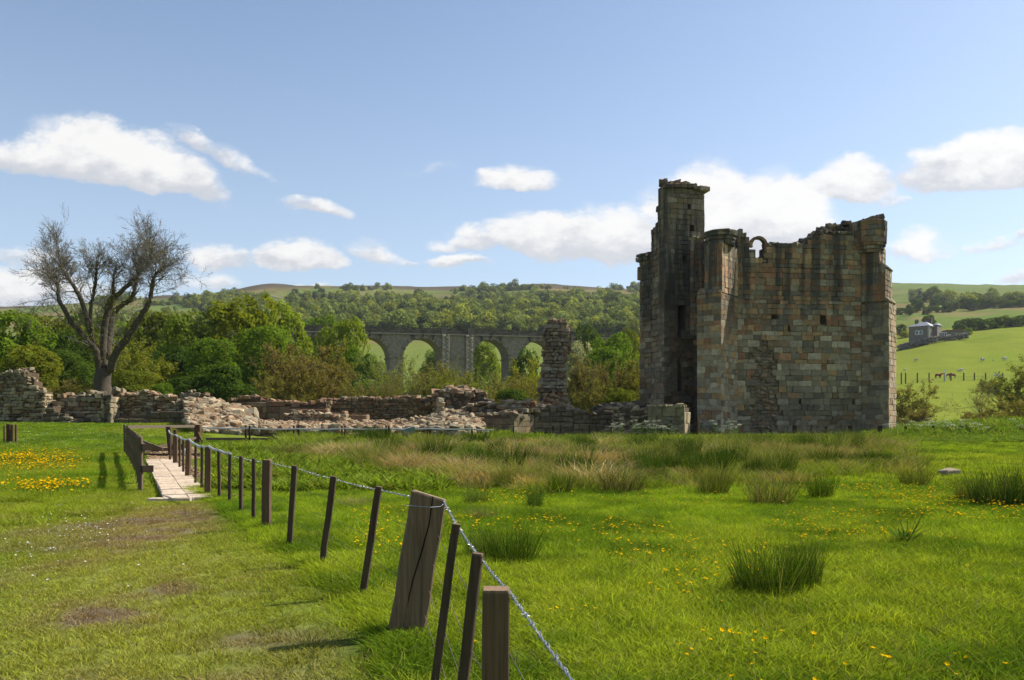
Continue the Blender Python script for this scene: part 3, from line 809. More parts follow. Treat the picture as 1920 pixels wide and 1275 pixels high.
    for ff in (fe2, fs2): masonry(S, ff, z1, z2, (.31, .46), (.4, .85), .24, (0, .02), (), (lambda s, z: up()) if ff is fe2 else (lambda s, z: palette([(.40, .33, .25), (.42, .29, .20), (.34, .30, .24)], [2, 2, 1], g)()), .008, .014, .007)  # sunlight put into the colour: side face gets paler tan stones
    core(cm, fe2, z1, z2, 2.2, (), .8, .1, ends=.02); core(cm, fs2, z1, z2, 1.0, (), .8, .1, ends=.02)
    # weathered offset between the stages
    for k in range(3):
        s = .3 + k * .56; S.add(fe.pt(s, z1 + .14, -.20), fe.t, (fe.n + Vector((0, 0, .9))).normalized(), (Vector((0, 0, 1)) - fe.n * .9).normalized(), (.27, .10, .30), .03, .02, drk())
    # corbelled round on the left buttress
    cc = adv(adv(A, aL, 1.55), aL - math.pi / 2, .62)
    def roundel(cx, cy, r0, zlo, zhi, nf, colf, hrange=(.3, .42), a0=0, jit=.01, r1=None):
        r1 = r1 or r0; z = zlo
        while z < zhi:
            h = g.uniform(*hrange); k = (z - zlo) / max(.01, zhi - zlo); r = r0 + (r1 - r0) * min(1, k + .1)
            o = g.random() * .6
            for i in range(nf):
                a = a0 + o + 2 * math.pi * i / nf; n = Vector((math.cos(a), math.sin(a), 0)); t = Vector((-n.y, n.x, 0))
                S.add((cx + n.x * (r - .14), cy + n.y * (r - .14), z + h / 2), t, n, (0, 0, 1), (r * math.tan(math.pi / nf) * .99 - .006, .15, h / 2 - .008), .02, jit, colf())
            z += h
    def disc(cx, cy, r, z0, z1, col=(.10, .095, .08)):
        n = 14; V = [(cx + r * math.cos(6.283 * i / n), cy + r * math.sin(6.283 * i / n), zz) for zz in (z0, z1) for i in range(n)]
        cm.add(V, [(i, (i + 1) % n, n + (i + 1) % n, n + i) for i in range(n)] + [tuple(range(n, 2 * n)), tuple(range(n))[::-1]], col)
    roundel(cc[0], cc[1], .98, z2 - .1, z2 + .42, 12, drk, (.22, .28), r1=1.08); roundel(cc[0], cc[1], 1.13, z2 + .42, z2 + .62, 12, drk, (.18, .2))
    disc(cc[0], cc[1], .98, z2 - .2, z2 + .62)
    for k in range(34):
        a = g.random() * 6.28; r = .85 * math.sqrt(g.random()); S.rock((cc[0] + r * math.cos(a), cc[1] + r * math.sin(a), z2 + .70 + .12 * (1 - r)), g.uniform(.14, .3), .2, .42, drk() * (1.3 if k % 3 else 1), .12)
    # stepped wall head just right of the roundel
    for (pa, pb, py) in ((1383, 1393, 433), (1383, 1400, 441)):
        sa, sb = max(.1, f.s_of(pa)), f.s_of(pb); S.add(f.pt((sa + sb) / 2, Z(py, 57) + .0, -.3), f.t, f.n, (0, 0, 1), ((sb - sa) / 2, .35, .17), .03, .02, mid())
    # right diagonal buttress in three stages with a corbelled round on top
    zA = Z(563, 57); zB = Z(499, 57); zC = Z(458, 57)
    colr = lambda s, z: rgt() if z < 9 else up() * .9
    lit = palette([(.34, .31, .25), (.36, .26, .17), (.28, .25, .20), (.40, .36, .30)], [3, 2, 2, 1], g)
    for (z0_, z1_, Lb, wb) in ((-.15, zA, 1.85, 2.2), (zA, zB, 1.62, 1.9), (zB, zC, 1.2, 1.7)):
        Fp = adv(B, aR, Lb); G = adv(Fp, aR + math.pi / 2, wb)
        fa = Face(B, Fp); fg = Face(Fp, G)
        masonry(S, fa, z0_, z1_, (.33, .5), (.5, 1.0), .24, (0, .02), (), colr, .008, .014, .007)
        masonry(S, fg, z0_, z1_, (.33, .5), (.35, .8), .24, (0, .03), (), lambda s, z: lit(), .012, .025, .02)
        fh = Face(G, adv(G, aR + math.pi, Lb))
        core(cm, fa, z0_ - .3, z1_ - .01, 1.9, (), 1.2, .1, ends=.02); core(cm, fg, z0_ - .3, z1_ - .01, 1.1, (), 1.2, .1, ends=.02)
        if z1_ < 13:
            L2 = {zA: 1.62, zB: 1.2}[z1_]
            for k in range(3):
                S.add(fg.pt(.35 + k * .62, z1_ + .12, -.16), fg.t, (fg.n + Vector((0, 0, .9))).normalized(), (Vector((0, 0, 1)) - fg.n * .9).normalized(), (.31, .1, .28), .03, .02, lit())
    cr = adv(adv(B, aR, .55), aR + math.pi / 2, .80); cr = (cr[0] - .28, cr[1])
    roundel(cr[0], cr[1], .9, zC - .45, zC + .25, 10, up, (.22, .28), r1=1.16)
    roundel(cr[0], cr[1], 1.20, zC + .25, Z(417, 57) - .0, 12, lambda s=0, z=0: up() * .85, (.34, .46)); disc(cr[0], cr[1], 1.02, zC - .2, Z(417, 57) - .12)
    for k in range(40):
        a = g.random() * 6.28; r = 1.0 * math.sqrt(g.random()); S.rock((cr[0] + r * math.cos(a), cr[1] + r * math.sin(a), Z(417, 57) + g.uniform(-.05, .12)), g.uniform(.12, .26), .2, .45, drk(), .15)
    # stair turret block
    T0 = (X(1245, 60.5), 60.5); T1 = (X(1321, 61.3), 61.3); fT = Face(T0, T1)
    topT = fT.prof([(1243, 346), (1252, 345), (1285, 345), (1300, 350), (1324, 351)])
    hT = [fT.hole(1266, 1288, 568, 633, .25), fT.hole(1258, 1280, 672, 737, .9), fT.hole(1280, 1286, 478, 491), fT.hole(1290, 1296, 380, 391), fT.hole(1291, 1303, 401, 406), fT.hole(1294, 1304, 421, 438)]
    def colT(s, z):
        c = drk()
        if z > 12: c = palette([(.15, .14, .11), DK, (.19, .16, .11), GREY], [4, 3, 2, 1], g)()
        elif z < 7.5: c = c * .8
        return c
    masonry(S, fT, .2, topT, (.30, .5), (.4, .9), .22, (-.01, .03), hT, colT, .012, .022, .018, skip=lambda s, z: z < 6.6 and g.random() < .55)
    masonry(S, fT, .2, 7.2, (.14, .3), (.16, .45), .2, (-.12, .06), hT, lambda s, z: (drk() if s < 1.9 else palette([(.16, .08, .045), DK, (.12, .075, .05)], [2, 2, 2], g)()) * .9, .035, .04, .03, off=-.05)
    core(cm, fT, -.4, lambda v: topT(v) - .1, .9, hT, .5, .16)
    # turret back and sides
    nb = -fT.n; tb0 = T0[0] + 1.0, T0[1] + 3.3; tb1 = T1[0] + nb.x * 3.4, T1[1] + nb.y * 3.4
    fback = Face(tb0, tb1); sback = [fback.hole(1277, 1289, 470, 497)]
    core(cm, fback, -.4, 17.0, .7, sback, 1.0, -.35)
    fr = Face(T1, tb1); core(cm, fr, -.4, 17.1, .8, (), 1.2, .06); masonry(S, fr, 10, 17.6, (.34, .5), (.45, .9), .16, (0, .02), (), colT, .01, .014, .007)
    # cornice and cap rubble
    s = -.05
    while s < fT.L + .05:
        wd = g.uniform(.4, .7); S.add(fT.pt(s + wd / 2, topT(s) - .12, .02), fT.t, fT.n, (0, 0, 1), (wd / 2 - .01, .22, .16), .04, .02, drk()); s += wd
    S.add(fT.pt(fT.L - .12, Z(353, 61), -.2), fT.t, fT.n, (0, 0, 1), (.42, .55, .2), .05, .02, colT(0, 14))
    for k in range(46):
        s = g.uniform(0, fT.L - .4); S.rock(fT.pt(s, topT(s) + g.uniform(.02, .16), g.uniform(-.9, -.1)), g.uniform(.12, .28), .2, .5, drk(), .2)
    for px, py, sz in ((1247, 340, .3), (1250, 338, .22), (1263, 342, .28), (1274, 340, .26), (1284, 342, .25), (1299, 345, .24), (1305, 345, .2)):
        s = fT.s_of(px); S.rock(fT.pt(s, Z(py, 60.8), -.35), sz, .2, .6, drk(), .15)
    # angled left facet of the turret, stepping down
    W0 = (X(1221, 62.6), 62.6); fF = Face(W0, T0)
    topF = fF.prof([(1220, 424), (1229, 424), (1230, 400), (1233, 399), (1234, 378), (1236, 377), (1237, 362), (1246, 361)])
    masonry(S, fF, -.1, topF, (.34, .5), (.4, .9), .22, (-.02, .04), (), lambda s, z: palette([GREY, (.2, .17, .14), (.24, .17, .13), DK, (.29, .27, .23)], [3, 3, 2, 2, 1.5], g)() * (1.0 if z < 9 else .8), .016, .025, .02)
    core(cm, fF, -.4, lambda v: topF(v) - .08, 1.0, (), .4, .14)
    # outer left wing with corbelled head
    V0 = (X(1199, 63.4), 63.4); fW = Face(V0, W0)
    topW = fW.prof([(1197, 484), (1203, 480), (1208, 478), (1213, 472), (1222, 466)])
    masonry(S, fW, -.1, topW, (.34, .5), (.35, .8), .22, (-.02, .03), (), lambda s, z: drk() * 1.15, .014, .022, .018)
    core(cm, fW, -.4, lambda v: topW(v) - .05, 2.2, (), .5, .12)
    for k in range(3): S.add(fW.pt(-.02 + k * .33, Z(487, 63.3), .05), fW.t, fW.n, (0, 0, 1), (.17, .25, .16), .04, .02, drk())
    for k in range(3): S.add(fW.pt(.04 + k * .34, Z(480, 63.3), .06), fW.t, fW.n, (0, 0, 1), (.18, .28, .13), .04, .02, drk())
    S.add(fW.pt(-.12, Z(512, 63.4), -.2), fW.t, fW.n, (0, 0, 1), (.12, .2, .5), .04, .03, drk())
    # short return wall hanging between turret and buttress
    fR = F2(1294, 59.2, 1326, 58.6)
    topR = fR.prof([(1292, 452), (1303, 449), (1306, 444), (1312, 452), (1328, 448)])
    botR = fR.prof([(1292, 626), (1300, 622), (1303, 640), (1310, 650), (1318, 700), (1328, 760)])
    masonry(S, fR, botR, topR, (.32, .46), (.4, .75), .22, (-.01, .03), (), lambda s, z: palette([BRN, OCH, GREY, RED, DK], [3, 2, 2, 2, 1.4], g)() * .9, .012, .022, .018)
    core(cm, fR, botR, lambda v: topR(v) - .05, 1.5, (), .35, .14)
    for (px, py) in ((1296, 447), (1303, 444), (1310, 448), (1316, 446)): S.rock(fR.pt(fR.s_of(px), Z(py, 59), -.2), .2, .2, .5, (.26, .25, .13), .2)
    # dark recess to the right of the arched door
    # remaining walls of the roofless body (left, right, back) plus unseen slabs added inside to keep the openings dark
    nbk = -f.n; nR = f.t
    Lb0 = f.pt(-.6, 0, -11.5); Rb0 = f.pt(f.L + .4, 0, -11.5)
    fl = Face((Lb0.x, Lb0.y), (f.pt(-.6, 0, -4.6).x, f.pt(-.6, 0, -4.6).y)); core(cm, fl, -.6, 10.5, 1.4, (), 2.0, .1)
    G0 = adv(adv(B, aR, .3), aR + math.pi / 2, .9)
    fr2 = Face(G0, (Rb0.x, Rb0.y)); core(cm, fr2, -.6, 12.2, 1.4, (), 2.0, .12)
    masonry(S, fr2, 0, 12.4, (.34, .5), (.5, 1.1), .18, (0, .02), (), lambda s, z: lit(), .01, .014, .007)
    fk = Face((Rb0.x, Rb0.y), (Lb0.x, Lb0.y)); core(cm, fk, -.6, 9.0, 1.4, (), 2.0, .1)
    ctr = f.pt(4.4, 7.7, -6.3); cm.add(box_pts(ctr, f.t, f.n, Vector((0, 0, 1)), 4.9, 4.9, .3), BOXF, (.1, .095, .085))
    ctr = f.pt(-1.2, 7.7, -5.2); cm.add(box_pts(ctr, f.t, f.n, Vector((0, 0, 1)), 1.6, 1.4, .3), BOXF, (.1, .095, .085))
    dk = f.pt(-1.2, 3.0, -7.2); cm.add(box_pts(dk, f.t, f.n, Vector((0, 0, 1)), 3.2, .3, 5.0), BOXF, (.06, .055, .05))  # added dark slab, blackens the view through the doorways
    o = cm.build('wall_core', M_STONE, root); o['kind'] = 'stuff'
    # free-standing window arch on the wall head
    am = Stones(8); px0, px1, pyc = 1412.5, 1439.5, 458; sc = (f.s_of(px0) + f.s_of(px1)) / 2; rad = (f.s_of(px1) - f.s_of(px0)) / 2; zc = Z(pyc, 57.2)
    n = 9
    for i in range(n):
        an = math.pi * (i + .5) / n; e = f.t * math.cos(an) + Vector((0, 0, math.sin(an))); tt = f.t * -math.sin(an) + Vector((0, 0, math.cos(an)))
        am.add(f.pt(sc, zc, -.45) + e * (rad + .02), tt, f.n, e, (rad * math.pi / n / 2 + .04, .22, .095), .02, .006, palette([(.17, .14, .10), (.20, .15, .11)], [1, 1], g)())
    z = Z(489, 57.2)
    while z < zc: am.add(f.pt(f.s_of(1440.0), z + .17, -.45), f.t, f.n, (0, 0, 1), (.15, .26, .165), .02, .008, (.18, .13, .095)); z += .34
    for q in am.items:
        obj('arch_stone', mesh_list('arch_stone', q[1] - np.array(root.location), CT_F, np.tile(q[2], (24, 1)).astype(np.float32)), M_STONE, root)
    print('tower', S.finish(root, M_STONE, 'stone', 300, 9))
    return f
TF = build_tower()
# ---------------------------------------------------------------- low ruins
C_ROSE = (.34, .25, .19); C_PALE = (.44, .39, .315); C_GREY = (.33, .31, .27); C_DARK = (.16, .14, .12); C_BRN = (.26, .19, .14); C_ORG = (.38, .22, .13)
def ruin(name, loc, label, cat='ruined wall', group=None):
    return empty(name, loc, label, cat, group or 'ruined walls around the courtyard')

def rubble_wall(seed, pxY, top, base, label, cols, wts, thick=1.1, ch=(.16, .32), lw=(.22, .62), jit=.03, proud=(-.06, .06), capn=5.0, capsz=(.10, .26), most=170, minpx=10,
                name='ruined_wall', holes=(), ends=(False, False), endcol=None, gap=.02, cham=.04, drop=.0, toprough=.10, mat=None, capfront=.05, rim=None):
    """pxY: [(px, Y), ...] polyline of the visible face; top/base: lists of (px, py)"""
    S = Stones(seed); g = S.g; pal = palette(cols, wts, g)
    pts = [(X(px, Y), Y) for px, Y in pxY]; mx = sum(p[0] for p in pts) / len(pts); my = sum(p[1] for p in pts) / len(pts)
    root = ruin(name, (mx, my + thick / 2, h1(mx, my + thick / 2)), label)
    cm = MB(); pcol = endcol or pal
    def bz(f):
        return lambda v: float(H(np.array([f.pt(v, 0).x]), np.array([f.pt(v, 0).y]))[0]) - .12
    faces = []
    for (a, b) in zip(pts[:-1], pts[1:]): faces.append(Face(a, b))
    for i, f in enumerate(faces):
        tp0 = f.prof(top); ph = g.random() * 9
        tp = lambda v, tp0=tp0, ph=ph: tp0(v) + toprough * (math.sin(v * 2.7 + ph) * .5 + math.sin(v * 7.1 + ph * 2) * .5)
        zb = bz(f)
        masonry(S, f, zb, tp, ch, lw, .3, proud, holes, lambda s, z: pal(), jit, cham, gap, drop=drop)
        core(cm, f, lambda v: zb(v) - .2, lambda v: tp(v) - .06, thick, holes, .45, .14, col=(.13, .105, .085), ends=.05)
        n = int(f.L * capn * thick)
        for k in range(n):
            s = g.random() * f.L; o = -g.random() * thick + capfront
            S.rock(f.pt(s, tp(s) + g.uniform(-.05, .07), o), g.uniform(*capsz), .2, .5, np.array(pal()) * 1.05, .25)
    for which, idx in (('l', 0), ('r', -1)):
        if ends[0 if which == 'l' else 1]:
            f = faces[idx]; q = f.pt(0 if which == 'l' else f.L, 0)
            back = (q.x - f.n.x * thick, q.y - f.n.y * thick)
            e = Face(back, (q.x, q.y)) if which == 'l' else Face((q.x, q.y), back)
            tz = f.prof(top)(0 if which == 'l' else f.L)
            masonry(S, e, bz(e), tz, ch, lw, .25, (0, .05), (), lambda s, z: pcol(), jit, cham, gap)
    o = cm.build('wall_core', mat or M_RUIN, root); o['kind'] = 'stuff'
    r = S.finish(root, mat or M_RUIN, 'stone', most, minpx)
    return root, r

# standing stub at the far left
rubble_wall(21, [(-60, 56.5), (42, 56.0), (84, 56.3)], [(-60, 700), (-5, 715), (10, 700), (22, 691), (38, 692), (46, 703), (56, 716), (63, 727), (68, 730), (82, 729), (84, 736)], None,
            'tall broken stub of grey rubble wall beside the low lawn wall', [C_GREY, C_PALE, C_DARK, C_BRN], [4, 2, 1.5, 2], thick=1.6, ends=(False, True), ch=(.13, .3), endcol=palette([C_PALE, C_GREY], [3, 1], np.random.default_rng(3)), toprough=.18)
rubble_wall(22, [(84, 55.8), (132, 55.6), (150, 56.0)], [(84, 757), (96, 762), (98, 772), (118, 775), (122, 782), (150, 783)], None,
            'knee high stepped footing of large grey blocks below the tall stub', [C_GREY, C_DARK, C_PALE], [4, 2, 1], thick=.9, ch=(.28, .4), lw=(.4, .9), ends=(False, True), capn=1, toprough=.03)
rubble_wall(23, [(78, 57.4), (120, 57.2), (206, 56.6)], [(78, 752), (96, 756), (106, 748), (112, 739), (122, 738), (135, 740), (150, 741), (165, 739), (175, 737), (190, 742), (206, 742)], None,
            'low coursed wall with big loose capstones at the foot of the bare tree', [C_GREY, C_PALE, C_DARK, C_BRN], [4, 3, 1.3, 2], thick=1.2, ch=(.2, .36), lw=(.3, .75), capsz=(.16, .34), capn=3.5)
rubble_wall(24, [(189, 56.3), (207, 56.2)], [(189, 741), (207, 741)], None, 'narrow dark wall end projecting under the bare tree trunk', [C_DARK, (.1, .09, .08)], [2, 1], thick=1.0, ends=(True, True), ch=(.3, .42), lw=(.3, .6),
            endcol=palette([C_PALE, C_GREY], [1, 2], np.random.default_rng(4)), capn=2, toprough=.02, name='wall_end')  # sun and shade painted in: dark front stones, paler ends
rubble_wall(25, [(207, 57.2), (355, 58.0)], [(207, 734), (218, 732), (226, 741), (240, 737), (262, 736), (285, 737), (300, 741), (312, 742), (340, 752), (355, 752)], None,
            'long low rubble wall above a dark plinth, between tree and heap', [C_PALE, C_ROSE, C_GREY, C_BRN, C_DARK], [4, 2.5, 3, 2, .8], thick=1.5, ch=(.12, .28), lw=(.22, .62), capsz=(.12, .32), capn=4, jit=.045, proud=(-.12, .08))
rubble_wall(26, [(207, 56.5), (300, 56.9), (356, 57.2)], [(207, 779), (240, 779), (270, 776), (286, 771), (300, 769), (356, 769)], None,
            'smooth dark plinth course along the foot of the long wall', [C_DARK, (.14, .12, .095), (.18, .15, .11)], [2, 2, 1.5], thick=.7, ch=(.42, .55), lw=(.6, 1.2), capn=.8, capsz=(.08, .14), toprough=.02, jit=.01, proud=(0, .02))
rubble_wall(27, [(336, 60.5), (392, 60.5)], [(336, 738), (350, 734), (373, 735), (376, 741), (392, 742)], None, 'short stacked remnant standing behind the long wall', [C_GREY, C_PALE, C_ROSE], [3, 2, 1.5], thick=1.0, ch=(.25, .36), lw=(.3, .6), capn=2)
rubble_wall(28, [(430, 63.2), (500, 63.0), (545, 63.0), (612, 62.8)], [(430, 752), (445, 748), (470, 743), (480, 745), (497, 752), (520, 752), (545, 756), (612, 756)], None,
            'reddish dressed wall with a rubble crest, behind the central heap', [C_ROSE, (.27, .17, .13), C_BRN], [4, 3, 1.5], thick=1.4, ch=(.38, .52), lw=(.7, 1.5), proud=(0, .03), jit=.012, capsz=(.12, .28), capn=4.5, toprough=.04)
rubble_wall(29, [(598, 64.5), (700, 64.3), (822, 64.0)], [(598, 753), (612, 750), (640, 746), (665, 748), (680, 746), (720, 748), (760, 745), (800, 747), (822, 740)], None,
            'long dark red rubble wall at the back of the courtyard', [(.24, .155, .115), C_BRN, C_ROSE, C_DARK, C_GREY], [4, 3, 2, 2, 1], thick=1.5, ch=(.15, .32), lw=(.2, .55), capsz=(.12, .28), capn=5, jit=.03)
rubble_wall(30, [(543, 61.8), (613, 61.8)], [(543, 763), (605, 762), (613, 764)], None, 'low rosy ledge of dressed blocks in front of the red walls', [C_ROSE, (.30, .19, .14)], [1, 1], thick=.9, ch=(.4, .5), lw=(1.0, 1.6), capn=.6, jit=.01, capsz=(.06, .12), proud=(0, .02), ends=(False, True), toprough=.02)
rubble_wall(31, [(620, 60.8), (646, 60.7)], [(620, 769), (646, 769)], None, 'single square rosy block wall left of the two steps', [C_ROSE, (.31, .2, .15)], [1, 1], thick=.9, ch=(.5, .6), lw=(1.0, 1.4), capn=.3, jit=.01, ends=(True, True), toprough=0)
rubble_wall(32, [(644, 60.4), (688, 60.3)], [(644, 774), (666, 775), (666, 774), (688, 775)], None, 'pair of low rosy steps beside the square block', [C_ROSE, (.31, .2, .15)], [1, 1], thick=.9, ch=(.4, .5), lw=(.8, 1.0), capn=.3, jit=.01, ends=(True, True), toprough=0)
rubble_wall(33, [(530, 58.5), (590, 58.0), (648, 57.8)], [(530, 777), (540, 774), (580, 775), (610, 776), (635, 782), (648, 787)], None, 'pale rubble footing crossing the courtyard', [C_PALE, C_ROSE, C_GREY], [3, 2, 1], thick=1.3, ch=(.14, .28), lw=(.22, .6), capn=6, capsz=(.12, .26))
rubble_wall(34, [(750, 56.8), (802, 56.4)], [(750, 788), (770, 785), (802, 786)], None, 'short pale block footing near the little stone stack', [C_PALE, C_GREY, C_ROSE], [3, 1, 1], thick=1.0, ch=(.3, .4), lw=(.4, 1.1), capn=4, capsz=(.1, .2), ends=(True, True))
# front edge wall of the platform
rubble_wall(35, [(398, 50.5), (470, 48.8), (560, 48.0), (640, 47.6), (730, 48.2), (800, 48.0)], [(398, 802), (430, 800), (480, 803), (560, 806), (600, 803), (650, 806), (700, 803), (735, 806), (770, 803), (800, 806)], None,
            'pale sunlit rubble wall running behind the post and rail fence', [C_PALE, C_ROSE, C_GREY, C_BRN], [4, 2, 2.5, 1.3], thick=1.5, ch=(.16, .36), lw=(.25, .75), capn=6, capsz=(.14, .36), jit=.05, proud=(-.2, .1), most=220)
# rounded base with dark shadowed side
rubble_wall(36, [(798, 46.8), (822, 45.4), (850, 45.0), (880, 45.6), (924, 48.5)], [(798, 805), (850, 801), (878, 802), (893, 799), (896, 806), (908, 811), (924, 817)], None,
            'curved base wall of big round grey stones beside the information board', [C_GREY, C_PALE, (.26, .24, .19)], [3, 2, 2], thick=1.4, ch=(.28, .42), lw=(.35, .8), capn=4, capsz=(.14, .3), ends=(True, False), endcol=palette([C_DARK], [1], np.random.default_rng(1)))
# central mound
rubble_wall(37, [(812, 60.4), (850, 59.4), (900, 59.2), (928, 60.2)], [(812, 742), (820, 732), (826, 728), (834, 731), (845, 732), (858, 735), (866, 737), (874, 733), (884, 731), (890, 735), (900, 736), (912, 742), (918, 750), (928, 757)], None,
            'broad dark mound of collapsed masonry left of the stone pillar', [C_BRN, C_DARK, C_ROSE, C_GREY, C_PALE], [3, 1.6, 2.4, 2, 1.4], thick=3.2, ch=(.18, .36), lw=(.25, .7), jit=.06, proud=(-.25, .15), capn=5, capsz=(.16, .42), toprough=.22, most=220, cham=.06)
rubble_wall(38, [(868, 57.0), (905, 56.2), (964, 55.4)], [(868, 764), (880, 757), (890, 760), (905, 757), (918, 762), (932, 760), (944, 764), (964, 768)], None,
            'stepped broken wall descending from the mound to the corner', [C_GREY, C_BRN, C_PALE, C_DARK], [3, 2, 2, 1.5], thick=1.6, ch=(.26, .4), lw=(.35, .8), jit=.04, proud=(-.1, .1), capn=4, capsz=(.16, .34), toprough=.16)
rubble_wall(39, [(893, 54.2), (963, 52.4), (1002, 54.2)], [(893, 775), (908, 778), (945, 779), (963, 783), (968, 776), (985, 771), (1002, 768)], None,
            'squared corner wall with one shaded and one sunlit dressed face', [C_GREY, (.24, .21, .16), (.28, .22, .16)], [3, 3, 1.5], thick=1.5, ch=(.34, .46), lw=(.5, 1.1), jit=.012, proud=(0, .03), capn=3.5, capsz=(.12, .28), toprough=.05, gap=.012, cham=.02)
rubble_wall(40, [(942, 56.6), (990, 55.8), (1022, 56.0)], [(942, 757), (955, 755), (968, 758), (985, 751), (1000, 753), (1012, 757), (1022, 764)], None,
            'pinkish rubble crest between the corner wall and the stone pillar', [C_ROSE, C_PALE, C_ORG, C_GREY], [3, 3, 1, 1.5], thick=1.8, ch=(.14, .28), lw=(.2, .5), jit=.05, proud=(-.15, .1), capn=6, capsz=(.12, .3), toprough=.14)
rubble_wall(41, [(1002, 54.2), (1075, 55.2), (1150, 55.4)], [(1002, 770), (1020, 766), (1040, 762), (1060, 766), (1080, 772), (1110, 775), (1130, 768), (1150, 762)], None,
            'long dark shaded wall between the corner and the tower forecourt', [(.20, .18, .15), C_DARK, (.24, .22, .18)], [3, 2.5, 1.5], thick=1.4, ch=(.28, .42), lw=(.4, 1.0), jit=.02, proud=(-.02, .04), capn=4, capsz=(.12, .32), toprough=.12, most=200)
rubble_wall(42, [(1112, 57.8), (1160, 57.6), (1215, 57.2)], [(1112, 770), (1125, 762), (1140, 758), (1180, 757), (1215, 760)], None, 'dark rubble ridge under the left edge of the tower', [C_DARK, (.2, .17, .14)], [3, 1], thick=1.8, capn=5, capsz=(.14, .32))
rubble_wall(43, [(1150, 53.4), (1218, 53.0)], [(1150, 765), (1165, 763), (1190, 764), (1205, 768), (1218, 768)], None, 'broken forecourt wall with a pale torn rubble face', [C_PALE, C_GREY, C_DARK, (.4, .33, .27)], [2.4, 2, 2.2, 1.5], thick=1.5, ch=(.16, .34), lw=(.22, .65), jit=.05, proud=(-.3, .08), capn=6, capsz=(.12, .3), toprough=.08)
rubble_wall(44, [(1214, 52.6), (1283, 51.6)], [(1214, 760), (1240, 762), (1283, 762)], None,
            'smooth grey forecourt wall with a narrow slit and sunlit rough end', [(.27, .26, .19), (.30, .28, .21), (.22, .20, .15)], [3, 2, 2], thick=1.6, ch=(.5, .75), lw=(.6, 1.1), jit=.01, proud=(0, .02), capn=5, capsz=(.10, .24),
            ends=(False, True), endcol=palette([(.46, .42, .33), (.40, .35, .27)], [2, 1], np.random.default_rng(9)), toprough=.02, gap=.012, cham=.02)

# little free-standing stack of stones
def stack():
    S = Stones(77); root = ruin('stone_stack', (X(826, 55), 55, 1.0), 'little leaning stack of four stones on the rubble', 'stone stack')
    z = Z(789, 55)
    for i, (w_, h_) in enumerate(((.34, .2), (.30, .16), (.24, .15), (.26, .18), (.2, .16))):
        S.add((X(826 - (i == 4), 55), 55, z + h_), (1, .1 * i, 0), (-.1 * i, 1, 0), (0, 0, 1), (w_, .25, h_), .07, .03, palette([C_GREY, C_PALE], [1, 1], S.g)()); z += 2 * h_ * .92
    S.finish(root, M_RUIN, 'stone', 10, 1)
    S = Stones(78); root = ruin('round_boulder', (X(813, 54.5), 54.5, .9), 'rounded boulder set on edge left of the little stack', 'boulder')
    S.add((X(813, 54.5), 54.5, Z(785, 54.5)), (.9, .2, .2), (-.2, .9, 0), (-.1, 0, .95), (.36, .3, .33), .16, .03, C_GREY); S.finish(root, M_RUIN, 'stone', 5, 1)
stack()

# loose rubble heaps: sloping ground strewn with stones
def heap(name, seed, label, pxr, Yr, n, zf, cols, wts, size=(.10, .34), most=120, flat=.5, tone=1.0):
    S = Stones(seed); g = S.g; pal = palette(cols, wts, g)
    mx = X((pxr[0] + pxr[1]) / 2, (Yr[0] + Yr[1]) / 2); my = (Yr[0] + Yr[1]) / 2
    root = ruin(name, (mx, my, h1(mx, my)), label, 'rubble heap', 'heaps of fallen stone'); k = 0
    nx, ny = 44, 16; V = []; F = []
    for j in range(ny):
        for i in range(nx):
            px = pxr[0] + (pxr[1] - pxr[0]) * i / (nx - 1); Y = Yr[0] + (Yr[1] - Yr[0]) * j / (ny - 1); zz = zf(px, Y)
            e = min(i, nx - 1 - i, 3) / 3 * min(j, 2) / 2
            V.append((X(px, Y), Y, (zz - .05) * e + (h1(X(px, Y), Y) - .15) * (1 - e)))
    F = [(j * nx + i, j * nx + i + 1, (j + 1) * nx + i + 1, (j + 1) * nx + i) for j in range(ny - 1) for i in range(nx - 1)]
    V = np.array(V); c = np.tile(np.array([.30, .22, .155]) * tone, (len(V), 1)) * (.8 + .4 * fbm(V[:, 0], V[:, 1], .8, 3))[:, None]
    me = mesh_np('rubble_bed', V - np.array(root.location), F, c, smooth=True); o = obj('rubble_bed', me, M_RUIN, root)
    for k in range(n):
        px = g.uniform(*pxr); Y = g.uniform(*Yr); z = zf(px, Y)
        sz = g.uniform(*size) * (1 if g.random() > .15 else 1.5)
        S.rock((X(px, Y), Y, z + sz * .05), sz * .85, .34, flat * 1.15, pal() * g.uniform(.75, 1.15), .35)
    return S.finish(root, M_RUIN, 'stone', most, 9)
def ramp(pts): 
    """height from a picture line per distance: [(Y, [(px, py)...]), ...]"""
    Ys = [p[0] for p in pts]
    def f(px, Y):
        zs = [Z(np.interp(px, [a for a, b in q], [b for a, b in q]), y) for y, q in pts]
        return float(np.interp(Y, Ys, zs))
    return f
heap('rubble_heap', 51, 'large pale heap of tumbled stone sloping down from the long low wall', (352, 470), (48.5, 60), 620,
     ramp([(48.5, [(352, 800), (400, 812), (470, 812)]), (52, [(352, 782), (400, 790), (470, 803)]), (56, [(352, 764), (400, 768), (440, 780), (470, 788)]), (60, [(352, 752), (400, 750), (440, 762), (470, 772)])]),
     [C_PALE, C_ROSE, C_GREY, C_BRN], [3.5, 2.4, 3, 1.2], (.12, .42), 260)
heap('rubble_heap', 52, 'flat spread of pale rosy rubble filling the courtyard floor', (468, 800), (48.6, 60.5), 1100,
     ramp([(48.6, [(468, 806), (800, 806)]), (52, [(468, 799), (560, 800), (800, 800)]), (60.5, [(468, 788), (520, 789), (800, 789)])]), [C_PALE, C_ROSE, (.40, .30, .24), C_GREY], [3, 3, 3, 1], (.06, .26), 120, .35)
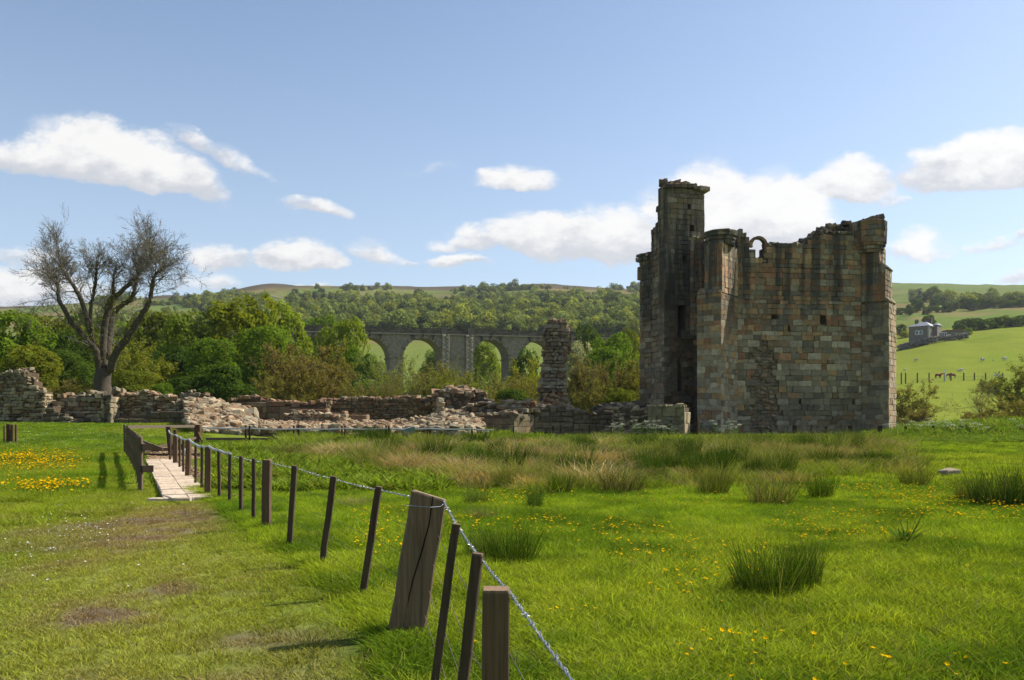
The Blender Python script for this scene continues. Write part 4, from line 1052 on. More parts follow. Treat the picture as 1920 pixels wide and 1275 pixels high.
heap('rubble_heap', 53, 'loose stones piled round the curved base below the mound', (790, 905), (47, 58), 520,
     ramp([(47, [(790, 803), (860, 800), (905, 803)]), (52, [(790, 795), (835, 785), (870, 790), (905, 797)]), (58, [(790, 788), (835, 770), (905, 776)])]), [C_PALE, C_ROSE, C_GREY, C_BRN], [3, 2.5, 2.5, 1], (.10, .32), 160)

# dark bush and bare soil patch in the grass
# ---------------------------------------------------------------- the stone pillar
def pillar():
    S = Stones(61); g = S.g; Yp = 60
    root = empty('stone_pillar', (X(1040, 61), 61, h1(X(1040, 61), 61)), 'tall isolated pillar of ragged masonry with an eroded foot', 'ruined pillar')
    L = [(1003, 770), (1006, 745), (1008, 732), (1010, 716), (1014, 705), (1015, 690), (1015, 672), (1017, 655), (1016, 640), (1018, 622), (1022, 610), (1030, 602)]
    Rr = [(1069, 770), (1067, 750), (1066, 738), (1064, 726), (1061, 716), (1060, 700), (1060, 685), (1062, 672), (1066, 655), (1067, 640), (1066, 620), (1063, 612), (1062, 600)]
    col = palette([(.24, .20, .15), C_BRN, C_GREY, (.27, .25, .19), C_DARK, C_ROSE], [3, 2, 2.5, 2, 1.5, 1], g); pale = palette([(.42, .39, .32), C_GREY], [2, 1], g); org = palette([C_ORG, (.40, .30, .20), C_PALE], [2, 2, 1], g)
    z = Z(775, Yp); ztop = Z(602, Yp); cm = MB()
    lx = lambda z: X(np.interp(-(z - EYE) / Yp * FPX + HY, [q[1] for q in L][::-1], [q[0] for q in L][::-1]), Yp)
    rx = lambda z: X(np.interp(-(z - EYE) / Yp * FPX + HY, [q[1] for q in Rr][::-1], [q[0] for q in Rr][::-1]), Yp)
    dep = lambda z: 1.5 + .5 * max(0, (4.5 - z) / 4.5)
    while z < ztop:
        py = HY - (z - EYE) / Yp * FPX
        h = g.uniform(.2, .34); zc = z + h / 2; a = lx(zc) + g.normal(0, .04); b = rx(zc) + g.normal(0, .05)
        cf = org if py > 738 else pale if (py < 735 and py > 686 and g.random() < .55) else col
        rough = py > 738
        def side(p0, p1, cfn, jit=.03):
            f = Face(p0, p1); q = 0
            while q < f.L - .02:
                wd = min(g.uniform(.22, .6), f.L - q)
                if f.L - q - wd < .15: wd = f.L - q
                hole = 1046 < CX + f.pt(q + wd / 2, 0).x / Yp * FPX < 1053 and 664 < py < 674 and f.n.y < -.9
                if not hole: S.add(f.pt(q + wd / 2, zc, g.uniform(-.22 if rough else -.08, .05) - .12), f.t, f.n, (0, 0, 1), (wd / 2 - .012, .16, h / 2 - .012), .035, jit * (1.6 if rough else 1), cfn())
                q += wd
        d = dep(zc)
        m = a + (.28 + .12 * math.sin(zc)) * (b - a) if zc < 9 else a + .2 * (b - a)
        side((a, Yp + .7), (m, Yp), cf); side((m, Yp), (b, Yp + .1), cf); side((b, Yp + .1), (b - .1, Yp + d), palette([(.40, .35, .26), C_GREY, (.36, .28, .2)], [2, 1, 1], g))
        cm.add(box_pts(((a + b) / 2 + .06, Yp + d / 2 + .35, zc), (1, 0, 0), (0, 1, 0), (0, 0, 1), (b - a) / 2 - .2, d / 2, h / 2), BOXF, (.12, .10, .08))
        z += h
    for k in range(50): S.rock((g.uniform(lx(ztop) + .1, rx(ztop) - .1), Yp + g.uniform(.2, 1.4), ztop + g.uniform(-.05, .12)), g.uniform(.1, .24), .2, .5, col(), .25)
    for k in range(26):
        zc = g.uniform(Z(660, Yp), Z(610, Yp)); S.rock((rx(zc) + .03, Yp + .5, zc), g.uniform(.12, .2), .2, .6, col(), .3)
    for k in range(90): S.rock((g.uniform(X(1000, Yp), X(1072, Yp)), Yp - g.uniform(-.4, .5), Z(770, Yp) + g.uniform(-.4, .3)), g.uniform(.12, .3), .2, .5, org(), .3)
    o = cm.build('wall_core', M_PIL, root); o['kind'] = 'stuff'
    S.finish(root, M_PIL, 'stone', 300, 8)
pillar()
# ---------------------------------------------------------------- railway viaduct
def viaduct():
    b = math.radians(20); t = Vector((math.cos(b), math.sin(b), 0)); nrm = Vector((t.y, -t.x, 0)); O = Vector((-22.3, 200, 0))
    root = empty('railway_viaduct', (-8, 204, -4), 'long grey stone railway viaduct with round arches crossing the valley', 'viaduct')
    W = 6.0; RAD = 4.95; zs = 16.1; zdeck = 21.9; zpar = 23.4; zg = -6
    def wp(s, z, d): q = O + t * s + nrm * (-d); return (q.x, q.y, z + s * .014)
    cen = [-53.2, -39.9, -26.6, -13.3, 0, 17.9, 31.2, 44.5]
    VC = np.array([.235, .215, .185]); DKV = np.array([.15, .14, .125])
    edges = [(c - RAD, c + RAD) for c in cen]
    # spandrels with intrados, one part per arch
    for i, c in enumerate(cen):
        m = MB(); n = 20
        left = (edges[i - 1][1] + edges[i][0]) / 2 if i else c - RAD - 1.75; right = (edges[i][1] + edges[i + 1][0]) / 2 if i < len(cen) - 1 else c + RAD + 1.75
        pts = [(c - RAD * math.cos(math.pi * k / n), zs + RAD * math.sin(math.pi * k / n)) for k in range(n + 1)]
        for d, flip in ((0, False), (W, True)):
            V = []; F = []
            for (s, z) in pts: V += [wp(s, z, d), wp(s, zdeck, d)]
            for k in range(n): F.append((2 * k, 2 * k + 2, 2 * k + 3, 2 * k + 1))
            k0 = len(V); V += [wp(left, zs, d), wp(left, zdeck, d), wp(right, zs, d), wp(right, zdeck, d)]
            F += [(k0, 0, 1, k0 + 1), (2 * n, k0 + 2, k0 + 3, 2 * n + 1)]
            if flip: F = [f[::-1] for f in F]
            m.add(V, F, VC)
        V = []; F = []
        for (s, z) in pts: V += [wp(s, z, 0), wp(s, z, W)]
        for k in range(n): F.append((2 * k, 2 * k + 1, 2 * k + 3, 2 * k + 2))
        m.add(V, F, VC * .95)
        m.build('arch_spandrel', M_VIA, root)
        ring = Stones(i + 5); nv = 26
        for k in range(nv):
            a = math.pi * (k + .5) / nv; e = Vector((-t.x * math.cos(a), -t.y * math.cos(a), math.sin(a))); tt = Vector((t.x * math.sin(a), t.y * math.sin(a), math.cos(a)))
            p = Vector(wp(c, zs, .12)) + e * (RAD + .34); ring.add(p, tt, nrm, e, (.27, .22, .38 + (.1 if k % 2 else 0)), .04, .01, VC * (1.1 if k % 3 else .8))
        V = np.vstack([q[1] for q in ring.items]); V = V - np.array(root.location)
        o = obj('arch_ring', mesh_list('arch_ring', V, [tuple(x + 24 * k for x in f) for k in range(nv) for f in CT_F], np.vstack([np.tile(q[2], (24, 1)) for q in ring.items]).astype(np.float32)), M_VIA, root)
        for ds in (-2.6, 0, 2.6):
            mb = MB(); zz = 19.6 if ds else 21.1
            mb.box(wp(c + ds * 1.0, zs + math.sqrt(RAD ** 2 - ds ** 2) + .75, -.2), (.35, .5, 1.0), b, DKV * .5); mb.box(wp(c + ds, zs + math.sqrt(RAD ** 2 - ds ** 2) + 1.35, -.25), (.8, .6, .3), b, DKV * .5)
            mb.build('bracket', M_VIA, root)
    # piers
    for i in range(len(cen) - 1):
        a0, a1 = edges[i][1], edges[i + 1][0]; m = MB(); mid = (a0 + a1) / 2
        m.box(wp(mid, (zs + zg) / 2, W / 2), (a1 - a0, W, zs - zg), b, VC); m.box(wp(mid, zs - .1, W / 2), (a1 - a0 + .5, W + .5, .35), b, VC * .8)
        pr = m.build('pier', M_VIA, root)
        if a1 - a0 > 5:
            for s_ in (a0 + .35, a1 - .35):
                S = Stones(90 + int(s_)); z = -4.0; k = 0
                q = s_
                pm = MB(); pm.box(wp(q + (.55 if s_ < mid else -.55), (zdeck + zg) / 2, -.18), (1.9, .7, zdeck - zg), b, VC * .95); pm.build('pilaster', M_VIA, root)
                while z < zdeck - .3:
                    for side in (0, 1):
                        wd = .42 if (k + side) % 2 else .26; cx = q + (.55 if s_ < mid else -.55) + (side * 2 - 1) * (.95 - wd)
                        S.add(wp(cx, z + .25, -.58), t, nrm, (0, 0, 1), (wd, .1, .22), .05, .02, np.array([.42, .39, .33]) * (.8 if (k + side) % 3 else 1.1))
                    z += .5; k += 1
                V = np.vstack([x[1] for x in S.items]) - np.array(root.location)
                obj('quoins', mesh_list('quoins', V, [tuple(x + 24 * j for x in f) for j in range(len(S.items)) for f in CT_F], np.vstack([np.tile(x[2], (24, 1)) for x in S.items]).astype(np.float32)), M_VIA, root)
    L0, L1 = cen[0] - 20, cen[-1] + 24; mid = (L0 + L1) / 2; Lf = L1 - L0
    m = MB(); m.bar(wp(L0, zdeck + .12, W / 2), wp(L1, zdeck + .12, W / 2), W + .9, .3, VC * 1.25); m.build('string_course', M_VIA, root)
    m = MB(); m.bar(wp(L0, zdeck + .15, W / 2), wp(L1, zdeck + .15, W / 2), W - .8, .5, VC); m.build('deck', M_VIA, root)
    # parapet of separate coursed stones
    for d in (0.05, W - .05):
        m = MB(); m.bar(wp(L0, (zdeck + .27 + zpar) / 2, d), wp(L1, (zdeck + .27 + zpar) / 2, d), .35, zpar - zdeck - .30, VC * .5); m.build('parapet', M_VIA, root)
        if d < 1:
            S = Stones(5); g = S.g
            for row in range(3):
                s = L0
                while s < L1:
                    wd = g.uniform(.6, 1.3); S.add(wp(s + wd / 2, zdeck + .5 + row * .40, d - .18), t, nrm, (0, 0, 1), (wd / 2 - .03, .06, .175), .03, .01, VC * g.uniform(.35, .75)); s += wd
            V = np.vstack([x[1] for x in S.items]) - np.array(root.location)
            o = obj('parapet_stones', mesh_list('parapet_stones', V, [tuple(x + 24 * j for x in f) for j in range(len(S.items)) for f in CT_F], np.vstack([np.tile(x[2], (24, 1)) for x in S.items]).astype(np.float32)), M_VIA, root); o['kind'] = 'stuff'
        m = MB(); m.bar(wp(L0, zpar + .08, d), wp(L1, zpar + .08, d), .6, .2, VC * .45); m.build('coping', M_VIA, root)
    for s in (8.95 - 3.1, 8.95 + 3.1):
        m = MB(); m.box(wp(s - (.4 if s < 8 else -.4), zdeck + .95, -.2), (1.5, .6, 1.9), b, VC * .7); m.build('parapet_pier', M_VIA, root)
    for k, (s, ln) in enumerate(((cen[0] - 14, 16), (cen[-1] + 15.4, 17))):
        m = MB(); m.box(wp(s, (zdeck + zg) / 2, W / 2), (ln, W - .02, zdeck - zg), b, VC); m.build('abutment', M_VIA, root)
viaduct()
# ---------------------------------------------------------------- trees
def leaf_mesh(name, lobes, n, size, seed, core_r=.55, zmin=-9, gap=.36, flat=.0):
    """many small leaf sprays spread through the shell of a set of lobes (cx, cy, cz, r)"""
    g = np.random.default_rng(seed); lb = np.array(lobes, float)
    w_ = lb[:, 3] ** 2; w_ /= w_.sum(); k = g.choice(len(lb), int(n * 2.2), p=w_)
    d = g.standard_normal((len(k), 3)); d[:, 2] += .25; d /= np.linalg.norm(d, axis=1)[:, None]
    rad = (core_r + (1.04 - core_r) * np.sqrt(g.random(len(k)))) * lb[k, 3]
    p = lb[k, :3] + d * rad[:, None] * np.array([1, 1, .88])
    # uneven outline and gaps
    nz = fbm(p[:, 0] + p[:, 2] * .7, p[:, 1] - p[:, 2] * .9, 1.3, 3)
    keep = (nz > gap) & (p[:, 2] > zmin)
    inside = np.zeros(len(p), bool)
    for q in lb: inside |= (np.linalg.norm((p - q[:3]) / np.array([1, 1, .88]), axis=1) < q[3] * core_r * .92)
    keep &= ~inside
    p = p[keep][:n]; d = d[keep][:n]; k = k[keep][:n]; m = len(p)
    nrm = d * .9 + g.standard_normal((m, 3)) * .55 + np.array([0, 0, .35]); nrm /= np.linalg.norm(nrm, axis=1)[:, None]
    a = np.cross(nrm, g.standard_normal((m, 3))); a /= np.linalg.norm(a, axis=1)[:, None]; b = np.cross(nrm, a)
    s = size * (.55 + .9 * g.random((m, 1)))
    a = a * s; b = b * s * .6
    V = np.stack([p - a, p - b * .9 + a * .1, p + a, p + b + a * .15 + nrm * s * .15], 1).reshape(-1, 3)
    F = np.arange(4 * m).reshape(-1, 4)
    lobe_v = g.random(len(lb))[k]
    v = np.clip(.30 * lobe_v + .45 * g.random(m) + .35 * (nz[keep][:n]), 0, 1)
    return mesh_np(name, V, F, None, {'v': np.repeat(v, 4), 'dry': np.zeros(4 * m)})

def tube_mesh(name, segs, k=4):
    """segs: list of (p0, p1, r0, r1)"""
    n = len(segs); A = np.array([s[0] for s in segs], float); B = np.array([s[1] for s in segs], float)
    r0 = np.array([s[2] for s in segs]); r1 = np.array([s[3] for s in segs])
    d = B - A; d /= np.maximum(np.linalg.norm(d, axis=1), 1e-6)[:, None]
    ref = np.where(np.abs(d[:, 2:3]) < .9, np.array([[0, 0, 1.]]), np.array([[1., 0, 0]]))
    a = np.cross(d, ref); a /= np.linalg.norm(a, axis=1)[:, None]; b = np.cross(d, a)
    V = np.zeros((n, 2 * k, 3))
    for j in range(k):
        an = 2 * math.pi * j / k; e = a * math.cos(an) + b * math.sin(an)
        V[:, j] = A + e * r0[:, None]; V[:, k + j] = B + e * r1[:, None]
    base = np.arange(n)[:, None] * 2 * k
    F = np.concatenate([np.stack([base[:, 0] + j, base[:, 0] + (j + 1) % k, base[:, 0] + k + (j + 1) % k, base[:, 0] + k + j], 1) for j in range(k)])
    return mesh_np(name, V.reshape(-1, 3), F, None, None, smooth=True)

def branch(g, p, d, L, r, lvl, out, tips, spread=.55, up=.12, kids=3, nseg=4, shrink=.68, wig=.16):
    p = np.array(p, float); d = np.array(d, float)
    pts = [p.copy()]; rs = [r]
    for i in range(nseg):
        d = d + g.standard_normal(3) * wig; d[2] += up; d /= np.linalg.norm(d)
        q = p + d * L / nseg; r2 = r * (1 - .55 * (i + 1) / nseg)
        out.append((p.copy(), q.copy(), rs[-1], r2)); p = q; pts.append(p.copy()); rs.append(r2)
    if lvl <= 0: tips.append(p.copy()); return
    for c in range(kids):
        i = g.integers(1, nseg + 1) if c < kids - 1 else nseg
        dd = d + g.standard_normal(3) * spread; dd /= np.linalg.norm(dd)
        branch(g, pts[i], dd, L * shrink * g.uniform(.75, 1.15), max(rs[i] * .72, .006), lvl - 1, out, tips, spread, up, kids, max(2, nseg - 1), shrink, wig)

# --- prototypes, about 10 m tall, base at the origin
LEAFY = []; TRUNKS = []
def lobes_round(seed, w_=3.6, h=9.5, low=1.8, n=22, r=(1.2, 2.0)):
    g = np.random.default_rng(seed); out = []
    for i in range(n):
        t = g.random(); z = low + r[0] * .6 + (h - low - r[1]) * t
        rr = w_ * math.sqrt(max(.08, 1 - ((t - .42) / .66) ** 2)); a = g.random() * 6.28; q = rr * math.sqrt(g.uniform(.15, 1)) * .8
        out.append((q * math.cos(a), q * math.sin(a), z, g.uniform(*r)))
    out.append((0, 0, h - r[1] * .9, r[1] * .9)); return out
def trunk_mesh(seed, h=6.5, r=.28, lean=.1, kids=3, lvl=3):
    g = np.random.default_rng(seed); segs = []; tips = []
    branch(g, (0, 0, -.4), (g.normal(0, lean), g.normal(0, lean), 1), h * .55, r, lvl, segs, tips, .6, .06, kids, 5, .72)
    return tube_mesh('trunk', segs, 5)
for s_ in range(5):
    LEAFY.append(leaf_mesh('crown', lobes_round(s_ + 1, 3.5 + .3 * (s_ % 3), 9.6, 1.0 if s_ % 2 else .4, 26), 12500, .155, s_ + 100, core_r=.62, gap=.405))
    TRUNKS.append(trunk_mesh(s_ + 30))
# thin budding trees: real twigs with sparse small leaves
BUD = []
def bud_proto(seed, stems=3, h=9.0, leaves=9000, lsz=.085, spreadw=1.0, lvl=4, sp=.55):
    g = np.random.default_rng(seed); segs = []; tips = []
    for i in range(stems):
        a = g.random() * 6.28; x0 = spreadw * .5 * math.cos(a); y0 = spreadw * .5 * math.sin(a)
        branch(g, (x0, y0, -.3), (.28 * math.cos(a) * spreadw, .28 * math.sin(a) * spreadw, 1), h * .42, .13, lvl, segs, tips, sp, .14, 4, 4, .68, .13)
    tips = np.array(tips); zmax = tips[:, 2].max(); sc = h / zmax
    segs = [(p * sc, q * sc, a, b) for p, q, a, b in segs]
    big = [s for s in segs if s[2] > .035]; small = [s for s in segs if s[2] <= .035]
    small = [(p, q, max(a, .012), max(b, .009)) for p, q, a, b in small]
    # leaves near twigs
    ii = g.choice(len(small), leaves); f = g.random((leaves, 1)); A = np.array([small[i][0] for i in ii]); B = np.array([small[i][1] for i in ii])
    p = A + (B - A) * f + g.standard_normal((leaves, 3)) * .12
    nrm = g.standard_normal((leaves, 3)) + np.array([0, 0, .6]); nrm /= np.linalg.norm(nrm, axis=1)[:, None]
    a = np.cross(nrm, g.standard_normal((leaves, 3))); a /= np.linalg.norm(a, axis=1)[:, None]; b = np.cross(nrm, a); s = lsz * (.6 + .8 * g.random((leaves, 1)))
    V = np.stack([p - a * s, p - b * s * .6, p + a * s, p + b * s * .6], 1).reshape(-1, 3)
    return (tube_mesh('trunk', big, 5), tube_mesh('twigs', small, 3), mesh_np('crown', V, np.arange(4 * leaves).reshape(-1, 4), None, {'v': np.repeat(g.random(leaves), 4), 'dry': np.repeat((g.random(leaves) < .12) * .7, 4)}))
for s_ in range(4): BUD.append(bud_proto(s_ + 5, 3 + s_ % 2, leaves=15000, lsz=.095, spreadw=1.3))
SAPL = bud_proto(44, 7, leaves=7000, lsz=.08, spreadw=2.4, lvl=3, sp=.35)
BARE = bud_proto(55, 1, leaves=1500, lsz=.06, spreadw=.5, lvl=4, sp=.75)
for me in LEAFY + [b[2] for b in BUD] + [SAPL[2], BARE[2]]: me.materials.append(M_LEAF)
for me in TRUNKS + [b[0] for b in BUD] + [SAPL[0], BARE[0]]: me.materials.append(M_BARK)
for me in [b[1] for b in BUD] + [SAPL[1], BARE[1]]: me.materials.append(M_TWIG)

CG = (.115, .185, .020); CY = (.205, .235, .018); CD = (.062, .105, .018); CO = (.185, .175, .035); CB = (.165, .140, .040); CYG = (.19, .25, .03); CH = (.30, .32, .22); COL_ = (.145, .170, .022)
_tc = [0]
def tree(px, pytop, pxw, Y, kind, col, label, name='leafy_tree', cat='tree', group='trees behind the ruins', zbase=None, proto=None, sink=.1):
    x = X(px, Y); zb = h1(x, Y) - sink if zbase is None else zbase
    ht = max(1.0, Z(pytop, Y) - zb); wd = pxw / FPX * Y
    _tc[0] += 1; i = _tc[0]; rz = (i * 2.4) % 6.28
    root = empty(name, (x, Y, zb), label, cat, group, rz)
    s = (wd / 8.0, wd / 8.0, ht / 9.9)
    if kind == 'leaf':
        k = (i if proto is None else proto) % len(LEAFY); parts = [('trunk', TRUNKS[k], None), ('crown', LEAFY[k], col)]
    elif kind == 'bud':
        k = (i if proto is None else proto) % len(BUD); b = BUD[k]; s = (wd / 7.6, wd / 7.6, ht / 9.1); parts = [('trunk', b[0], None), ('twigs', b[1], None), ('crown', b[2], col)]
    elif kind == 'sap': b = SAPL; s = (wd / 7.0, wd / 7.0, ht / 9.1); parts = [('trunk', b[0], None), ('twigs', b[1], None), ('crown', b[2], col)]
    else: b = BARE; s = (wd / 6.0, wd / 6.0, ht / 9.1); parts = [('trunk', b[0], None), ('twigs', b[1], None), ('crown', b[2], col)]
    for nm, me, c in parts:
        o = bpy.data.objects.new(nm, me); COL.objects.link(o); o.parent = root; o.scale = s
        if nm == 'twigs' or nm == 'crown': o['kind'] = 'stuff'
        if c is not None:
            j = (math.sin(i * 12.9) * .5 + .5); o.color = (c[0] * (.88 + .24 * j), c[1] * (.92 + .16 * j), c[2], 1)
    return root
T = tree
# belt behind the ruins, from left to right
T(95, 583, 150, 125, 'leaf', COL_, 'distant olive tree filling the gap left of the bare tree')
T(215, 588, 150, 130, 'leaf', CG, 'distant green tree seen between the limbs, right half of the bare tree')
T(160, 580, 130, 150, 'leaf', CD, 'furthest dark tree crown low behind the middle of the bare tree')
T(20, 572, 190, 92, 'leaf', CG, 'bright green broad tree at the far left behind the tall stub')
T(60, 640, 120, 82, 'leaf', COL_, 'yellow green bushy tree just behind the tall broken stub')
T(-90, 575, 200, 96, 'leaf', CD, 'dark green tree cut off by the left edge')
T(110, 650, 120, 88, 'leaf', CD, 'dark shrubby tree in the shade behind the bare tree, left side')
T(150, 615, 150, 100, 'leaf', CD, 'dark tall tree showing through the limbs of the bare tree')
T(130, 706, 90, 78, 'bud', CO, 'olive budding bush left of the bare trunk', 'budding_bush', 'bush')
T(262, 628, 130, 82, 'bud', CY, 'yellow green budding tree right of the bare trunk')
T(248, 690, 110, 77, 'leaf', COL_, 'low dense olive bush at the right foot of the bare tree', 'leafy_bush', 'bush')
T(300, 715, 60, 76, 'leaf', CG, 'small bright bush above the long low wall', 'leafy_bush', 'bush')
T(300, 575, 150, 118, 'leaf', COL_, 'olive tree standing high between bare tree and the tall yellow tree')
T(365, 568, 140, 110, 'leaf', CYG, 'pale green tree left of the tall yellow tree')
T(335, 640, 110, 92, 'leaf', CD, 'dark green tree in the shade over the long wall')
T(395, 625, 120, 88, 'leaf', CG, 'rich green tree before the tall yellow tree, left one of the pair')
T(350, 700, 100, 80, 'leaf', CD, 'low dark bush over the head of the pale stone heap', 'leafy_bush', 'bush')
T(425, 680, 120, 80, 'leaf', CD, 'low dark evergreen mass above the pale stone heap', 'leafy_bush', 'bush')
T(462, 540, 175, 112, 'leaf', CY, 'tallest tree of the belt with yellow green crown')
T(525, 548, 120, 118, 'leaf', CYG, 'bright yellow green crown at the right shoulder of the tallest tree')
T(500, 600, 150, 98, 'leaf', CG, 'green spreading tree below the tallest yellow tree')
T(590, 585, 110, 230, 'leaf', CG, 'dark green tree beyond the viaduct, left of the first arch', sink=3)
T(515, 690, 110, 76, 'bud', CO, 'low rounded olive brown bush in front of the budding trees', 'budding_bush', 'bush')
T(545, 636, 140, 84, 'bud', CB, 'brown budding tree left of centre behind the red wall')
T(618, 630, 135, 86, 'bud', CO, 'olive brown budding tree beside the bright leafy one')
T(575, 655, 120, 79, 'bud', CB, 'thin brown budding tree between two fuller ones')
T(640, 590, 110, 118, 'leaf', CYG, 'round yellow green tree in front of the viaduct parapet')
T(690, 655, 95, 96, 'leaf', (.16, .23, .06), 'pale green tree under the first visible arch')
T(655, 640, 110, 104, 'leaf', CG, 'mid green tree below the round yellow green one')
T(700, 700, 80, 82, 'sap', CYG, 'thin bright saplings below the first arch', 'sapling_clump')
T(655, 705, 90, 78, 'bud', CO, 'olive brushwood above the back wall, left of the saplings', 'budding_bush', 'bush')
T(775, 657, 120, 86, 'sap', CY, 'clump of upright yellow green saplings below the second arch', 'sapling_clump')
T(745, 685, 90, 80, 'sap', CO, 'brownish clump of thin upright stems beside the yellow saplings', 'sapling_clump')
T(825, 668, 100, 90, 'bud', CO, 'olive budding tree under the broad viaduct pier')
T(862, 688, 90, 84, 'bud', CY, 'low yellow green tree above the dark mound')
T(912, 690, 90, 82, 'sap', CY, 'yellow green saplings behind the dark mound', 'sapling_clump')
T(905, 638, 95, 225, 'leaf', CYG, 'light green tree seen through the third arch', sink=2)
T(815, 652, 60, 240, 'leaf', CG, 'small green tree seen through the second arch', sink=2)
T(955, 692, 90, 80, 'bud', CO, 'olive brown thorn tree left of the stone pillar')
T(985, 640, 75, 150, 'leaf', CD, 'dark green tree hiding the fourth arch', sink=2)
T(1000, 655, 90, 92, 'bud', CY, 'yellowish budding tree just behind the stone pillar')
T(968, 728, 110, 75, 'leaf', CD, 'dark low bush left of the pillar foot', 'leafy_bush', 'bush')
T(900, 735, 70, 74, 'bud', CO, 'low brown brush on the mound edge', 'budding_bush', 'bush')
T(1105, 594, 80, 150, 'leaf', CD, 'dark round tree top right of the stone pillar', sink=3)
T(1085, 628, 80, 130, 'leaf', CH, 'whitish hawthorn in blossom right of the stone pillar', 'hawthorn')
T(1150, 618, 120, 135, 'leaf', CG, 'bright green tree between stone pillar and tower')
T(1190, 612, 80, 150, 'leaf', COL_, 'olive tree touching the left edge of the tower')
T(1125, 645, 130, 118, 'leaf', CG, 'green bank of leaves below the bright green tree')
T(1195, 650, 90, 112, 'leaf', CYG, 'yellow green tree right against the tower edge')
T(1085, 668, 85, 84, 'bud', CB, 'brown twiggy tree right beside the stone pillar')
T(1130, 660, 90, 82, 'bud', CB, 'brown twiggy tree with a leaning trunk in mid gap')
T(1178, 668, 90, 80, 'bud', CO, 'brown twiggy tree closest to the tower')
T(1110, 700, 90, 76, 'bud', CO, 'low thorn bush before the twiggy trees', 'budding_bush', 'bush')
T(1160, 722, 80, 74, 'leaf', COL_, 'low olive bush above the dark forecourt wall', 'leafy_bush', 'bush')
# right of the tower
T(1690, 705, 110, 78, 'bud', CO, 'olive budding tree against the right edge of the tower', group='trees right of the tower')
T(1735, 765, 90, 74, 'bud', CB, 'low brown bush right of the tower foot', 'budding_bush', 'bush', group='trees right of the tower')
T(1852, 700, 80, 80, 'bare', CO, 'small open conical tree with bare twigs', group='trees right of the tower')
T(1925, 662, 150, 84, 'bud', COL_, 'broad olive tree cut off by the right edge', group='trees right of the tower')
T(1885, 735, 90, 78, 'bud', CO, 'low olive tree under the broad one at the right', 'budding_bush', 'bush', group='trees right of the tower')
T(1815, 770, 60, 76, 'bud', CB, 'low brown thorn bush left of the open conical tree', 'budding_bush', 'bush', group='trees right of the tower')
T(2010, 660, 160, 86, 'leaf', COL_, 'olive tree beyond the right edge', group='trees right of the tower')

# hedgerow trees on the right-hand hill
def Dof(px, py, d0=200, d1=1290):
    """distance at which the ground along picture column px shows at row py"""
    Ds = np.linspace(d0, d1, 500); z = H((px - CX) / FPX * Ds, Ds); r = HY - (z - EYE) / Ds * FPX
    k = np.argmax(r <= py); return float(Ds[k])
g_ = np.random.default_rng(2)
rows = [(1688, 590, 22, 14, CD), (1705, 592, 18, 22, CD), (1720, 586, 26, 26, CD), (1738, 590, 18, 16, CD), (1752, 583, 20, 24, CD), (1757, 586, 14, 14, CG), (1775, 586, 22, 20, CD), (1790, 583, 22, 20, (.12, .14, .08)), (1797, 570, 14, 12, CD), (1806, 578, 20, 20, CD),
        (1822, 583, 26, 24, CD), (1840, 580, 22, 22, CD), (1852, 578, 20, 18, CD), (1862, 577, 16, 14, CD), (1880, 577, 24, 16, CD), (1900, 576, 22, 14, CG), (1915, 576, 20, 16, CD), (1716, 570, 16, 14, CD)]
names = ['at the left end of', 'second in', 'beside the largest bush of', 'taller one in', 'narrow one in', 'in the middle of', 'greyish one in', 'broad low one in', 'right half of']
ORD = 'first second third fourth fifth sixth seventh eighth ninth tenth eleventh twelfth thirteenth fourteenth fifteenth sixteenth seventeenth eighteenth'.split()
rows.sort(key=lambda q: q[0])
for i, (px, py, w_, hh, c) in enumerate(rows):
    D = Dof(px, py)
    T(px, py - hh, w_ * 1.05, D, 'leaf', c, 'dark rounded tree in the upper hillside hedgerow, %s from the tower' % ORD[i], 'hedgerow_tree', 'tree', 'trees of the upper hedgerow', sink=.4)
rows2 = [(1798, 622, 22, 22, CD), (1815, 621, 28, 26, CD), (1832, 619, 26, 24, CD), (1850, 618, 26, 22, CG), (1868, 616, 24, 22, CD), (1884, 614, 26, 24, COL_), (1900, 613, 22, 20, CG), (1915, 612, 24, 22, CD), (1740, 614, 22, 24, CD), (1690, 626, 18, 20, CD), (1696, 634, 18, 14, CY), (1818, 629, 10, 16, CYG)]
rows2.sort(key=lambda q: q[0])
for i, (px, py, w_, hh, c) in enumerate(rows2):
    T(px, py - hh, w_ * 1.1, Dof(px, py), 'leaf', c, 'rounded green tree in the belt around the hillside farmhouse, %s from the tower' % ORD[i], 'belt_tree', 'tree', 'trees beside the farmhouse', sink=.4)

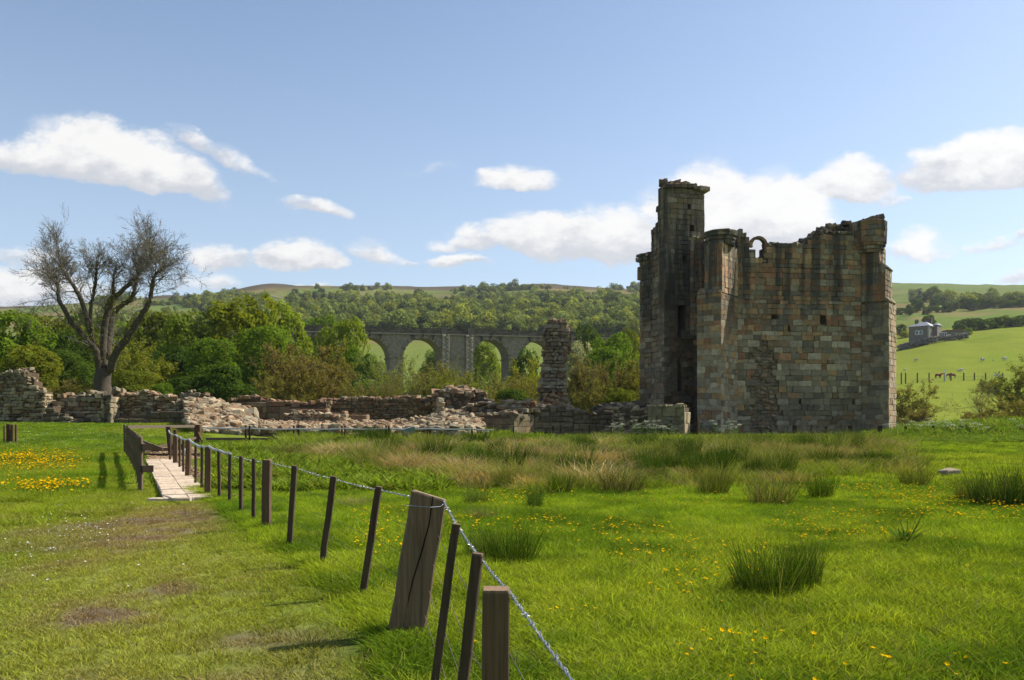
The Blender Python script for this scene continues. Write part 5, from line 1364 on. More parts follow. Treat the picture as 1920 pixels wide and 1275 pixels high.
# far-off wood on the hill: one mass
WOODP = proto_collection('wood_crown', [leaf_mesh('wood_crown', lobes_round(s + 60, 3.6, 7.5, .2, 9, (1.5, 2.3)), 520, .55, s + 60, gap=.2) for s in range(4)], foliage_mat('far_wood_leaves', .3, inst=True))
def far_wood():
    n = 34000; u = rng.uniform(-.52, .66, n); D = rng.uniform(380, 1290, n); x = u * D; px = CX + FPX * u; z = H(x, D); py = HY - (z - EYE) / D * FPX
    nz = fbm(x, D, 90, 3); nf = fbm(x + 900, D, 35, 3)
    upper = np.interp(px, [540, 640, 700, 760, 820, 880, 1000, 1060, 1200], [600, 594, 585, 576, 568, 560, 555, 556, 562])
    dense = (px > 560) & (px < 1215) & (py > upper + 16 * (nz - .5)) & (py < 625)
    dens = np.where(dense, np.where((nz < .42) & (py < 590), .25, .8), 0.0)
    patches = (px > 540) & (px < 1215) & (py < upper) & (nz > .55) & (nf > .5) & (py > 541); dens = np.where(patches, .65, dens)
    band = (px > 540) & (px < 700) & (py > 575) & (py < 600); dens = np.where(band, .5, dens)
    clear = dense & (py > 600) & (nz < .36); dens = np.where(clear, .0, dens)
    left = (px < 500) & (py > 556) & (nz > .5); dens = np.where(left, .6, dens)
    right = (px > 1680) & (nz > .60) & (nf > .55) & (py > 545); dens = np.where(right, .25, dens)
    k = rng.random(n) < dens
    x = x[k]; D = D[k]; z = z[k]; m = len(x); s = rng.uniform(.45, 1.1, m) * np.where(rng.random(m) < .15, 1.5, 1); rot = np.zeros((m, 3)); rot[:, 2] = rng.random(m) * 6.28
    base = np.array([.165, .205, .062]); c = base * rng.uniform(.7, 1.3, (m, 1)); pick = rng.random(m); c[pick < .25] *= np.array([1.5, 1.35, .9]); c[pick > .88] = np.array([.06, .085, .035])
    scatter('far_wood', np.stack([x, D, z - .5], 1), rot, np.stack([s, s, s * rng.uniform(.8, 1.3, m)], 1), c, WOODP, 'broadleaf wood covering the slope of the far hill')
    print('wood', m)
far_wood()
def track():
    pts = [(500, 553), (545, 563), (590, 571), (645, 584)]; P_ = []
    for i in range(24):
        px = np.interp(i, np.linspace(0, 23, 4), [p[0] for p in pts]); py = np.interp(i, np.linspace(0, 23, 4), [p[1] for p in pts]); D = Dof(px, py, 380); P_.append((X(px, D), D, h1(X(px, D), D)))
    m = MB(); V = []
    for (x, y, z) in P_: V += [(x, y - 4.5, h1(x, y - 4.5) + .5), (x, y + 4.5, h1(x, y + 4.5) + .5)]
    m.add(V, [(2 * i, 2 * i + 2, 2 * i + 3, 2 * i + 1) for i in range(len(P_) - 1)], (.30, .27, .21)); o = m.build('hill_track', M_RUIN); o['kind'] = 'structure'
track()

# ---------------------------------------------------------------- the bare ash tree
def ash():
    Y0 = 69; g = np.random.default_rng(12)
    root = empty('bare_tree', (X(194, Y0), Y0, Z(745, Y0)), 'tall almost leafless tree with thick forking limbs behind the low wall', 'tree')
    o0 = np.array(root.location)
    def pt(px, py, dy=0): return np.array(P(px, py, Y0 + dy)) - o0
    limbs = [
     ('A', [(188, 703, 0), (180, 660, -.5), (160, 634, -1), (138, 609, -1.4), (113, 569, -1.8), (109, 540, -1.6), (106, 520, -1.4)], .30, .10),
     ('B', [(186, 690, .2), (178, 650, .8), (166, 612, 1.4), (155, 569, 2), (141, 541, 2.2), (127, 520, 2.2), (116, 504, 2.4)], .30, .11),
     ('C', [(180, 665, 0), (172, 630, -.8), (170, 575, -1.4), (177, 545, -1.6), (181, 508, -1.8)], .20, .09),
     ('D', [(196, 690, 0), (195, 626, .3), (204, 580, .5), (214, 558, .6), (233, 542, 1), (251, 524, 1.4), (268, 505, 1.5), (284, 483, 1.6)], .32, .07),
     ('E', [(200, 672, .2), (213, 590, 1.6), (230, 572, 2), (246, 561, 2.2), (253, 535, 2.4), (258, 513, 2.4), (254, 494, 2.2)], .27, .09),
     ('F', [(205, 695, 0), (222, 655, -.6), (240, 632, -1), (265, 592, -1.6), (281, 564, -1.8), (286, 535, -2), (288, 521, -2), (305, 503, -2.2)], .34, .08),
     ('G', [(206, 580, .5), (213, 545, -.2), (212, 520, -.6)], .16, .08),
     ('H', [(190, 680, .1), (190, 640, 2), (196, 600, 3), (200, 570, 3.4)], .2, .1)]
    def smooth(p, k=5):
        p = np.array(p); n = len(p); t = np.linspace(0, n - 1, (n - 1) * k + 1); out = []
        for v in t:
            i = min(int(v), n - 2); f = v - i; p0 = p[max(i - 1, 0)]; p1 = p[i]; p2 = p[i + 1]; p3 = p[min(i + 2, n - 1)]
            out.append(.5 * ((2 * p1) + (-p0 + p2) * f + (2 * p0 - 5 * p1 + 4 * p2 - p3) * f * f + (-p0 + 3 * p1 - 3 * p2 + p3) * f ** 3))
        return np.array(out)
    m = MB(); tr = smooth([pt(196, 752), pt(194, 738), pt(192, 722), pt(193, 704), pt(195, 690)], 4); rr = [1.05, .95, .88, .82, .78, .75, .72, .70, .68, .67, .66, .66, .66, .62, .58, .54, .5][:len(tr)]
    m.tube(tr, rr, 12, (1, 1, 1)); me = m.mesh('trunk'); [setattr(p, 'use_smooth', True) for p in me.polygons]; obj('trunk', me, M_BARK, root)
    segs = []; tips = []; leafp = []
    for nm, pts, r0, r1 in limbs:
        c = smooth([pt(*p) for p in pts]); n = len(c); c = c + g.standard_normal(c.shape) * .03
        m = MB(); rs = [r0 * (1 - k / (n - 1)) + r1 * (k / (n - 1)) + .02 * g.random() for k in range(n)]; m.tube(c, rs, 8, (1, 1, 1)); me = m.mesh('limb'); [setattr(p, 'use_smooth', True) for p in me.polygons]; obj('limb', me, M_BARK, root)
        # side branches and twigs along the limb
        for k in range(3, n):
            t = k / (n - 1)
            cnt = 1 + (t > .5) * 1 + (t > .75) * 1 + (k == n - 1) * 3
            for _ in range(cnt):
                if g.random() > (.12 if t < .35 else .42 if t < .75 else .7): continue
                cen = c[k] - pt(195, 640); out = np.array([cen[0], cen[1] * .8, 0]); out /= max(np.linalg.norm(out), .3)
                d = out * g.uniform(.2, .8) + np.array([g.normal(0, .5), g.normal(0, .5), g.uniform(.3, 1.1)]); d /= np.linalg.norm(d)
                L = g.uniform(.8, 1.8)
                branch(g, c[k], d, L, .04 + .02 * g.random(), 3, segs, tips, .48, .05, 4, 4, .64, .15)
    # sprays reaching the outline of the crown
    allp = np.vstack([smooth([pt(*p) for p in pts])[6:] for nm, pts, a_, b_ in limbs])
    for (tx_, ty_) in ((48, 525), (50, 560), (62, 592), (68, 502), (84, 468), (96, 450), (110, 440), (126, 456), (140, 472), (156, 488), (170, 492), (186, 474), (202, 492), (216, 500), (226, 476), (236, 446), (246, 434), (256, 428), (268, 424), (284, 428), (298, 440), (316, 456), (330, 478), (344, 500), (356, 532), (350, 550), (90, 520), (80, 545), (320, 520), (310, 490), (130, 490), (240, 470), (275, 450), (150, 520), (225, 520)):
        q = pt(tx_, ty_, g.normal(0, 1.6)); dd = np.linalg.norm((allp - q) * np.array([1, .4, 1]), axis=1) + (allp[:, 2] > q[2]) * 3; p = allp[np.argmin(dd)]
        d = q - p; L = np.linalg.norm(d); branch(g, p, d / L, max(L * .72, .9), .04, 3, segs, tips, .46, .04, 5, 5, .60, .13)
    segs = [s for s in segs]; print('ash twigs', len(segs))
    segs = [(p, q, max(a, .011), max(b, .007)) for p, q, a, b in segs]
    o = obj('twigs', tube_mesh('twigs', segs, 3), M_TWIG, root); o['kind'] = 'stuff'
    # a few young leaves at the twig ends and ivy-like shoots on the lower limbs
    tp = np.array(tips); kk = g.choice(len(tp), 2200); p = tp[kk] + g.standard_normal((2200, 3)) * .12
    ex = []
    for _ in range(5200):
        nm, pts, r0, r1 = limbs[g.integers(len(limbs))]; i = g.integers(0, len(pts) - 1); f = g.random(); a = pt(*pts[i]); b = pt(*pts[i + 1]); q = a + (b - a) * f + g.standard_normal(3) * .32
        if q[2] < 9.5: ex.append(q)
    p = np.vstack([p, np.array(ex)]); n = len(p)
    nrm = g.standard_normal((n, 3)); nrm /= np.linalg.norm(nrm, axis=1)[:, None]; a = np.cross(nrm, g.standard_normal((n, 3))); a /= np.linalg.norm(a, axis=1)[:, None]; b = np.cross(nrm, a); s = .06 * (.5 + g.random((n, 1)))
    V = np.stack([p - a * s, p - b * s * .6, p + a * s, p + b * s * .6], 1).reshape(-1, 3)
    o = obj('young_leaves', mesh_np('young_leaves', V, np.arange(4 * n).reshape(-1, 4), None, {'v': np.repeat(g.random(n), 4), 'dry': np.zeros(4 * n)}), M_LEAF, root); o['kind'] = 'stuff'; o.color = (.17, .18, .04, 1)
ash()
# ---------------------------------------------------------------- paved path
def pcx(y): return -5.74 - .484 * (y - 14.2)
def path():
    g = np.random.default_rng(4)
    d = Vector((-.484, 1, 0)).normalized(); n = Vector((d.y, -d.x, 0))
    root = bpy.data.objects.new('paved_path', None); COL.objects.link(root); root.location = (pcx(14.2), 14.2, 0); root['kind'] = 'structure'
    o0 = np.array(root.location)
    L = 0
    while L < 13.2:
        ln = .62
        for k in (-.75, .75):
            y = 14.2 + d.y * L; c = Vector((pcx(14.2) + d.x * (L + ln / 2), 14.2 + d.y * (L + ln / 2), 0)) + n * (k * .275)
            c.z = h1(c.x, c.y) + .02
            S = Stones(int(L * 100 + k * 4 + 9)); S.add(c, d, n, (0, 0, 1), (ln / 2 - .004, .204, .035), .006, .003, np.array([.50, .40, .30]) * g.uniform(.90, 1.08))
            obj('paving_slab', mesh_list('paving_slab', S.items[0][1] - o0, CT_F, np.tile(S.items[0][2], (24, 1)).astype(np.float32)), M_SLABC, root)
        L += ln
    for k in range(2):
        c = (X(300 + k * 40, 14.15), 14.15, h1(-6, 14.1) + .02); S = Stones(5 + k); S.add(c, (1, 0, 0), (0, 1, 0), (0, 0, 1), (.19, .10, .035), .008, .003, np.array([.50, .41, .31]))
        obj('paving_slab', mesh_list('paving_slab', S.items[0][1] - o0, CT_F, np.tile(S.items[0][2], (24, 1)).astype(np.float32)), M_SLABC, root)
    # soil verge and gravel beyond
    m = MB(); rows = np.linspace(14.6, 27.2, 26); V = []
    for y in rows:
        for s in (.30, 1.02 + .1 * math.sin(y * 3)): V.append((pcx(y) + s, y, h1(pcx(y) + s, y) + .012))
    m.add(V, [(2 * i, 2 * i + 1, 2 * i + 3, 2 * i + 2) for i in range(len(rows) - 1)], (.24, .17, .105)); o = m.build('soil_verge', M_RUIN); o['kind'] = 'structure'
    m = MB(); V = []; rows = np.linspace(26.2, 36.5, 16)
    for y in rows:
        for s in np.linspace(-.62, 1.6 + .25 * (y - 26) / 10, 5): V.append((pcx(y) * .985 + s, y, h1(pcx(y) + s, y) + .014))
    m.add(V, [(5 * i + j, 5 * i + j + 1, 5 * i + j + 6, 5 * i + j + 5) for i in range(len(rows) - 1) for j in range(4)], (.33, .245, .18)); o = m.build('gravel_path', M_RUIN); o['kind'] = 'structure'
    m = MB(); m.bar((pcx(28.8) - .55, 28.8, h1(-13, 28.8) + .04), (pcx(28.8) + 1.5, 29.0, h1(-12, 29) + .04), .1, .12, (.8, .7, .6)); o = m.build('timber_step', M_WOOD, None)
    tag(o, 'dark timber edging laid across the gravel between the gate posts', 'timber edging')
    S = Stones(31); rt = bpy.data.objects.new('path_pebbles', None)
    V = []; 
    for k in range(900):
        y = g.uniform(14.6, 35); s = g.uniform(.32, 1.0) if y < 26 else g.uniform(-.6, 1.6); x = pcx(y) * (1 if y < 26 else .985) + s
        S.rock((x, y, h1(x, y) + .02), g.uniform(.012, .05), .2, .6, np.array([.40, .31, .23]) * g.uniform(.7, 1.2), .2)
    V = np.vstack([q[1] for q in S.items]); F = [tuple(i + 24 * k for i in f) for k in range(len(S.items)) for f in CT_F]
    o = obj('path_pebbles', mesh_list('path_pebbles', V, F, np.vstack([np.tile(q[2], (24, 1)) for q in S.items]).astype(np.float32)), M_RUIN); tag(o, 'small stones and soil spilling along the right edge of the paving', kind='stuff')
M_SLABC = stone_mat('paving_slab_concrete', lichen=.12, scale=2.0)
path()

# ---------------------------------------------------------------- fences
def post_bm(base, top, w_, d_, rz=0.0, cut=0.0, col=(1, 1, 1), bev=.006, sink=.25, wob=0.0, seed=0, slant=0.0):
    """squared timber from base to top, with chamfered edges; returned in coordinates local to its base so the grain follows it"""
    base = Vector(base); top = Vector(top); ax = (top - base).normalized(); L = (top - base).length
    t = Vector((math.cos(rz), math.sin(rz), 0)); n = ax.cross(t).normalized(); t = n.cross(ax).normalized()
    g = np.random.default_rng(seed); lv = [-sink, 0, L * .25, L * .5, L * .75, L - .012, L]; V = []
    c = min(bev, w_ * .2)
    for i, z in enumerate(lv):
        f = .93 if i == len(lv) - 1 else 1.0; jx, jy = (g.normal(0, wob), g.normal(0, wob)) if 0 < i < 6 else (0, 0)
        hx, hy = w_ / 2 * f, d_ / 2 * f
        for (x, y) in ((-hx + c, -hy), (hx - c, -hy), (hx, -hy + c), (hx, hy - c), (hx - c, hy), (-hx + c, hy), (-hx, hy - c), (-hx, -hy + c)):
            zz = z + (slant * x / w_ if i >= 5 else 0)
            V.append(base + t * (x + jx) + n * (y + jy) + ax * zz)
    F = [(i * 8 + j, i * 8 + (j + 1) % 8, (i + 1) * 8 + (j + 1) % 8, (i + 1) * 8 + j) for i in range(len(lv) - 1) for j in range(8)]
    F.append(tuple((len(lv) - 1) * 8 + j for j in range(8)))
    return V, F, col
def add_post(root, name, base, top, w_, d_, **kw):
    V, F, col = post_bm(base, top, w_, d_, **kw); b = Vector(base); Vl = [tuple(v - b) for v in V]
    n = len(V); C = np.tile(np.array(col, np.float32), (n, 1)); C[-8:] *= 1.9; C = np.minimum(C, 2.2)  # top rim brightened, sunlight painted onto the end grain
    return obj(name, mesh_list(name, Vl, F, C), M_WOOD, root, loc=tuple(b - root.location))

def wire_path(pts, sag=.012, n=10, g=None):
    out = []
    for a, b in zip(pts[:-1], pts[1:]):
        a = Vector(a); b = Vector(b)
        for k in range(n): f = k / n; p = a.lerp(b, f); p.z -= sag * 4 * f * (1 - f); out.append(p)
    out.append(Vector(pts[-1])); return out

def main_fence():
    g = np.random.default_rng(9)
    root = empty('wire_fence', (-.75, 5.58, 0), 'long post and stake fence with barbed top wire beside the worn path', 'fence')
    D = [  # base x, base y, top x, top z, width, depth, kind
        (.26, 1.0, .28, .94, .05, .045, 'stake'),
        (-.060, 2.80, -.056, .947, .095, .085, 'post'), (-.262, 3.5, -.149, .95, .046, .045, 'stake'), (-.440, 4.45, -.3085, .95, .047, .045, 'stake'),
        (-.744, 5.58, -.577, .995, .245, .13, 'sleeper'), (-1.258, 6.74, -1.123, .957, .055, .05, 'stake'), (-1.915, 8.07, -1.80, .942, .06, .05, 'stake'), (-2.56, 9.2, -2.50, .98, .06, .05, 'stake'),
        (-3.24, 10.57, -3.235, .972, .105, .10, 'post'), (-3.66, 11.34, -3.66, .945, .05, .045, 'stake'), (-4.19, 12.37, -4.19, .93, .05, .045, 'stake'), (-4.84, 13.7, -4.83, .90, .05, .045, 'stake'),
        (-5.25, 14.35, -5.26, .92, .05, .045, 'stake'), (-5.71, 15.0, -5.70, .97, .105, .10, 'post'), (-6.2, 16, -6.2, .93, .05, .045, 'stake'), (-6.8, 17.2, -6.8, .92, .05, .045, 'stake'),
        (-7.70, 19, -7.68, .98, .105, .10, 'post'), (-8.3, 20.2, -8.3, .95, .05, .045, 'stake'), (-9.1, 21.9, -9.1, .96, .05, .045, 'stake'), (-10.1, 24, -10.1, .97, .12, .11, 'post'), (-11.2, 26.2, -11.2, .97, .06, .05, 'stake')]
    tops = []
    for i, (bx, by, tx, tz, w_, d_, kd) in enumerate(D):
        zb = h1(bx, by); name = 'sleeper_post' if kd == 'sleeper' else kd
        tone = {'post': (1.0, .88, .78), 'stake': (.62, .60, .58), 'sleeper': (1.45, 1.35, 1.2)}[kd]
        o = add_post(root, name, (bx, by, zb), (tx, by + (.05 if kd == 'sleeper' else 0), tz), w_, d_, rz={'sleeper': .20}.get(kd, g.normal(0, .1)), col=tone, bev=.012 if kd == 'sleeper' else .004, wob=.004 if kd == 'sleeper' else .002, seed=i, slant=-.035 if kd == 'sleeper' else 0)
        if kd == 'sleeper': o['label'] = 'thick leaning sleeper post with a long drying crack'
        tops.append((bx, by, tx, tz, w_, d_, kd))
    # deep drying crack and knots on the sleeper: a dark inlaid split following the grain
    sl = [q for q in D if q[6] == 'sleeper'][0]; b = Vector((sl[0], sl[1], h1(sl[0], sl[1]))); tp = Vector((sl[2], sl[1] + .05, sl[3])); ax = (tp - b); L = ax.length; ax.normalize(); t = Vector((math.cos(.20), math.sin(.20), 0)); n = ax.cross(t).normalized(); t = n.cross(ax).normalized(); n = -n if n.y > 0 else n
    m = MB(); cp = [(.015, .995), (.018, .9), (.022, .80), (.012, .70), (.006, .62), (-.010, .5), (-.022, .40), (-.028, .30), (-.030, .2)]
    V = []; F = []
    for i, (x, f) in enumerate(cp):
        wv = .0055 * (1 - abs(f - .6) * .9) if i < len(cp) - 1 else .0004
        p = b + ax * (L * f) + t * x + n * (.0665)
        V += [p - t * wv - n * .0, p + n * .0015, p + t * wv]
    F = [(3 * i + j, 3 * i + j + 1, 3 * i + j + 4, 3 * i + j + 3) for i in range(len(cp) - 1) for j in (0, 1)]
    m.add(V, F, (.12, .10, .09)); m.build('drying_crack', M_WOOD, root)
    # barbed top wire: two twisted strands with barbs
    def side(q, z, extra=.0):
        bx, by, tx, tz, w_, d_, kd = q; zb = h1(bx, by); f = (z - zb) / max(.1, tz - zb); x = bx + (tx - bx) * f
        nx, ny = .88, .47       # towards the field
        return Vector((x + nx * (w_ / 2 + extra) * (1.0 if kd != 'sleeper' else .96), by + ny * (w_ / 2 + extra) * (0 if kd == 'sleeper' else 1), z))
    near = [q for q in D if q[1] < 14]
    zt = {True: 0}
    anchor = [side(q, {'sleeper': .955, 'post': min(q[3] - .015, .93)}.get(q[6], q[3] - .035), .006) for q in near]
    pth = wire_path(anchor, .008, 14)
    m = MB(); m2 = MB(); acc = 0
    fine = []
    for a, c in zip(pth[:-1], pth[1:]):
        ln = (c - a).length; k = max(1, int(ln / .012)) if a.y < 7.5 else max(1, int(ln / .05))
        for j in range(k): fine.append(a.lerp(c, j / k))
    s = 0; A = []; Bv = []; nb = .06
    for i, p in enumerate(fine):
        d = (fine[min(i + 1, len(fine) - 1)] - fine[max(0, i - 1)]).normalized(); u = d.cross(Vector((0, 0, 1))).normalized(); v = d.cross(u)
        if i: s += (p - fine[i - 1]).length
        an = s / .045 * math.pi; e = (u * math.cos(an) + v * math.sin(an)) * .0027; A.append(p + e); Bv.append(p - e)
        if s > nb:
            nb += .105
            for q in range(2):
                e2 = (u * g.normal() + v * g.normal() + d * g.normal(0, .3)).normalized() * .017
                m2.tube([p - e2, p - e2 * .1, p + e2], [.0006, .0018, .0006], 4, (1, 1, 1))
            ring = [p + d * (.004 * math.sin(t_ * 3)) + (u * math.cos(t_) + v * math.sin(t_)) * .0058 + d * ((t_ / 12.5 - .5) * .014) for t_ in np.linspace(0, 12.5, 14)]
            m2.tube(ring, .0017, 4, (1, 1, 1))
    m.tube(A, .0023, 5, (1, 1, 1)); m.tube(Bv, .0023, 5, (1, 1, 1)); m.build('barbed_wire', M_STEEL, root); o = m2.build('barbs', M_STEEL, root); o['kind'] = 'stuff'
    for z in (.72, .52, .34, .17):
        an = [side(q, z, .002) for q in D if q[1] < 26]
        m = MB(); m.tube(wire_path(an, .01, 4), .0019, 4, (1, 1, 1)); m.build('plain_wire', M_RUST, root)
    m = MB(); m.tube([side(sl, .93, .004) + Vector((-.27, -.065, .004)), Vector((sl[2] - .115, sl[1] - .055, .93)), Vector((sl[2] + .02, sl[1] - .10, .925)), side(sl, .93, .004) + Vector((-.012, -.07, -.004)), side(sl, .935, .004)], .0028, 5, (.6, .6, .6)); m.build('wire_loop', M_STEEL, root)
    # grey sleeve over the top wire of the far half
    sl_ = [q for q in D if 13.5 < q[1]]
    an = [Vector((q[2] + .02, q[1] - .02, q[3] + .012)) for q in sl_] + [Vector((-12.4, 28.9, 1.02))]
    pts = wire_path(an, .02, 6); m = MB(); m.tube(pts, .024, 7, (1, 1, 1)); m.build('wire_sleeve', M_HOSE, root)
    m = MB(); segs = [k for k in range(2, len(pts) - 2, 3)]
    for k in segs: m.tube([pts[k], pts[k].lerp(pts[k + 1], .15)], .029, 7, (.35, .35, .35))
    m.build('sleeve_ties', M_HOSE, root)['kind'] = 'stuff'
    m = MB(); q = (-8.05, 19.7); m.tube([(q[0], q[1], .74), (q[0] + .03, q[1] - .03, .66), (q[0] + .02, q[1] - .02, .60), (q[0] + .06, q[1], .56)], .025, 6, (1, 1, 1)); m.build('white_tie', M_WHITE, root)
M_WHITE = plain_mat('white_plastic', (.72, .72, .69), .5, var=.05, bmp=0)
main_fence()

def left_fence():
    root = empty('paling_fence', (X(263, 16), 16, 0), 'short fence of closely set upright posts along the left edge of the paving', 'fence')
    n = 10
    for i in range(n):
        Y = 16 + 15 * (i / (n - 1)) ** 1.05; px = np.interp(Y, [16, 31], [264, 234.5]); x = X(px, Y); zb = h1(x, Y)
        add_post(root, 'post', (x, Y, zb), (x + .01 * (i % 3 - 1), Y, Z(np.interp(Y, [16, 31], [819, 796]), Y)), .085, .08, col=(1.15, 1.2, 1.1), bev=.01, wob=.004, seed=i + 40, rz=.1)
    for z0, z1 in ((.93, .98), (.50, .52)):
        m = MB(); a = Vector((X(264, 16) + .09, 15.95, z0)); b = Vector((X(234.5, 31) + .09, 31, z1 + .05)); m.bar(a, b, .05, .12, (.8, .8, .75)); m.build('rail', M_WOOD, root)
        m = MB(); m.bar(a + Vector((.0, -.12, 0)), a + Vector((.16, .02, 0)), .12, .13, (.35, .33, .3)); m.build('rail_end', M_WOOD, root)
left_fence()

def rail_fence():
    root = empty('post_and_rail_fence', (X(560, 42), 42, h1(X(560, 42), 42)), 'low post and rail fence with a grey sleeved top wire before the sunlit rubble', 'fence')
    for px, Y, w_ in ((461, 42.6, .10), (468, 41.8, .09), (551, 42.8, .09), (560, 42, .10), (641, 42.8, .10), (647, 42.2, .10), (724, 42.6, .10), (729, 41.8, .10), (805, 42, .22), (885, 42.6, .09)):
        x = X(px, Y); add_post(root, 'post', (x, Y, h1(x, Y)), (x, Y, Z(798 if px not in (805, 885) else 801, Y)), w_, .1, col=(.5, .42, .36) if w_ < .2 else (.3, .27, .24), seed=int(px), rz=.1)
    m = MB(); m.bar(P(386, 823, 41.9), P(727, 823.5, 41.7), .06, .13, (1.3, 1.25, 1.15)); m.build('rail', M_WOOD, root)
    m = MB(); m.tube(wire_path([P(px, py, 41.9) for px, py in ((372, 801), (468, 803), (560, 804), (647, 803.5), (729, 803.5), (805, 803.5), (885, 804), (925, 806))], .04, 5), .045, 6, (1, 1, 1)); m.build('wire_sleeve', M_HOSE, root)
    # brace post and gate
    r2 = empty('kissing_gate', (X(345, 36), 36, h1(X(345, 36), 36)), 'timber gateway with tall posts and crossed grey rails at the end of the paving', 'gate')
    for px, Y, py, w_, lean in ((371, 40.5, 796, .30, 0), (321, 29.0, 800, .17, -.10), (326, 29.5, 806, .12, .05)):
        x = X(px, Y); add_post(r2, 'post', (x, Y, h1(x, Y)), (x + lean, Y, Z(py, Y)), w_, w_ * .8, col=(.95, .72, .55) if px != 321 else (.7, .6, .52), seed=px, bev=.02)
    for a, b, w_, c in (((372, 812, 40.3), (379, 828, 39.6), .14, (1.1, .8, .6)), ((332, 822, 29.2), (346, 842, 28.6), .11, (.9, .62, .45)), ((240, 800.5, 32), (366, 799, 40.5), .13, (1.15, 1.2, 1.25)), ((268, 829, 30.5), (305, 843, 29.6), .14, (1.2, 1.2, 1.15)), ((268, 846, 30), (319, 832, 33), .12, (.9, .85, .8)), ((268, 845, 31), (352, 840, 31), .12, (1.3, 1.2, 1.1)), ((345, 826, 33), (367, 821, 39), .1, (1.2, 1.15, 1.1))):
        m = MB(); m.bar(P(*a), P(*b), .05, w_, c); m.build('rail', M_WOOD, r2)
rail_fence()

def wire_row(name, label, posts, wires, seed=0, wmat=None, tone=(.35, .3, .26)):
    """posts: (px, py_top, Y, width)"""
    mx = sum(p[0] for p in posts) / len(posts); Y0 = posts[0][2]
    root = empty(name, (X(posts[0][0], Y0), Y0, h1(X(posts[0][0], Y0), Y0)), label, 'fence')
    for px, py, Y, w_ in posts:
        x = X(px, Y); o = add_post(root, 'post', (x, Y, h1(x, Y)), (x, Y, Z(py, Y)), w_, w_, col=tone if w_ < .25 else (.3, .27, .25), seed=abs(int(px)) + seed)
    for dz in wires:
        m = MB(); m.tube(wire_path([(X(px, Y), Y - w_ / 2, h1(X(px, Y), Y) + dz) for px, py, Y, w_ in posts], .01, 2), .0035 if Y0 < 70 else .012, 4, (.6, .6, .6)); m.build('wire', M_RUST, root)
    return root
wire_row('forecourt_fence', 'thin wire fence on dark posts in front of the shaded forecourt walls', [(885, 803, 48.5, .08), (963, 800, 49, .08), (1037, 798, 49.5, .09), (1105, 797, 50, .10), (1146, 800, 50, .07), (1240, 797, 50.5, .08), (1307, 788, 50.6, .07)], (.95, .75, .5, .25))
r_ = wire_row('field_fence', 'wire fence on dark posts running past the tower foot to the right edge', [(1490, 797, 53.6, .22), (1549, 799, 53.8, .1), (1594, 797, 54, .2), (1650, 798, 54, .22), (1698, 799, 54.2, .12), (1750, 798, 54.4, .12), (1802, 798, 54.6, .22), (1839, 799, 54.8, .12), (1886, 799, 55, .14), (1960, 799, 55.4, .14)], (.95, .72, .5, .28))
def hurdle():
    r = empty('field_gate', (X(1545, 53.3), 53.3, 0), 'low timber hurdle of three pale rails below the tower wall', 'gate')
    for k, z in enumerate((.12, .38, .62, .92)):
        m = MB(); m.bar((X(1493, 53.4), 53.4, z), (X(1593, 53.7), 53.7, z + .02), .03, .085, (1.7, 1.6, 1.5)); m.build('rail', M_WOOD, r)
    for px in (1521, 1577):
        m = MB(); m.bar((X(px, 53.45), 53.45, 0), (X(px, 53.45), 53.45, .98), .04, .08, (.7, .65, .6)); m.build('upright', M_WOOD, r)
hurdle()
p_ = empty('pale_marker_post', (X(1310, 52.2), 52.2, 0), 'thin pale post standing against the sunlit wall end', 'post'); add_post(p_, 'shaft', (X(1310, 52.2), 52.2, 0), (X(1310, 52.2), 52.2, Z(785, 52.2)), .09, .09, col=(1.8, 1.6, 1.2))
r3 = wire_row('corner_fence', 'short wire fence with clustered posts cut off by the left edge', [(-60, 799, 37, .09), (8, 799, 37, .06), (17, 795, 37.2, .17), (23, 796, 36.8, .12), (30, 796, 37.2, .07)], (.9, .65, .4, .2), tone=(.8, .62, .5))
wire_row('pasture_fence', 'far wire fence of small posts across the bright hillside pasture', [(px, 699, 188, .22) for px in (1690, 1698, 1720, 1742, 1771, 1783, 1807, 1827, 1848, 1880, 1905, 1940)], (.9, .6, .3), tone=(1.2, 1.1, 1.0))

def board():
    x, Y = X(763, 40), 40; r = empty('information_board', (x, Y, h1(x, Y)), 'small tilted blue grey information board on a dark post', 'sign')
    add_post(r, 'post', (x, Y, h1(x, Y)), (x, Y, Z(811, Y)), .13, .1, col=(.25, .23, .22))
    m = MB(); c = P(766, 808, Y); t = Vector((1, .25, .28)).normalized(); u = Vector((-.2, -.55, .8)); m.box(c, (.62, .05, .36), col=(1, 1, 1), t=t, u=u); m.build('panel', plain_mat('board_face', (.20, .27, .30), .35, var=.15, scale=3, bmp=0, spec=.5), r)
    m = MB(); m.box(c + Vector((0, .02, -.02)), (.66, .03, .40), col=(1, 1, 1), t=t, u=u); m.build('frame', plain_mat('board_frame', (.03, .03, .035), .5, bmp=0), r)
board()
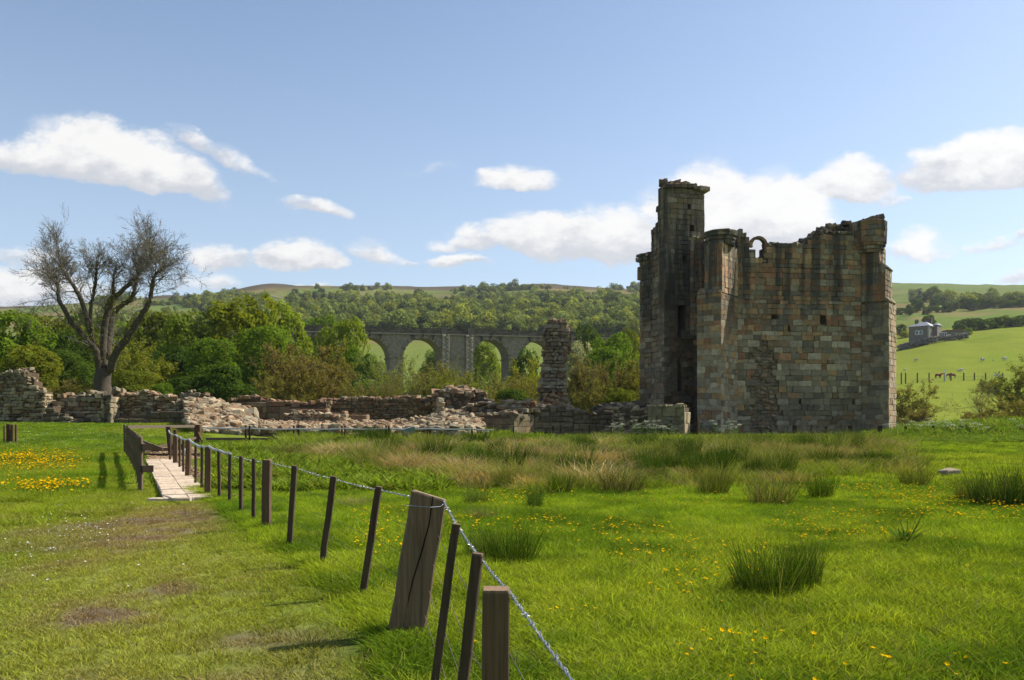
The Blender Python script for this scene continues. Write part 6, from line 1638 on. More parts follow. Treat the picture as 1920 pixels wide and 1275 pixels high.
# ---------------------------------------------------------------- rushes
def rush_mesh(seed, n, spread, h, wd, bend, dry, lean=.30):
    return blades(n, spread, h, wd, bend, 4, seed, lean, dry)
RUSHG = [rush_mesh(s, 420, .30, .62, .0075, .14, .05, .34) for s in (201, 202, 203)]
RUSHM = [rush_mesh(s, 300, .34, .62, .011, .45, .42, .5) for s in (211, 212, 213)]
RUSHS = [rush_mesh(s, 260, .38, .50, .013, .9, .85, .7) for s in (221, 222)]
for me in RUSHG + RUSHM + RUSHS: me.materials.append(M_RUSH)
RG = (.060, .105, .012); RM = (.100, .120, .024); RS = (.20, .165, .085)
def clump(px, pybase, pxw, pyh, kind, col, label, name='rush_clump', group='rush clumps in the pasture'):
    Y = EYE * FPX / (pybase - HY); x = X(px, Y); Y2 = Y; z = h1(x, Y2)
    w_ = pxw / FPX * Y; hh = pyh / FPX * Y
    lst = {'g': RUSHG, 'm': RUSHM, 's': RUSHS}[kind]; me = lst[(int(px) + int(pybase)) % len(lst)]
    o = bpy.data.objects.new(name, me); COL.objects.link(o); o.location = (x, Y2 + w_ * .2, z - .02); o.rotation_euler = (0, 0, (px * .7) % 6.28)
    s = w_ / 1.02; o.scale = (s, s, hh / .62); o.color = (*col, 1); tag(o, label, 'rush clump', group); return o
clump(1462, 1128, 205, 108, 'g', RG, 'large dark green rush clump alone in the near pasture')
clump(1420, 1122, 120, 66, 'g', (.06, .10, .018), 'left shoulder of the large near rush clump, lower stems')
clump(1515, 1112, 110, 104, 'g', (.050, .085, .016), 'right shoulder of the large near rush clump, tall splayed stems')
clump(960, 1068, 150, 80, 'g', RG, 'dark green rush clump just right of the near stakes')
clump(908, 1058, 110, 60, 'g', (.075, .12, .022), 'looser rush clump behind the slim stakes')
clump(1455, 950, 110, 72, 'm', RM, 'brown footed rush clump at the near edge of the rush bed')
clump(1545, 938, 75, 56, 'g', RG, 'round dark rush clump right of the brown footed one')
clump(1878, 955, 130, 78, 'g', (.045, .080, .016), 'big dark rush clump near the right edge')
clump(1935, 955, 120, 88, 'g', (.045, .080, .016), 'big dark rush clump cut off by the right edge')
clump(1828, 944, 80, 50, 'g', RM, 'paler rush clump left of the big dark one at the right')
clump(1168, 928, 105, 66, 'm', (.075, .08, .028), 'dark brown based rush clump in the middle of the bed')
clump(1052, 932, 70, 50, 'g', RG, 'small dark rush clump at the near edge of the bed')
clump(945, 924, 60, 40, 'g', RG, 'small green rush clump near the straw coloured tussocks')
clump(1002, 958, 48, 44, 'g', (.06, .11, .02), 'little upright rush clump standing in front of the bed')
clump(893, 955, 70, 36, 'g', (.09, .13, .03), 'loose rush clump right of the leaning post top')
clump(905, 985, 50, 36, 'm', (.12, .13, .05), 'small straw tinged tuft behind the leaning post')
clump(1342, 930, 95, 54, 'g', RM, 'green rush clump at the right part of the near bed edge')
clump(1660, 876, 60, 30, 'g', RG, 'small dark rush clump near the mown strip')
clump(1725, 912, 90, 42, 'g', RM, 'flat rush clump before the grey boulder')
clump(665, 958, 60, 34, 's', (.20, .18, .09), 'pale straw tuft behind the fence stakes')
clump(500, 1003, 40, 24, 'g', (.08, .11, .03), 'grass tuft at the foot of the square fence post')
g = np.random.default_rng(77)
for k in range(250):
    px = g.uniform(560, 1690); dens = np.interp(px, [560, 760, 900, 1300, 1550, 1690], [.25, .6, 1, 1, .7, .3])
    if g.random() > dens: continue
    edge = np.interp(px, [560, 700, 900, 1100, 1600, 1690], [865, 890, 925, 930, 900, 880]); pb = edge - (edge - 838) * g.random() ** .8 * 1.0
    Y = EYE * FPX / (pb - HY); near = (edge - pb) / (edge - 836)
    strawp = np.interp(px, [560, 700, 800, 1000, 1200, 1300, 1690], [.5, .8, .8, .7, .5, .3, .25]) * (1 - .6 * near)
    kd = 's' if g.random() < strawp else ('m' if g.random() < .35 else 'g')
    c = {'s': (.46, .36, .20) if g.random() < .6 else (.36, .22, .12), 'm': (.15, .185, .035), 'g': (.04, .080, .010)}[kd]
    where = ['below the sleeved rail fence', 'before the courtyard rubble', 'before the dark mound', 'before the corner wall', 'in line with the stone pillar', 'before the long dark wall', 'before the forecourt wall', 'in line with the left buttress', 'before the middle of the tower', 'in line with the right buttress'][int(np.searchsorted([640, 780, 890, 985, 1065, 1150, 1290, 1390, 1600], px))]
    depth = 'near edge' if near < .33 else 'middle' if near < .66 else 'far side'
    lab = {'s': 'bleached straw tussock, %s of the rush bed, %s' % (depth, where), 'm': 'half dry olive tussock, %s of the rush bed, %s' % (depth, where), 'g': 'dark green clump, %s of the rush bed, %s' % (depth, where)}[kd]
    big = g.choice([.7, 1.0, 1.5], p=[.35, .4, .25]); clump(px, pb, (g.uniform(45, 75) * 20 / Y * .8 + 22) * big, (g.uniform(30, 46) * 22 / Y * .85 + 10) * big ** .6, kd, tuple(np.array(c) * g.uniform(.8, 1.2)), lab, 'rush_tussock', 'tussocks of the rush bed: ' + {'s': 'straw', 'm': 'olive', 'g': 'green'}[kd])

# rough bed between the big clumps
rushp = proto_collection('bed_tuft', [blades(60, .30, .34, .014, .7, 3, s + 300, .5, .28) for s in range(5)], M_GRASS)
leafp_ = proto_collection('weed_leaf', [blades(26, .16, .22, .045, .8, 3, s + 340, .6, .03) for s in range(4)], M_GRASS)
def bed():
    n = 2000; px = g.uniform(520, 1720, n); edge = np.interp(px, [520, 700, 900, 1100, 1600, 1720], [862, 890, 922, 928, 902, 880]); edge = edge + 16 * (fbm(px, px * 0, 45, 3) - .5) * 2; pb = 826 + (edge - 826) * g.random(n) ** 1.0
    Y = EYE * FPX / (pb - HY); x = X(px, Y); f = fbm(x, Y, 3.0, 3); far = ss(Y, 30, 36)
    keep = g.random(n) < np.interp(px, [520, 700, 1600, 1720], [.35, 1, 1, .4]); x, Y, f, far, px = x[keep], Y[keep], f[keep], far[keep], px[keep]; m = len(x)
    c = mixc(np.tile(np.array([.155, .225, .018]), (m, 1)), np.array([.36, .26, .12]), ss(f, .47, .60) * (1 - .9 * far) * np.interp(px, [520, 800, 1250, 1720], [.6, 1, .7, .35]))
    c = mixc(c, np.array([.050, .085, .016]), ss(fbm(x + 50, Y, 2, 3), .50, .60) * .8); c *= g.uniform(.8, 1.2, (m, 1))
    s = g.uniform(.7, 1.5, m) * np.interp(Y, [16, 30, 50], [.9, 1.3, 1.8]); rot = np.zeros((m, 3)); rot[:, 2] = g.random(m) * 6.28
    scatter('rush_bed', np.stack([x, Y, H(x, Y)], 1), rot, np.stack([s, s, s * .85], 1), c, rushp, 'matted rushes and dead grass filling the damp hollow')
    # broad leaved weeds near fence and below the walls
    n = 3400; px = np.concatenate([g.uniform(400, 830, n // 2), g.uniform(560, 1400, n // 2)]); pb = np.concatenate([g.uniform(826, 930, n // 2), g.uniform(824, 850, n // 2)])
    Y = EYE * FPX / (pb - HY); x = X(px, Y); ok = (x > fence_x(Y) + .3) & (fbm(x, Y, 2.5, 3) > .45); x = x[ok]; Y = Y[ok]; m = len(x)
    s = g.uniform(.7, 1.5, m) * np.interp(Y, [12, 50], [.9, 1.7]); rot = np.zeros((m, 3)); rot[:, 2] = g.random(m) * 6.28; c = np.array([[.15, .22, .025]]) * g.uniform(.6, 1.25, (m, 1))
    scatter('dock_leaves', np.stack([x, Y, H(x, Y)], 1), rot, np.stack([s, s, s], 1), c, leafp_, 'broad leaved weeds scattered between the fence and the walls')
    # bank of nettles and cow parsley at the right, along the far field fence
    n = 8500; px = g.uniform(1625, 2000, n); Y = g.uniform(46, 62, n); x = X(px, Y); s = g.uniform(1.6, 3.4, n) * np.interp(px, [1640, 1700, 1900], [.6, .8, 1.2]) * np.interp(Y, [46, 50, 55, 62], [.35, .55, .85, 1.15]); rot = np.zeros((n, 3)); rot[:, 2] = g.random(n) * 6.28
    sz_ = s * np.interp(Y, [46, 52, 54], [.8, 1.0, 1.7])
    c = np.array([[.125, .20, .030]]) * g.uniform(.55, 1.35, (n, 1)); scatter('nettle_bank', np.stack([x, Y, H(x, Y)], 1), rot, np.stack([s, s, sz_], 1), c, leafp_, 'overgrown green bank behind the wire fence at the right')
    n = 2600; px = g.uniform(1120, 1640, n); Y = g.uniform(50.5, 53.5, n) ; x = X(px, Y); s = g.uniform(1.0, 2.0, n); rot = np.zeros((n, 3)); rot[:, 2] = g.random(n) * 6.28
    c = np.array([[.14, .22, .025]]) * g.uniform(.6, 1.3, (n, 1)); scatter('tower_foot_weeds', np.stack([x, Y, H(x, Y)], 1), rot, np.stack([s, s, s], 1), c, leafp_, 'bright weeds and long grass along the foot of the tower')
bed()

# flowers
def flower_mesh(stem, r, petals, colp, colc, seed):
    g = np.random.default_rng(seed); m = MB()
    bx, by = g.normal(0, .03, 2); top = Vector((bx, by, stem)); m.tube([(0, 0, 0), (bx * .4, by * .4, stem * .6), top], .0018, 3, (.09, .14, .02), cap=False)
    tn = Vector((g.normal(0, .3), g.normal(0, .3), 1)).normalized(); a = tn.cross(Vector((1, 0, 0))).normalized(); b = tn.cross(a)
    for k in range(petals):
        an = 6.283 * k / petals; e = a * math.cos(an) + b * math.sin(an); f = tn.cross(e); m.add([top, top + e * r * .6 + f * r * .42 + tn * r * .25, top + e * r * 1.05 + tn * r * .45, top + e * r * .6 - f * r * .42 + tn * r * .25], [(0, 1, 2, 3)], colp)
    m.add([top + (a * math.cos(q) + b * math.sin(q)) * r * .28 + tn * r * .12 for q in np.linspace(0, 5.3, 6)], [(0, 1, 2, 3, 4, 5)], colc)
    return m.mesh('flower')
def petal_mat(name):
    m, t, out = new_mat(name); c = attr(t, 'col').outputs['Color']; d = t.new('ShaderNodeBsdfDiffuse'); t.put(d.inputs[0], c); tr = t.new('ShaderNodeBsdfTranslucent'); t.put(tr.inputs[0], c)
    mx = t.new('ShaderNodeMixShader'); mx.inputs[0].default_value = .35; t.l.new(d.outputs[0], mx.inputs[1]); t.l.new(tr.outputs[0], mx.inputs[2]); t.l.new(mx.outputs[0], out.inputs[0]); return m
M_PETAL = petal_mat('petals')
butter = proto_collection('buttercup', [flower_mesh(.095 + .015 * s, .0155, 5, (.85, .50, .005), (.75, .42, .01), s) for s in range(4)], M_PETAL)
daisy = proto_collection('daisy', [flower_mesh(.05 + .01 * s, .011, 9, (.80, .80, .78), (.75, .55, .05), s + 9) for s in range(3)], M_PETAL)
def flowers():
    def put(name, x, Y, coll, smin, smax, label):
        n = len(x); s = g.uniform(smin, smax, n); rot = np.zeros((n, 3)); rot[:, 2] = g.random(n) * 6.28
        scatter(name, np.stack([x, Y, H(x, Y)], 1), rot, np.stack([s, s, s], 1), np.ones((n, 3)), coll, label)
    n = 4200; x, Y = field_points(n, 3.2, 17, -.2, .72); k = (x > fence_x(Y) + .15) & (fbm(x + 7, Y, 1.5, 3) > np.interp(Y, [3, 17], [.555, .59])) ; put('buttercups', x[k], Y[k], butter, .75, 1.25, 'small yellow buttercups dotted over the pasture right of the fence')
    px = np.concatenate([g.normal(70, 60, 420), g.uniform(0, 140, 420), g.normal(80, 45, 260), g.uniform(0, 60, 120)]); py = np.concatenate([g.normal(868, 10, 420), g.normal(880, 12, 420), g.normal(930, 6, 260), g.normal(866, 6, 120)])
    k = (py > 848) & (py < 945) & (px < 175); Y = EYE * FPX / (py[k] - HY); put('buttercup_drift', X(px[k], Y), Y, butter, 1.2, 1.9, 'dense drift of yellow buttercups on the far left of the lawn')
    px = np.concatenate([g.uniform(390, 470, 60), g.uniform(1600, 1920, 110), g.uniform(1050, 1500, 60)]); py = np.concatenate([g.uniform(890, 915, 60), g.uniform(925, 990, 110), g.uniform(925, 960, 60)]); Y = EYE * FPX / (py - HY); put('far_buttercups', X(px, Y), Y, butter, .8, 1.3, 'sparse buttercups along the near edge of the rushes')
    px = np.concatenate([g.normal(150, 40, 90), g.normal(210, 50, 26), g.normal(60, 30, 26), g.uniform(0, 420, 30)]); py = np.concatenate([g.normal(1003, 16, 90), g.normal(965, 10, 26), g.normal(1040, 12, 26), g.uniform(950, 1130, 30)])
    Y = EYE * FPX / (py - HY); x = X(px, Y); k = x < fence_x(Y) - .4; put('daisies', x[k], Y[k], daisy, .7, 1.1, 'white daisies in loose patches on the worn lawn')
    px = g.uniform(0, 400, 260); py = g.uniform(795, 850, 260); Y = g.uniform(32, 54, 260); put('far_daisies', X(px, Y), Y, daisy, 1.3, 2.0, 'tiny pale flowers on the distant lawn below the ruins')
flowers()
# cow parsley: real stems with flat white flower heads
def parsley_mesh(seed, h=1.3):
    g = np.random.default_rng(seed); m = MB()
    for i in range(5):
        a = g.random() * 6.28; lean = g.uniform(.02, .3); p0 = Vector((g.normal(0, .12), g.normal(0, .12), 0)); hh = h * g.uniform(.65, 1.05); p1 = p0 + Vector((lean * math.cos(a), lean * math.sin(a), hh)); m.tube([p0, p0.lerp(p1, .5) + Vector((.02, 0, 0)), p1], .010, 3, (.11, .17, .03), cap=False)
        for k in range(9):
            e = Vector((g.normal(0, .09), g.normal(0, .09), g.uniform(-.03, .05))); c = p1 + e
            for q in range(3): c2 = c + Vector((g.normal(0, .03), g.normal(0, .03), g.normal(0, .02))); r = g.uniform(.016, .03); m.add([c2 + Vector((r, 0, .01)), c2 + Vector((0, r, 0)), c2 - Vector((r, 0, -.01)), c2 - Vector((0, r, 0))], [(0, 1, 2, 3)], (.50, .54, .40))
        for k in range(16):
            f = g.random() ** 1.2 * .8; c = p0.lerp(p1, f) + Vector((g.normal(0, .12), g.normal(0, .12), 0)); r = g.uniform(.05, .11); an = g.random() * 6.28; e = Vector((math.cos(an), math.sin(an), g.normal(0, .3))) * r; s_ = Vector((-math.sin(an), math.cos(an), g.normal(0, .4))) * r * .4; m.add([c - e, c - s_, c + e, c + s_], [(0, 1, 2, 3)], tuple(np.array([.12, .19, .03]) * g.uniform(.6, 1.3)))
    return m.mesh('cow_parsley')
PARS = [parsley_mesh(s) for s in range(4)]
for me in PARS: me.materials.append(M_PETAL)
def parsley(px, Y, sc, label, group):
    o = bpy.data.objects.new('cow_parsley', PARS[int(px * 7) % 4]); COL.objects.link(o); x = X(px, Y); o.location = (x, Y, h1(x, Y) - .05); o.rotation_euler = (0, 0, px % 6.28); o.scale = (sc, sc, sc); tag(o, label, 'plant', group)
for i_, px in enumerate((1138, 1155, 1163, 1187, 1196, 1208, 1216, 1224, 1233, 1242, 1250, 1260, 1268)): parsley(px + g.normal(0, 3), 51.0 + g.normal(0, .4), g.uniform(.75, 1.15), 'white flowering weed against the forecourt walls, %s from the pillar side' % ORD[i_], 'weeds before the forecourt walls')
for i_, px in enumerate((1319, 1328, 1345, 1352, 1370, 1376, 1383)): parsley(px + g.normal(0, 2), 52.5 + g.normal(0, .4), g.uniform(.7, 1.1), 'white flowering weed at the left buttress foot, %s from the pale marker post' % ORD[i_], 'weeds at the foot of the buttress')
for k in range(44): parsley(g.uniform(1652, 1925), g.uniform(52.5, 61.5), g.uniform(.6, 1.1), 'cow parsley in flower on the overgrown bank at the right', 'cow parsley on the bank')

def small_things():
    # bush and dock in the meadow, boulder, molehill, fallen pale stick
    Y = 41; x = X(640, 38); r = obj('dark_bush', leaf_mesh('dark_bush', [(0, 0, .12, .34), (.3, 0, .1, .28), (-.3, .05, .1, .25)], 900, .07, 5, gap=.1), M_LEAF, None, (x, 38, h1(x, 38))); r.color = (.04, .07, .018, 1); tag(r, 'small dark bush alone in the grass before the rail fence', 'bush')
    S = Stones(91); Y = EYE * FPX / (891 - HY); S.rock((X(1779, Y), Y, .04), .22, .3, .4, (.42, .38, .34), .1); q = S.items[0]; o = obj('grey_boulder', mesh_list('grey_boulder', q[1], CT_F, np.tile(q[2], (24, 1)).astype(np.float32)), M_RUIN); tag(o, 'pale grey boulder half sunk in the pasture at the right', 'boulder')
    m = MB(); Y = 5.7; V = []; gg = np.random.default_rng(3); n = 12
    for j in range(5):
        for i in range(n): a = 6.283 * i / n; rr = .11 * (1 - j / 4.6) * gg.uniform(.85, 1.15); V.append((X(1755, Y) + rr * math.cos(a), Y + rr * math.sin(a), .0 + .045 * math.sin(j / 4 * 1.57) * gg.uniform(.9, 1.1)))
    m.add(V, [(j * n + i, j * n + (i + 1) % n, (j + 1) * n + (i + 1) % n, (j + 1) * n + i) for j in range(4) for i in range(n)] + [tuple(4 * n + i for i in range(n))], (.055, .04, .03)); o = m.build('molehill', M_RUIN); tag(o, 'small dark heap of soil in the near right pasture', 'molehill')
    m = MB(); Y = 8.4; m.tube([P(854, 1062, Y), P(862, 1054, Y), P(875, 1049, Y + .05), P(888, 1047, Y + .1)], [.02, .026, .024, .016], 8, (.62, .60, .54)); o = m.build('pale_branch', M_PETAL); tag(o, 'short bleached stick lying in the grass behind the stakes', 'stick')
    # tall dock plant
    Y = EYE * FPX / (1022 - HY); x = X(1698, Y); r = empty('dock_plant', (x, Y, h1(x, Y)), 'tall weedy plant with thin stalks and long leaves in the right pasture', 'plant'); gg = np.random.default_rng(8)
    for k in range(5):
        a = gg.random() * 6.28; m = MB(); top = Vector((gg.normal(0, .14), gg.normal(0, .1), gg.uniform(.35, .52))); m.tube([(0, 0, 0), top * .5 + Vector((.01, 0, 0)), top], [.006, .004, .002], 4, (.10, .12, .03)); o = obj('stalk', m.mesh('stalk'), M_PETAL, r)
    me = blades(22, .07, .26, .034, .6, 3, 9, .55, .0); me.materials.append(M_RUSH); o = obj('leaves', me, None, r); o.color = (.09, .16, .03, 1); o['kind'] = 'stuff'
small_things()
# ---------------------------------------------------------------- farmhouse on the hillside
def farm():
    Y = 298; base = Z(642, Y); k = Y / FPX
    M_FW = stone_mat('farmhouse_stone', lichen=.15, scale=.6); M_SLATE = plain_mat('roof_slate', (.14, .145, .16), .45, var=.15, scale=1.5, bmp=0, spec=.6); M_GL = plain_mat('window_glass', (.04, .05, .06), .15, var=.1, bmp=0, spec=.8); M_WHT = plain_mat('white_frame', (.7, .7, .68), .6, var=.05, bmp=0)
    x0, x1, x2 = X(1704, Y), X(1735, Y), X(1755, Y)
    r = empty('farmhouse', ((x0 + x2) / 2, Y + 4, base - 1), 'grey stone farmhouse with hipped slate roof and three chimneys on the hillside', 'farmhouse')
    a = math.radians(-45); zt = Z(613, Y); zb = base - 3
    A = Vector((x0, Y, 0)); t = Vector((math.cos(a), math.sin(a), 0)); n = Vector((t.y, -t.x, 0)); W1 = 6.9; D1 = 11.0
    # main block: front face x0..x1, right face receding towards x2
    def blk(name, p, w_, d_, z0, z1, mat, par, col=(.17, .155, .14)):
        m = MB(); c = Vector(p) + t * (w_ / 2) - n * (d_ / 2); m.add(box_pts((c.x, c.y, (z0 + z1) / 2), t, n, Vector((0, 0, 1)), w_ / 2, d_ / 2, (z1 - z0) / 2), BOXF, col); return m.build(name, mat, par)
    wl = blk('wall', A, W1, D1, zb, zt, M_FW, r)
    wr = blk('wall', A + t * (W1 - .02) - n * 5.2, 1.3, 5.0, zb, zt + .6, M_FW, r, (.22, .19, .16))
    def roof(p, w_, d_, z, h, ov, par):
        m = MB(); p = Vector(p) - t * ov + n * ov; w2 = w_ + 2 * ov; d2 = d_ + 2 * ov; c = [p, p + t * w2, p + t * w2 - n * d2, p - n * d2]; r1 = p + t * (w2 * .38) - n * (d2 * .5); r2 = p + t * (w2 * .62) - n * (d2 * .5)
        V = [(q.x, q.y, z) for q in c] + [(q.x, q.y, z - .15) for q in c] + [(r1.x, r1.y, z + h), (r2.x, r2.y, z + h)]
        m.add(V, [(0, 1, 9, 8), (1, 2, 9), (2, 3, 8, 9), (3, 0, 8), (0, 4, 5, 1), (1, 5, 6, 2), (2, 6, 7, 3), (3, 7, 4, 0), (7, 6, 5, 4)]); return m.build('roof', M_SLATE, par)
    rf = roof(A, W1, D1, zt, 2.0, .35, r); roof(A + t * (W1 - .02) - n * 5.2, 1.3, 5.0, zt + .6, .9, .2, r)
    for px, py, w_ in ((1719, 600, 1.1), (1733.5, 600, 1.1), (1743, 596.5, 1.5)):
        m = MB(); c = P(px, 0, Y + 3); z1 = Z(py, Y); m.box((c.x, c.y, (zt + z1) / 2), (w_, 1.0, z1 - zt), a, (.12, .10, .09)); m.box((c.x, c.y, z1 + .1), (w_ + .2, 1.2, .2), a, (.10, .09, .08))
        for d in (-.25, .25): m.tube([(c.x + d, c.y, z1 + .2), (c.x + d, c.y, z1 + .6)], .14, 6, (.2, .1, .07))
        m.build('chimney', M_FW, r)
    for s in (2.4, 3.7):
        m = MB(); c = A + t * (s + .5) + n * .05; z = Z(625, Y); m.add(box_pts((c.x, c.y, z), t, n, Vector((0, 0, 1)), .62, .06, .75), BOXF, (1, 1, 1)); f = m.build('window', M_WHT, r)
        m = MB(); c = A + t * (s + .5) + n * .13; m.add(box_pts((c.x, c.y, z), t, n, Vector((0, 0, 1)), .42, .03, .58), BOXF); o = m.build('pane', M_GL, None); o.parent = f; o.location = -Vector(r.location); f_loc = f.location
    g = np.random.default_rng(1); S = Stones(3); z = zb
    while z < zt: S.add(tuple(A + t * W1 + n * .06 + Vector((0, 0, z + .22))), t, n, (0, 0, 1), (.35 if int(z * 2) % 2 else .22, .08, .2), .02, .01, (.45, .42, .36)); z += .45
    V = np.vstack([q[1] for q in S.items]) - np.array(r.location); obj('quoins', mesh_list('quoins', V, [tuple(i + 24 * k_ for i in f) for k_ in range(len(S.items)) for f in CT_F], np.vstack([np.tile(q[2], (24, 1)) for q in S.items]).astype(np.float32)), M_FW, r)
    # glazed porch and sheds
    c0 = P(1757, 0, Y); r2 = empty('garden_room', (c0.x, Y, Z(632, Y)), 'small white framed garden room beside the farmhouse', 'garden room')
    def bx(name, px0, px1, py0, py1, Yd, dep, mat, par, col): m = MB(); m.box((X((px0 + px1) / 2, Yd), Yd + dep / 2, (Z(py0, Yd) + Z(py1, Yd)) / 2), (X(px1, Yd) - X(px0, Yd), dep, Z(py0, Yd) - Z(py1, Yd)), 0, col); return m.build(name, mat, par)
    bx('wall', 1757, 1775.5, 630, 642, Y, 3, M_FW, r2, (.30, .28, .25)); bx('pane', 1757.5, 1775, 624.5, 630, Y + .2, 2.6, M_GL, r2, (1, 1, 1)); bx('roof', 1756.5, 1776, 622.5, 624.5, Y - .1, 3.3, plain_mat('felt_roof', (.42, .44, .47), .5, bmp=0), r2, (1, 1, 1))
    for i in range(6): bx('mullion', 1757.5 + i * 3.4, 1758.3 + i * 3.4, 624.5, 630, Y + .05, .15, M_WHT, r2, (1, 1, 1))
    r3 = empty('long_shed', (X(1788, Y), Y + 6, Z(632, Y)), 'long low shed with rusty brown roof behind the garden room', 'shed'); bx('wall', 1776, 1801, 621, 636, Y + 6, 5, M_FW, r3, (.22, .19, .15)); bx('roof', 1775, 1802, 618.5, 621, Y + 5.6, 6, plain_mat('rust_roof', (.17, .10, .075), .8, bmp=0), r3, (1, 1, 1))
    r4 = empty('small_shed', (X(1807, Y), Y, Z(632, Y)), 'small dark open shed right of the long one', 'shed'); bx('back_wall', 1800, 1813, 624, 634, Y + 3, .3, M_FW, r4, (.1, .09, .07)); bx('roof', 1799.5, 1813.5, 622.5, 624, Y, 3.4, M_SLATE, r4, (1, 1, 1))
    for px in (1800.5, 1812.5): bx('side_wall', px, px + 1.2, 624, 634, Y, 3, M_FW, r4, (.28, .25, .2))
    # dry stone wall below the house garden
    S = Stones(19); gq = S.g; rw = empty('field_wall', (X(1720, 292), 292, h1(X(1720, 292), 292)), 'rough dry stone wall between farmhouse garden and pasture', 'wall'); rw['kind'] = 'thing'
    pts = [(1684, 652), (1700, 648), (1720, 643), (1740, 638), (1760, 635), (1790, 632), (1815, 629)]
    for k_ in range(520):
        px = gq.uniform(1684, 1815); py = np.interp(px, [p[0] for p in pts], [p[1] for p in pts]); D = 293; z = Z(py, D) + gq.uniform(-.9, .9); S.rock((X(px, D) + 0, D + gq.normal(0, .4), z), gq.uniform(.25, .5), .2, .55, np.array([.20, .185, .165]) * gq.uniform(.6, 1.3), .3)
    S.finish(rw, M_FW, 'stone', 0, 9)
farm()

# ---------------------------------------------------------------- livestock
def skin(name, verts, edges, radii, mat, loc, rz, sc, label, cat, group):
    me = bpy.data.meshes.new(name); me.from_pydata(verts, edges, []); o = obj(name, me, mat, None, loc); o.rotation_euler = (0, 0, rz); o.scale = (sc, sc, sc)
    md = o.modifiers.new('skin', 'SKIN'); md.use_smooth_shade = True
    for v, r in zip(me.skin_vertices[0].data, radii): v.radius = (r, r)
    me.skin_vertices[0].data[0].use_root = True
    o.modifiers.new('sub', 'SUBSURF').levels = 1; o.modifiers['sub'].render_levels = 1
    return tag(o, label, cat, group)
def cow(px, py, Y, rz, graze, col, label, sc=1.0):
    m = plain_mat('cow_hide', col, .8, var=.3, scale=1.2, bmp=0)
    hd = [(1.05, 0, 1.35), (1.35, 0, 1.0 if graze else 1.55), (1.62, 0, .55 if graze else 1.55), (1.85, 0, .30 if graze else 1.42)]
    v = [(0, 0, 1.12), (.55, 0, 1.15), (-.55, 0, 1.13), (-.85, 0, 1.22)] + hd
    e = [(0, 1), (0, 2), (2, 3), (1, 4), (4, 5), (5, 6), (6, 7)]; r = [.40, .38, .40, .30, .30, .20, .17, .10]
    for sx, base in ((.58, 1), (-.72, 3)):
        for sy in (-.22, .22):
            i = len(v); v += [(sx, sy, .78), (sx + (.04 if sx > 0 else -.10), sy, .42), (sx, sy, .03)]; e += [(base, i), (i, i + 1), (i + 1, i + 2)]; r += [.17, .085, .07]
    i = len(v); v += [(-1.0, 0, 1.1), (-1.02, 0, .6)]; e += [(3, i), (i, i + 1)]; r += [.05, .04]
    for sy in (-.16, .16): i = len(v); v.append((1.50, sy, (.80 if graze else 1.68))); e.append((5, i)); r.append(.05)
    x = X(px, Y); skin('cow', v, e, r, m, (x, Y, h1(x, Y)), rz, sc, label, 'cow', 'cattle on the hillside')
cow(1759, 700, 196, .15, False, (.20, .055, .025), 'red brown cow standing left of the white post', .82)
cow(1785, 700, 194, 2.75, True, (.20, .060, .028), 'red brown cow with lowered head right of the white post', .82)
def sheep(px, py, Y, rz, label, sc=1.0, col=(.55, .53, .46)):
    m = plain_mat('fleece', col, .95, var=.15, scale=6, bmp=0)
    v = [(0, 0, .58), (.32, 0, .60), (-.34, 0, .58), (.58, 0, .52), (.78, 0, .36)]; e = [(0, 1), (0, 2), (1, 3), (3, 4)]; r = [.29, .27, .28, .13, .08]
    for sx, b in ((.3, 1), (-.34, 2)):
        for sy in (-.13, .13): i = len(v); v += [(sx, sy, .32), (sx, sy, .02)]; e += [(b, i), (i, i + 1)]; r += [.07, .035]
    for sy in (-.08, .08): i = len(v); v.append((.60, sy, .60)); e.append((3, i)); r.append(.03)
    x = X(px, Y); skin('sheep', v, e, r, m, (x, Y, h1(x, Y)), rz, sc, label, 'sheep', 'sheep on the hillside')
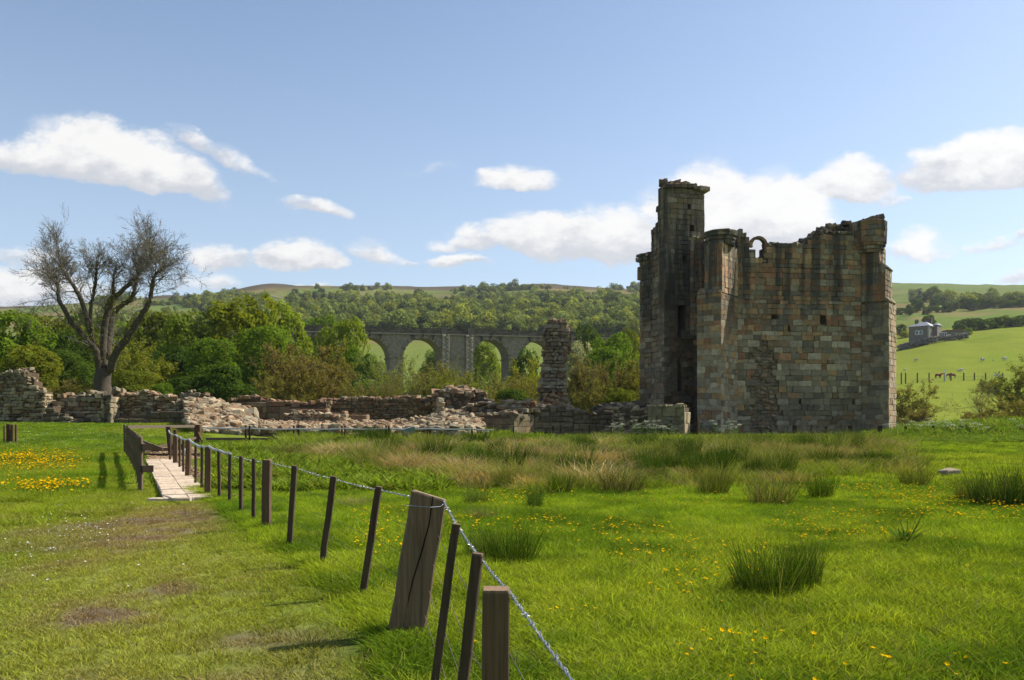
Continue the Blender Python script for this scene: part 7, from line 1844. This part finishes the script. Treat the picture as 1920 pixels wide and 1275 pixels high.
for px, py, rz, lab, sc in ((1718, 678, 1.9, 'sheep facing away high on the pasture near the tower edge', 1.1), (1842, 678, .2, 'sheep standing high on the pasture, middle one of three', 1.2), (1884, 676, 3.0, 'sheep near the right edge high on the pasture', 1.2), (1862, 677, .4, 'tiny lamb between two sheep high on the pasture', .5),
                            (1697, 696, 2.6, 'lamb beside the tower edge near the far fence', .8), (1797, 697, .3, 'white lamb just right of the two cows', .7), (1803, 697, 2.8, 'larger pale lamb right of the white one', .95)):
    sheep(px, py, Dof(px, py, 150, 320), rz, lab, sc)
def farbits():
    Y = 187; x = X(1772.5, Y); z = h1(x, Y); m = MB(); m.tube([(x, Y, z - .2), (x, Y, z + 2.9)], .16, 8, (1, 1, 1)); o = m.build('white_post', M_WHITE); tag(o, 'tall white marker post standing between the two cows', 'post')
    x = X(1866, Y); m = MB(); z = h1(x, Y); m.bar((x, Y, z + 1.2), (x + 1.9, Y + .2, z + .3), .7, .35, (1, 1, 1)); m.bar((x + .1, Y, z), (x + .1, Y, z + 1.1), .15, .12, (1, 1, 1)); m.bar((x - .05, Y, z + 1.25), (x + .35, Y, z + 1.05), .8, .5, (1, 1, 1)); o = m.build('feed_trough', M_WHITE); tag(o, 'white tilted trough by the fence at the right of the pasture', 'trough')
farbits()
# walls are things of their own here
for o in list(COL.objects):
    if o.parent is None and o.get('category') in ('ruined wall', 'stone stack', 'boulder', 'rubble heap', 'ruined pillar', 'wall'): o['kind'] = 'thing'
# ---------------------------------------------------------------- thin summer haze
def haze():
    m = MB(); m.box((0, 0, 135), (18400, 18400, 290)); o = m.build('haze', None)
    mt = bpy.data.materials.new('haze'); mt.use_nodes = True; t = mt.node_tree; t.nodes.clear(); out = t.nodes.new('ShaderNodeOutputMaterial'); v = t.nodes.new('ShaderNodeVolumePrincipled')
    v.inputs['Color'].default_value = (.86, .91, 1, 1); v.inputs['Density'].default_value = .00008; v.inputs['Anisotropy'].default_value = .35; t.links.new(v.outputs[0], out.inputs['Volume'])
    o.data.materials.append(mt); o['kind'] = 'stuff'; o['label'] = 'thin summer haze in the air'
haze()
